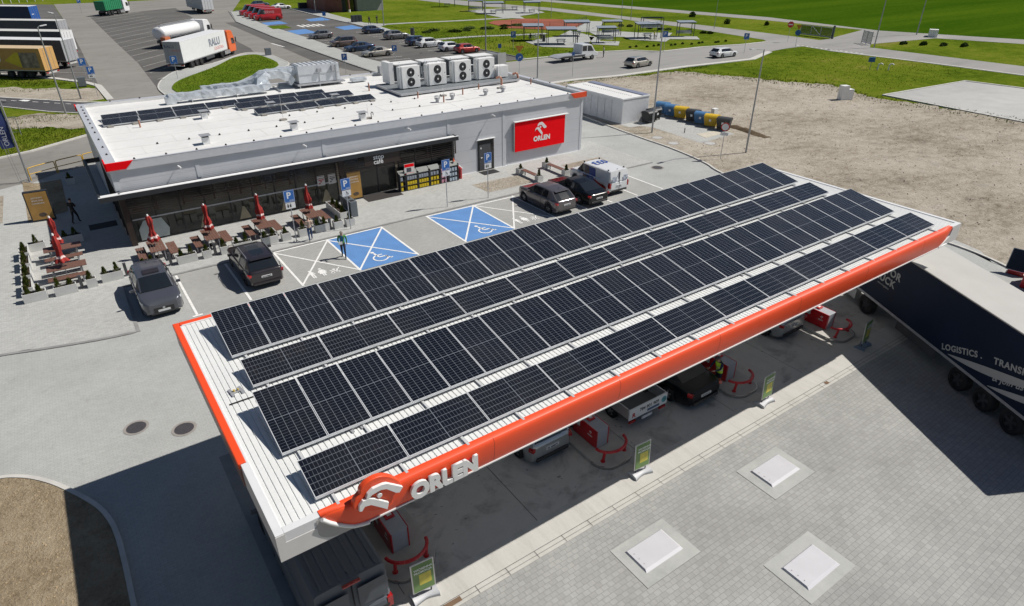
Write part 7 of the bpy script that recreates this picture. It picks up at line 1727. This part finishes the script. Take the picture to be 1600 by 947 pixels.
for k in range(3): 
    b = MB(); b.box(k*1.5,k*1.5+.08,-.05,.05,0,2.1); b.obj('upright', galv, gt_)
    if k < 2:
        b = MB(); 
        for j in range(9): b.box(k*1.5+.15+j*.15,k*1.5+.19+j*.15,-.02,.02,.2,2.0)
        b.box(k*1.5+.08,k*1.5+1.5,-.03,.03,1.95,2.05).box(k*1.5+.08,k*1.5+1.5,-.03,.03,.2,.3); b.obj('bar_panel', galv, gt_)
t = thing('concrete_footing', 'pale grey concrete block at the foot of the lamp post by the field', 'block', (136,45.6,0), .5); MB().box(-1.4,0,-.7,.7,0,1.3).box(.05,1.3,-.6,.6,0,1.1).obj('block', hvacw, t)
# flag poles at the top left (thin)
for k in range(9):
    x = -9+k*1.9; t = thing('flagpole', ['leftmost','second','third','fourth','fifth','sixth','seventh','eighth','rightmost'][k]+' of the thin pale poles behind the blue trailer', 'flagpole', (x,222+k*1.0,0), 0, 'row of pale poles at the top left'); MB().cyl((0,0,0),(0,0,11),.11,.07,6).obj('pole', mat('pole_white', (.6,.6,.6), .5), t)
# ---- shrubs, saplings and tufts
dleaf = ground_mat('bush_leaf', [(0.3,(.025,.045,.012)),(0.5,(.055,.085,.022)),(0.7,(.10,.13,.04))], 1, 4, 20, .2)
dead = mat('dry_twig', (.10,.065,.04), .9, var=.3)
def clump(n, R_, H_, s, seed, flat=.5):
    rnd = random.Random(seed); b = MB()
    for i in range(n):
        a = rnd.random()*2*pi; r = R_*sqrt(rnd.random()); z = H_*rnd.random()*(1-.5*(r/R_)**2)
        p = Vector((r*cos(a), r*sin(a), z)); d = Vector((rnd.uniform(-1,1), rnd.uniform(-1,1), rnd.uniform(.1,1))).normalized()
        w = d.orthogonal().normalized(); k = s*(.6+.8*rnd.random())
        b.add([p-w*k*.5, p+w*k*.5, p+d*k+w*k*.1], [(0,1,2)])
    return b
BM = [clump(260,.9,1.0,.30,60+i).mesh('foliage',[dleaf]) for i in range(3)]
SM = stem_mesh(1.0).mesh('stem',[mat('stem_brown')if False else MATS['stem_brown']])
bush_n = [0]
def bush(x, y, s, sz, lab):
    bush_n[0] += 1; t = thing('bush', lab, 'bush', (x,y,0), bush_n[0]*1.3, 'young bushes beyond the roads'); t.scale = (s,s,sz)
    for me, nm in ((BM[bush_n[0]%3],'foliage'),(SM,'stem')): o = bpy.data.objects.new(nm, me); COL.objects.link(o); o.parent = t
bush(126.6,94.5,.75,1.1,'left dark bush on the strip between local road and gravel track'); bush(121.5,80.5,.7,1.0,'middle dark bush on the strip between local road and gravel track'); bush(126,74,.5,.8,'smallest dark bush, right one on the strip between road and track')
ndir = 0
ordw = ['first','second','third','fourth','fifth','sixth','seventh','eighth','ninth','tenth','eleventh','twelfth','thirteenth','fourteenth','fifteenth','sixteenth','seventeenth','eighteenth']
for k in range(14): bush(80+k*1.45+.3*sin(k*3), 66.6-k*.33+.5*sin(k*2.1), .26, .30, ordw[k]+' low dark shrub from the left in the row above the access road')
for k in range(12): bush(120.5+k*.62, 43.2-k*.8+(k%3)*.9, .35+.12*(k%3), .45+.1*(k%2), ordw[k]+' dark shrub from the left in the patch beyond the swing gate')
for k in range(9): bush(62+k*2.6, 103+2.2*sin(k*1.9)-k*.2, .9+.3*(k%3), .40, ordw[k]+' low bush from the left between the two footpaths')
for k in range(8): bush(100+k*.8, 90-k*2.8+1.2*sin(k*2), .7, .45, ordw[k]+' bush along the near edge of the local road')
bush(141,20,1,1.4,'single small bush on the grass at the far right, nearer one'); bush(128,24,.8,1.2,'single small bush on the grass at the far right, farther one')
# scattered tufts of grass along kerbs and over the lawns (uncountable)
def tufts(name, lab, areas, seed, m_):
    rnd = random.Random(seed); b = MB()
    for (x0,x1,y0,y1,n,s,fn) in areas:
        for i in range(n):
            x = rnd.uniform(x0,x1); y = rnd.uniform(y0,y1)
            if not fn(x,y): continue
            for k in range(5):
                a = rnd.random()*2*pi; q = s*(.5+rnd.random()); dx, dy = cos(a)*q*.5, sin(a)*q*.5
                b.add([(x-dy*.3,y+dx*.3,0.0),(x+dy*.3,y-dx*.3,0.0),(x+dx,y+dy,q)], [(0,1,2)])
    o = b.obj(name, m_); tag(o, lab, 'grass', kind='stuff'); return o
def inpoly(P):
    def f(x, y):
        c = False; n = len(P)
        for i in range(n):
            (xa,ya),(xb,yb) = P[i], P[(i+1)%n]
            if (ya > y) != (yb > y) and x < (xb-xa)*(y-ya)/(yb-ya)+xa: c = not c
        return c
    return f
wedge = [(11.9,69.2),(11.9,72.8),(13.8,77.6),(19.2,84.6),(23.5,91.4),(26.3,93),(27.4,91),(26.9,81.6),(21.6,75.8),(17.4,70)]
tufts('lawn_tufts', 'short green grass tufts on the wedge-shaped lawn behind the shop roof', [(11,28,69,94,7000,.10,inpoly(wedge))], 5, grass2).location.z = .16
tufts('verge_tufts', 'rough grass tufts on the verges and meadow around the roads', [
  (-9,4.4,83,94,3500,.12,inpoly([(-9,97),(-5,93),(-.7,88),(3.4,81.5),(1,82),(-2.5,84),(-9,90)])),
  (-9,5,57,66,1500,.10,inpoly([(-9,66),(-5,66),(-2,67),(4.8,62.5),(4.5,60.5),(0,62),(-9,63)])),(-9,4.4,76,85,900,.12,inpoly([(-9,87),(-5,84.5),(-2.5,82),(1,80.5),(2.5,79.5),(-2,80),(-9,84)])),(-9,4,50,62,4500,.11,inpoly([(-9,50),(-3,51.5),(1.4,55),(3,56.3),(0,58),(-2,60.5),(-9,64)])),
  (53,78,44,50,1500,.14,inpoly([(53,49.5),(60,48.3),(73,48.2),(77,47.8),(76,46.5),(60,47.3)])),
  (76,104,24,47,1600,.11,inpoly([(75,37),(79,46),(86,47),(95,50),(103,45),(104,24),(80,24)])),
  (66,80,20,40,1500,.14,inpoly([(70,44),(76,46),(78,30),(76,22),(74.5,23),(77,29),(73.5,36)])),
  (57,84,68,118,5000,.15,inpoly([(61,68.5),(72,68),(68,75),(69,83),(79,88),(78,99),(60,117),(59,95),(60,80)]))], 9, grass)

def clods(name, lab, cat, areas, seed, m_):
    rnd = random.Random(seed); b = MB()
    for (x0,x1,y0,y1,n,s0,s1,z,fn) in areas:
        for i in range(n):
            x = rnd.uniform(x0,x1); y = rnd.uniform(y0,y1)
            if not fn(x,y): continue
            s = s0+(s1-s0)*rnd.random()**3; a = rnd.random()*6.28
            P = [(x+s*cos(a+k*1.57)*rnd.uniform(.6,1.2), y+s*sin(a+k*1.57)*rnd.uniform(.5,1), z) for k in range(4)]+[(x+rnd.uniform(-.3,.3)*s, y+rnd.uniform(-.3,.3)*s, z+s*rnd.uniform(.4,.9))]
            b.add(P, [(0,1,4),(1,2,4),(2,3,4),(3,0,4)])
    o = b.obj(name, m_); return tag(o, lab, cat, kind='stuff')
sandP = inpoly([(45,47),(51.5,49),(70,45.6),(74,36),(77,29.6),(74.5,23.5),(75.6,17.7),(76,8),(72,-6),(41,-6),(40.6,1),(39.8,8),(40.2,15),(42,22),(51,21),(52,32),(47.5,39),(44,39)])
clods('sand_clods', 'small clods and stones scattered over the pale sand lot', 'stones', [(40,78,-6,49,6000,.03,.12,.047,sandP)], 31, mat('clod', (.34,.29,.225), .95, var=.3, vscale=.8))
clods('clay_clods', 'small clods scattered over the brown clay bed at the lower left', 'stones', [(-8,-2.9,-3,6.8,2600,.012,.05,.099,inpoly([(-8,6.8),(-5.6,6.8),(-4.4,5.7),(-3.3,3.6),(-2.95,2),(-2.9,-3),(-8,-3)]))], 33, mat('clod_clay', (.33,.245,.15), .95, var=.35, vscale=2))
clods('gravel', 'gravel in the planting strips by the benches', 'gravel', [(22.6,26.3,21.1,22.9,1500,.015,.05,.084,lambda x,y: True),(30.8,34.2,21.4,22.9,1300,.015,.05,.084,lambda x,y: True)], 35, mat('gravel_stone', (.30,.27,.23), .9, var=.4, vscale=3))
tufts('sand_weeds', 'weeds creeping from the meadow over the edge of the sand lot', [
  (68,80,6,48,2600,.16,inpoly([(69,47),(72,47),(75.4,37),(79.4,30),(76,24),(77.4,18),(78,8),(74.5,8),(74,17),(72.6,23),(75,29),(72,36),(68.5,44.5)])),
  (50,72,44,51,1200,.13,inpoly([(51,50),(70.5,46.6),(70,45),(51,48.2)])),(43,60,38,48,160,.12,inpoly([(44,41),(50,47),(58,46),(48,40)]))], 41, grass2)
# ================================================================ PEOPLE
skinm = mat('skin', (.42,.24,.17), .6, var=.05)
def person(lab, x, y, rz, pose, cols, H=1.64, z0=.05, hair=(.05,.03,.02), fingers=False, cap=None, sleeves=True, vest=None, bald=False):
    """one continuous skinned body; pose gives joint offsets (in units of height). local +y is forward"""
    t = thing('person', lab, 'person', (x,y,z0), rz)
    J = dict(pel=(0,0,.53), waist=(0,.0,.60), chest=(0,.01,.73), neck=(0,.015,.825), head=(0,.03,.865), top=(0,.04,.95),
      shl=(-.105,.0,.795), shr=(.105,.0,.795), ell=(-.14,-.01,.63), elr=(.14,-.01,.63), wrl=(-.145,.05,.49), wrr=(.145,.05,.49), hal=(-.143,.065,.44), har=(.143,.065,.44),
      hil=(-.05,0,.50), hir=(.05,0,.50), knl=(-.052,.02,.285), knr=(.052,.02,.285), anl=(-.052,0,.045), anr=(.052,0,.045), tol=(-.055,.085,.015), tor=(.055,.085,.015))
    J.update(pose)
    R_ = dict(pel=.078, waist=.070, chest=.082, neck=.030, head=.045, top=.040, shl=.040, shr=.040, ell=.027, elr=.027, wrl=.018, wrr=.018, hal=.021, har=.021, hil=.055, hir=.055, knl=.036, knr=.036, anl=.025, anr=.025, tol=.020, tor=.020)
    E_ = [('pel','waist'),('waist','chest'),('chest','neck'),('neck','head'),('head','top'),('chest','shl'),('chest','shr'),('shl','ell'),('shr','elr'),('ell','wrl'),('elr','wrr'),('wrl','hal'),('wrr','har'),('pel','hil'),('pel','hir'),('hil','knl'),('hir','knr'),('knl','anl'),('knr','anr'),('anl','tol'),('anr','tor')]
    nm = list(J); V = [Vector(J[k])*H for k in nm]; rad = [R_[k]*H for k in nm]; ed = [(nm.index(a), nm.index(b)) for a, b in E_]; reg = list(nm)
    if fingers:
        for s, h, w in ((-1,'hal','wrl'),(1,'har','wrr')):
            d = (V[nm.index(h)]-V[nm.index(w)]).normalized(); side = Vector((0,1,0)) - d*d.y; side.normalize()
            for k in range(5):
                base = nm.index(h); L_ = (.036,.042,.040,.032,.026)[k]*H
                off = side*(.014*H*(1.4-k*.75)) if k < 4 else -side*.0+side*.022*H
                dd = d if k < 4 else (d*.5+side*.9).normalized()
                p1 = V[base]+off+dd*L_*.45; p2 = V[base]+off+dd*L_+Vector((-s*.006*H,0,0))
                V += [p1, p2]; rad += [.0055*H, .0045*H]; reg += [h, h]; ed += [(base, len(V)-2), (len(V)-2, len(V)-1)]
    me = bpy.data.meshes.new('body'); me.from_pydata([tuple(v) for v in V], ed, []); o = bpy.data.objects.new('body', me); COL.objects.link(o)
    sk = o.modifiers.new('skin','SKIN'); sk.use_smooth_shade = True
    for i, r in enumerate(rad): me.skin_vertices[0].data[i].radius = (r, r*(.72 if reg[i] in ('pel','waist','chest') else 1))
    me.skin_vertices[0].data[0].use_root = True
    ss = o.modifiers.new('sub','SUBSURF'); ss.levels = 1; ss.render_levels = 1
    dg = bpy.context.evaluated_depsgraph_get(); dg.update()
    m2 = bpy.data.meshes.new_from_object(o.evaluated_get(dg)); bpy.data.objects.remove(o); m2.name = 'body'
    top_, bot_, shoe = cols
    ms = [skinm, mat('cloth_%.2f_%.2f_%.2f' % top_, top_, .85, var=.15, vscale=14), mat('cloth_%.2f_%.2f_%.2f' % bot_, bot_, .85, var=.15, vscale=12), mat('cloth_%.2f_%.2f_%.2f' % shoe, shoe, .6)]
    m2.materials.clear()
    for q in ms: m2.materials.append(q)
    segs = [(V[a], V[b], reg[a], reg[b]) for a, b in ed]
    for p in m2.polygons:
        c = p.center; best = None
        for a, b, ra_, rb_ in segs:
            d = b-a; tt_ = max(0, min(1, (c-a).dot(d)/max(1e-9, d.length_squared))); dist = (c-(a+d*tt_)).length
            if best is None or dist < best[0]: best = (dist, ra_, rb_, tt_)
        ra_, rb_ = best[1], best[2]
        if rb_ in ('head','top') or (rb_ == 'neck' and best[3] > .85): k = 0
        elif rb_[:2] in ('ha',) or ra_[:2] == 'ha': k = 0
        elif rb_[:2] == 'wr': k = 1 if sleeves else 0
        elif rb_[:2] == 'to' or (rb_[:2] == 'an' and best[3] > .92): k = 3
        elif rb_[:2] in ('hi','kn','an'): k = 2
        elif rb_ == 'waist': k = 1 if best[3] > .15 else 2
        else: k = 1
        p.material_index = k; p.use_smooth = True
    bo = bpy.data.objects.new('body', m2); COL.objects.link(bo); bo.parent = t
    hc = Vector(J['head'])*H*.45+Vector(J['top'])*H*.55
    # face: eyes, nose, mouth, ears as small sub-parts
    for s in (-1,1):
        sub(MB().sphere((hc.x+s*.020*H, hc.y+.042*H, hc.z), .006*H, 8).obj('eye', trimb), bo)
        sub(MB().sphere((hc.x+s*.046*H, hc.y+.0, hc.z-.004*H), .011*H, 8, sz=1.4).obj('ear', skinm), bo)
    sub(MB().cyl((hc.x,hc.y+.040*H,hc.z-.004*H),(hc.x,hc.y+.054*H,hc.z-.018*H),.003*H,.007*H,6).obj('nose', skinm), bo)
    sub(MB().cbox((hc.x,hc.y+.044*H,hc.z-.033*H),(.026*H,.006*H,.005*H)).obj('mouth', mat('lip', (.30,.10,.09), .6)), bo)
    if not bald:
        b = MB(); rings = []
        for k in range(6):
            th = k/5*pi*.60; rr = .050*H*sin(th)+.0008; rings.append([(hc.x+rr*cos(2*pi*i/14), hc.y-.006*H+rr*1.08*sin(2*pi*i/14), hc.z+.006*H+.052*H*cos(th)) for i in range(14)])
        b.loft(rings, cap=True); m_ = mat('cap_%.2f' % cap[0], cap, .8) if cap else mat('hair_%.2f' % hair[0], hair, .8, var=.3, vscale=30)
        b.obj('cap' if cap else 'hair', m_, t)
        if cap: MB().cbox((hc.x,hc.y+.062*H,hc.z+.018*H),(.07*H,.05*H,.006*H)).obj('cap_peak', m_, t)
    if vest:
        b = MB(); rings = []
        for z, w, d in ((.50,.092,.072),(.58,.090,.070),(.66,.098,.076),(.74,.108,.080),(.80,.098,.062)): rings.append([(w*H*cos(2*pi*i/18), .004*H+d*H*sin(2*pi*i/18), z*H) for i in range(18)])
        lean = J['chest'][1]-.01
        rings = [[(vx, vy+lean*H*max(0,(vz/H-.5))/.23, vz) for vx,vy,vz in r] for r in rings]
        v = b.loft(rings, cap=False).obj('vest', mat('hi_vis', vest, .6, var=.05), t)
        for k in (1,2): 
            q = MB(); q.loft([[(vx*1.03, vy*1.03, vz+dz) for vx,vy,vz in rings[k]] for dz in (0,.035)], cap=False); sub(q.obj('reflective_band', mat('reflective', (.5,.5,.5), .4)), v)
    return t
walkA = dict(knl=(-.05,.11,.30), anl=(-.05,.14,.06), tol=(-.055,.215,.03), knr=(.05,-.02,.285), anr=(.05,-.13,.07), tor=(.055,-.055,.018), ell=(-.14,-.05,.64), wrl=(-.14,-.05,.50), hal=(-.14,-.045,.455), elr=(.135,.02,.64), wrr=(.10,.13,.60), har=(.08,.165,.61))
walkB = dict(knr=(.05,.10,.30), anr=(.05,.12,.06), tor=(.055,.195,.03), knl=(-.05,-.02,.285), anl=(-.05,-.12,.07), tol=(-.055,-.045,.018), ell=(-.13,.02,.65), wrl=(-.07,.12,.66), hal=(-.05,.15,.68), elr=(.13,.02,.65), wrr=(.07,.12,.66), har=(.05,.15,.68))
reach = dict(chest=(0,.05,.72), neck=(0,.075,.81), head=(0,.10,.85), top=(0,.125,.93), shl=(-.105,.045,.785), shr=(.105,.045,.785), ell=(-.15,.11,.68), wrl=(-.10,.22,.63), hal=(-.08,.26,.62), elr=(.15,.10,.67), wrr=(.12,.20,.58), har=(.11,.245,.57))
p = person('man in a green and blue jacket and dark trousers walking over the blue parking bay with papers in his hand', 10.22, 16.75, radians(160), walkA, ((.07,.24,.05),(.02,.025,.04),(.02,.02,.02)), fingers=True, cap=(.20,.18,.16))
p['label'] = 'man in green jacket and dark trousers striding across the corner of the blue bay'
MB().cbox((.10,.33,1.00),(.22,.02,.16),.2).obj('paper', whitep, p)
MB().cbox((0,.115,1.16),(.13,.03,.34)).obj('shirt_front', mat('shirt_blue', (.03,.14,.28), .8), p)
person('woman in beige top and blue jeans walking away beside the first parking sign', 9.5, 19.95, radians(-15), walkB, ((.50,.38,.30),(.035,.07,.16),(.5,.45,.42)), fingers=True, hair=(.16,.10,.06), H=1.58)
person('person in black seen from behind in the shade left of the shop', -1.45, 30.9, radians(-40), walkB, ((.012,.012,.014),(.02,.02,.024),(.02,.02,.02)), fingers=True, sleeves=False, H=1.66)
person('worker in yellow high-visibility vest and navy clothes refuelling the black saloon', 17.5, -3.0, radians(75), reach, ((.02,.03,.07),(.018,.022,.04),(.02,.02,.02)), fingers=True, cap=(.05,.05,.06), vest=(.48,.72,.04))
person('person in pale top and dark trousers standing in front of the recovery truck', 69.4, 61.3, radians(60), dict(), ((.45,.40,.36),(.025,.025,.03),(.02,.02,.02)), H=1.66)
person('left one of two distant walkers in dark clothes near the waste bins', 58.6, 121.5, radians(190), walkA, ((.02,.02,.025),(.02,.02,.025),(.02,.02,.02)), H=1.7)
person('right and larger one of two distant walkers in dark clothes near the waste bins', 60.4, 121.6, radians(20), walkB, ((.015,.02,.03),(.02,.02,.025),(.02,.02,.02)), H=1.8)
sit = dict(pel=(0,0,.28), waist=(0,.01,.35), chest=(0,.04,.48), neck=(0,.055,.575), head=(0,.075,.615), top=(0,.09,.70), shl=(-.105,.03,.545), shr=(.105,.03,.545), ell=(-.13,.07,.40), elr=(.13,.07,.40), wrl=(-.09,.19,.42), wrr=(.09,.19,.42), hal=(-.07,.22,.42), har=(.07,.22,.42), hil=(-.05,.02,.27), hir=(.05,.02,.27), knl=(-.06,.24,.28), knr=(.06,.24,.28), anl=(-.06,.23,.045), anr=(.06,.23,.045), tol=(-.06,.31,.015), tor=(.06,.31,.015))
person('left of two people in dark clothes sitting at the shelter table', 71.7, 82.9, radians(-40), sit, ((.02,.02,.025),(.02,.02,.03),(.02,.02,.02)), z0=.06)
person('right of two people in dark clothes sitting at the shelter table', 73.5, 82.2, radians(150), sit, ((.03,.025,.03),(.02,.02,.03),(.02,.02,.02)), z0=.06)
person('dark figure standing at the right post of the widest picnic shelter', 75.7, 74.9, radians(30), dict(), ((.03,.035,.05),(.03,.03,.04),(.02,.02,.02)), z0=.06, H=1.7)
person('small figure in a yellow top at the bicycle hoops under the shelter', 90.4, 71.4, radians(200), dict(), ((.42,.36,.08),(.10,.10,.12),(.02,.02,.02)), z0=.06, H=1.6)
# ---- things at the right picture edge: solar lantern sign and red kiosk
t = thing('solar_post', 'tilted solar panel with red base on the pavement at the right picture edge', 'solar panel', (38.5,-5.35,.06), .2)
MB().box(-.25,.35,-.35,.35,0,.16).obj('base', redd, t); q = MB(); q.cbox((.05,0,.72),(.07,1.0,1.15),0,0,.35); q.obj('panel_frame', alu, t); MB().cbox((.01,0,.735),(.01,.94,1.08),0,0,.35).obj('panel_cells', mat('cell_plain', (.01,.014,.025), .2), t)
t = thing('red_pump_box', 'red box with grey top and round emblem cut by the right picture edge', 'pump box', (37.4,-6.45,.06), .15)
MB().box(-.45,.9,-.4,.4,0,1.0).obj('casing', pumpred, t, bevel=.02); MB().box(-.47,.92,-.42,.42,1.0,1.08).obj('top', pumpg, t); MB().cyl((.0,-.405,.62),(.0,-.415,.62),.16,n=16).obj('emblem', whitep, t)
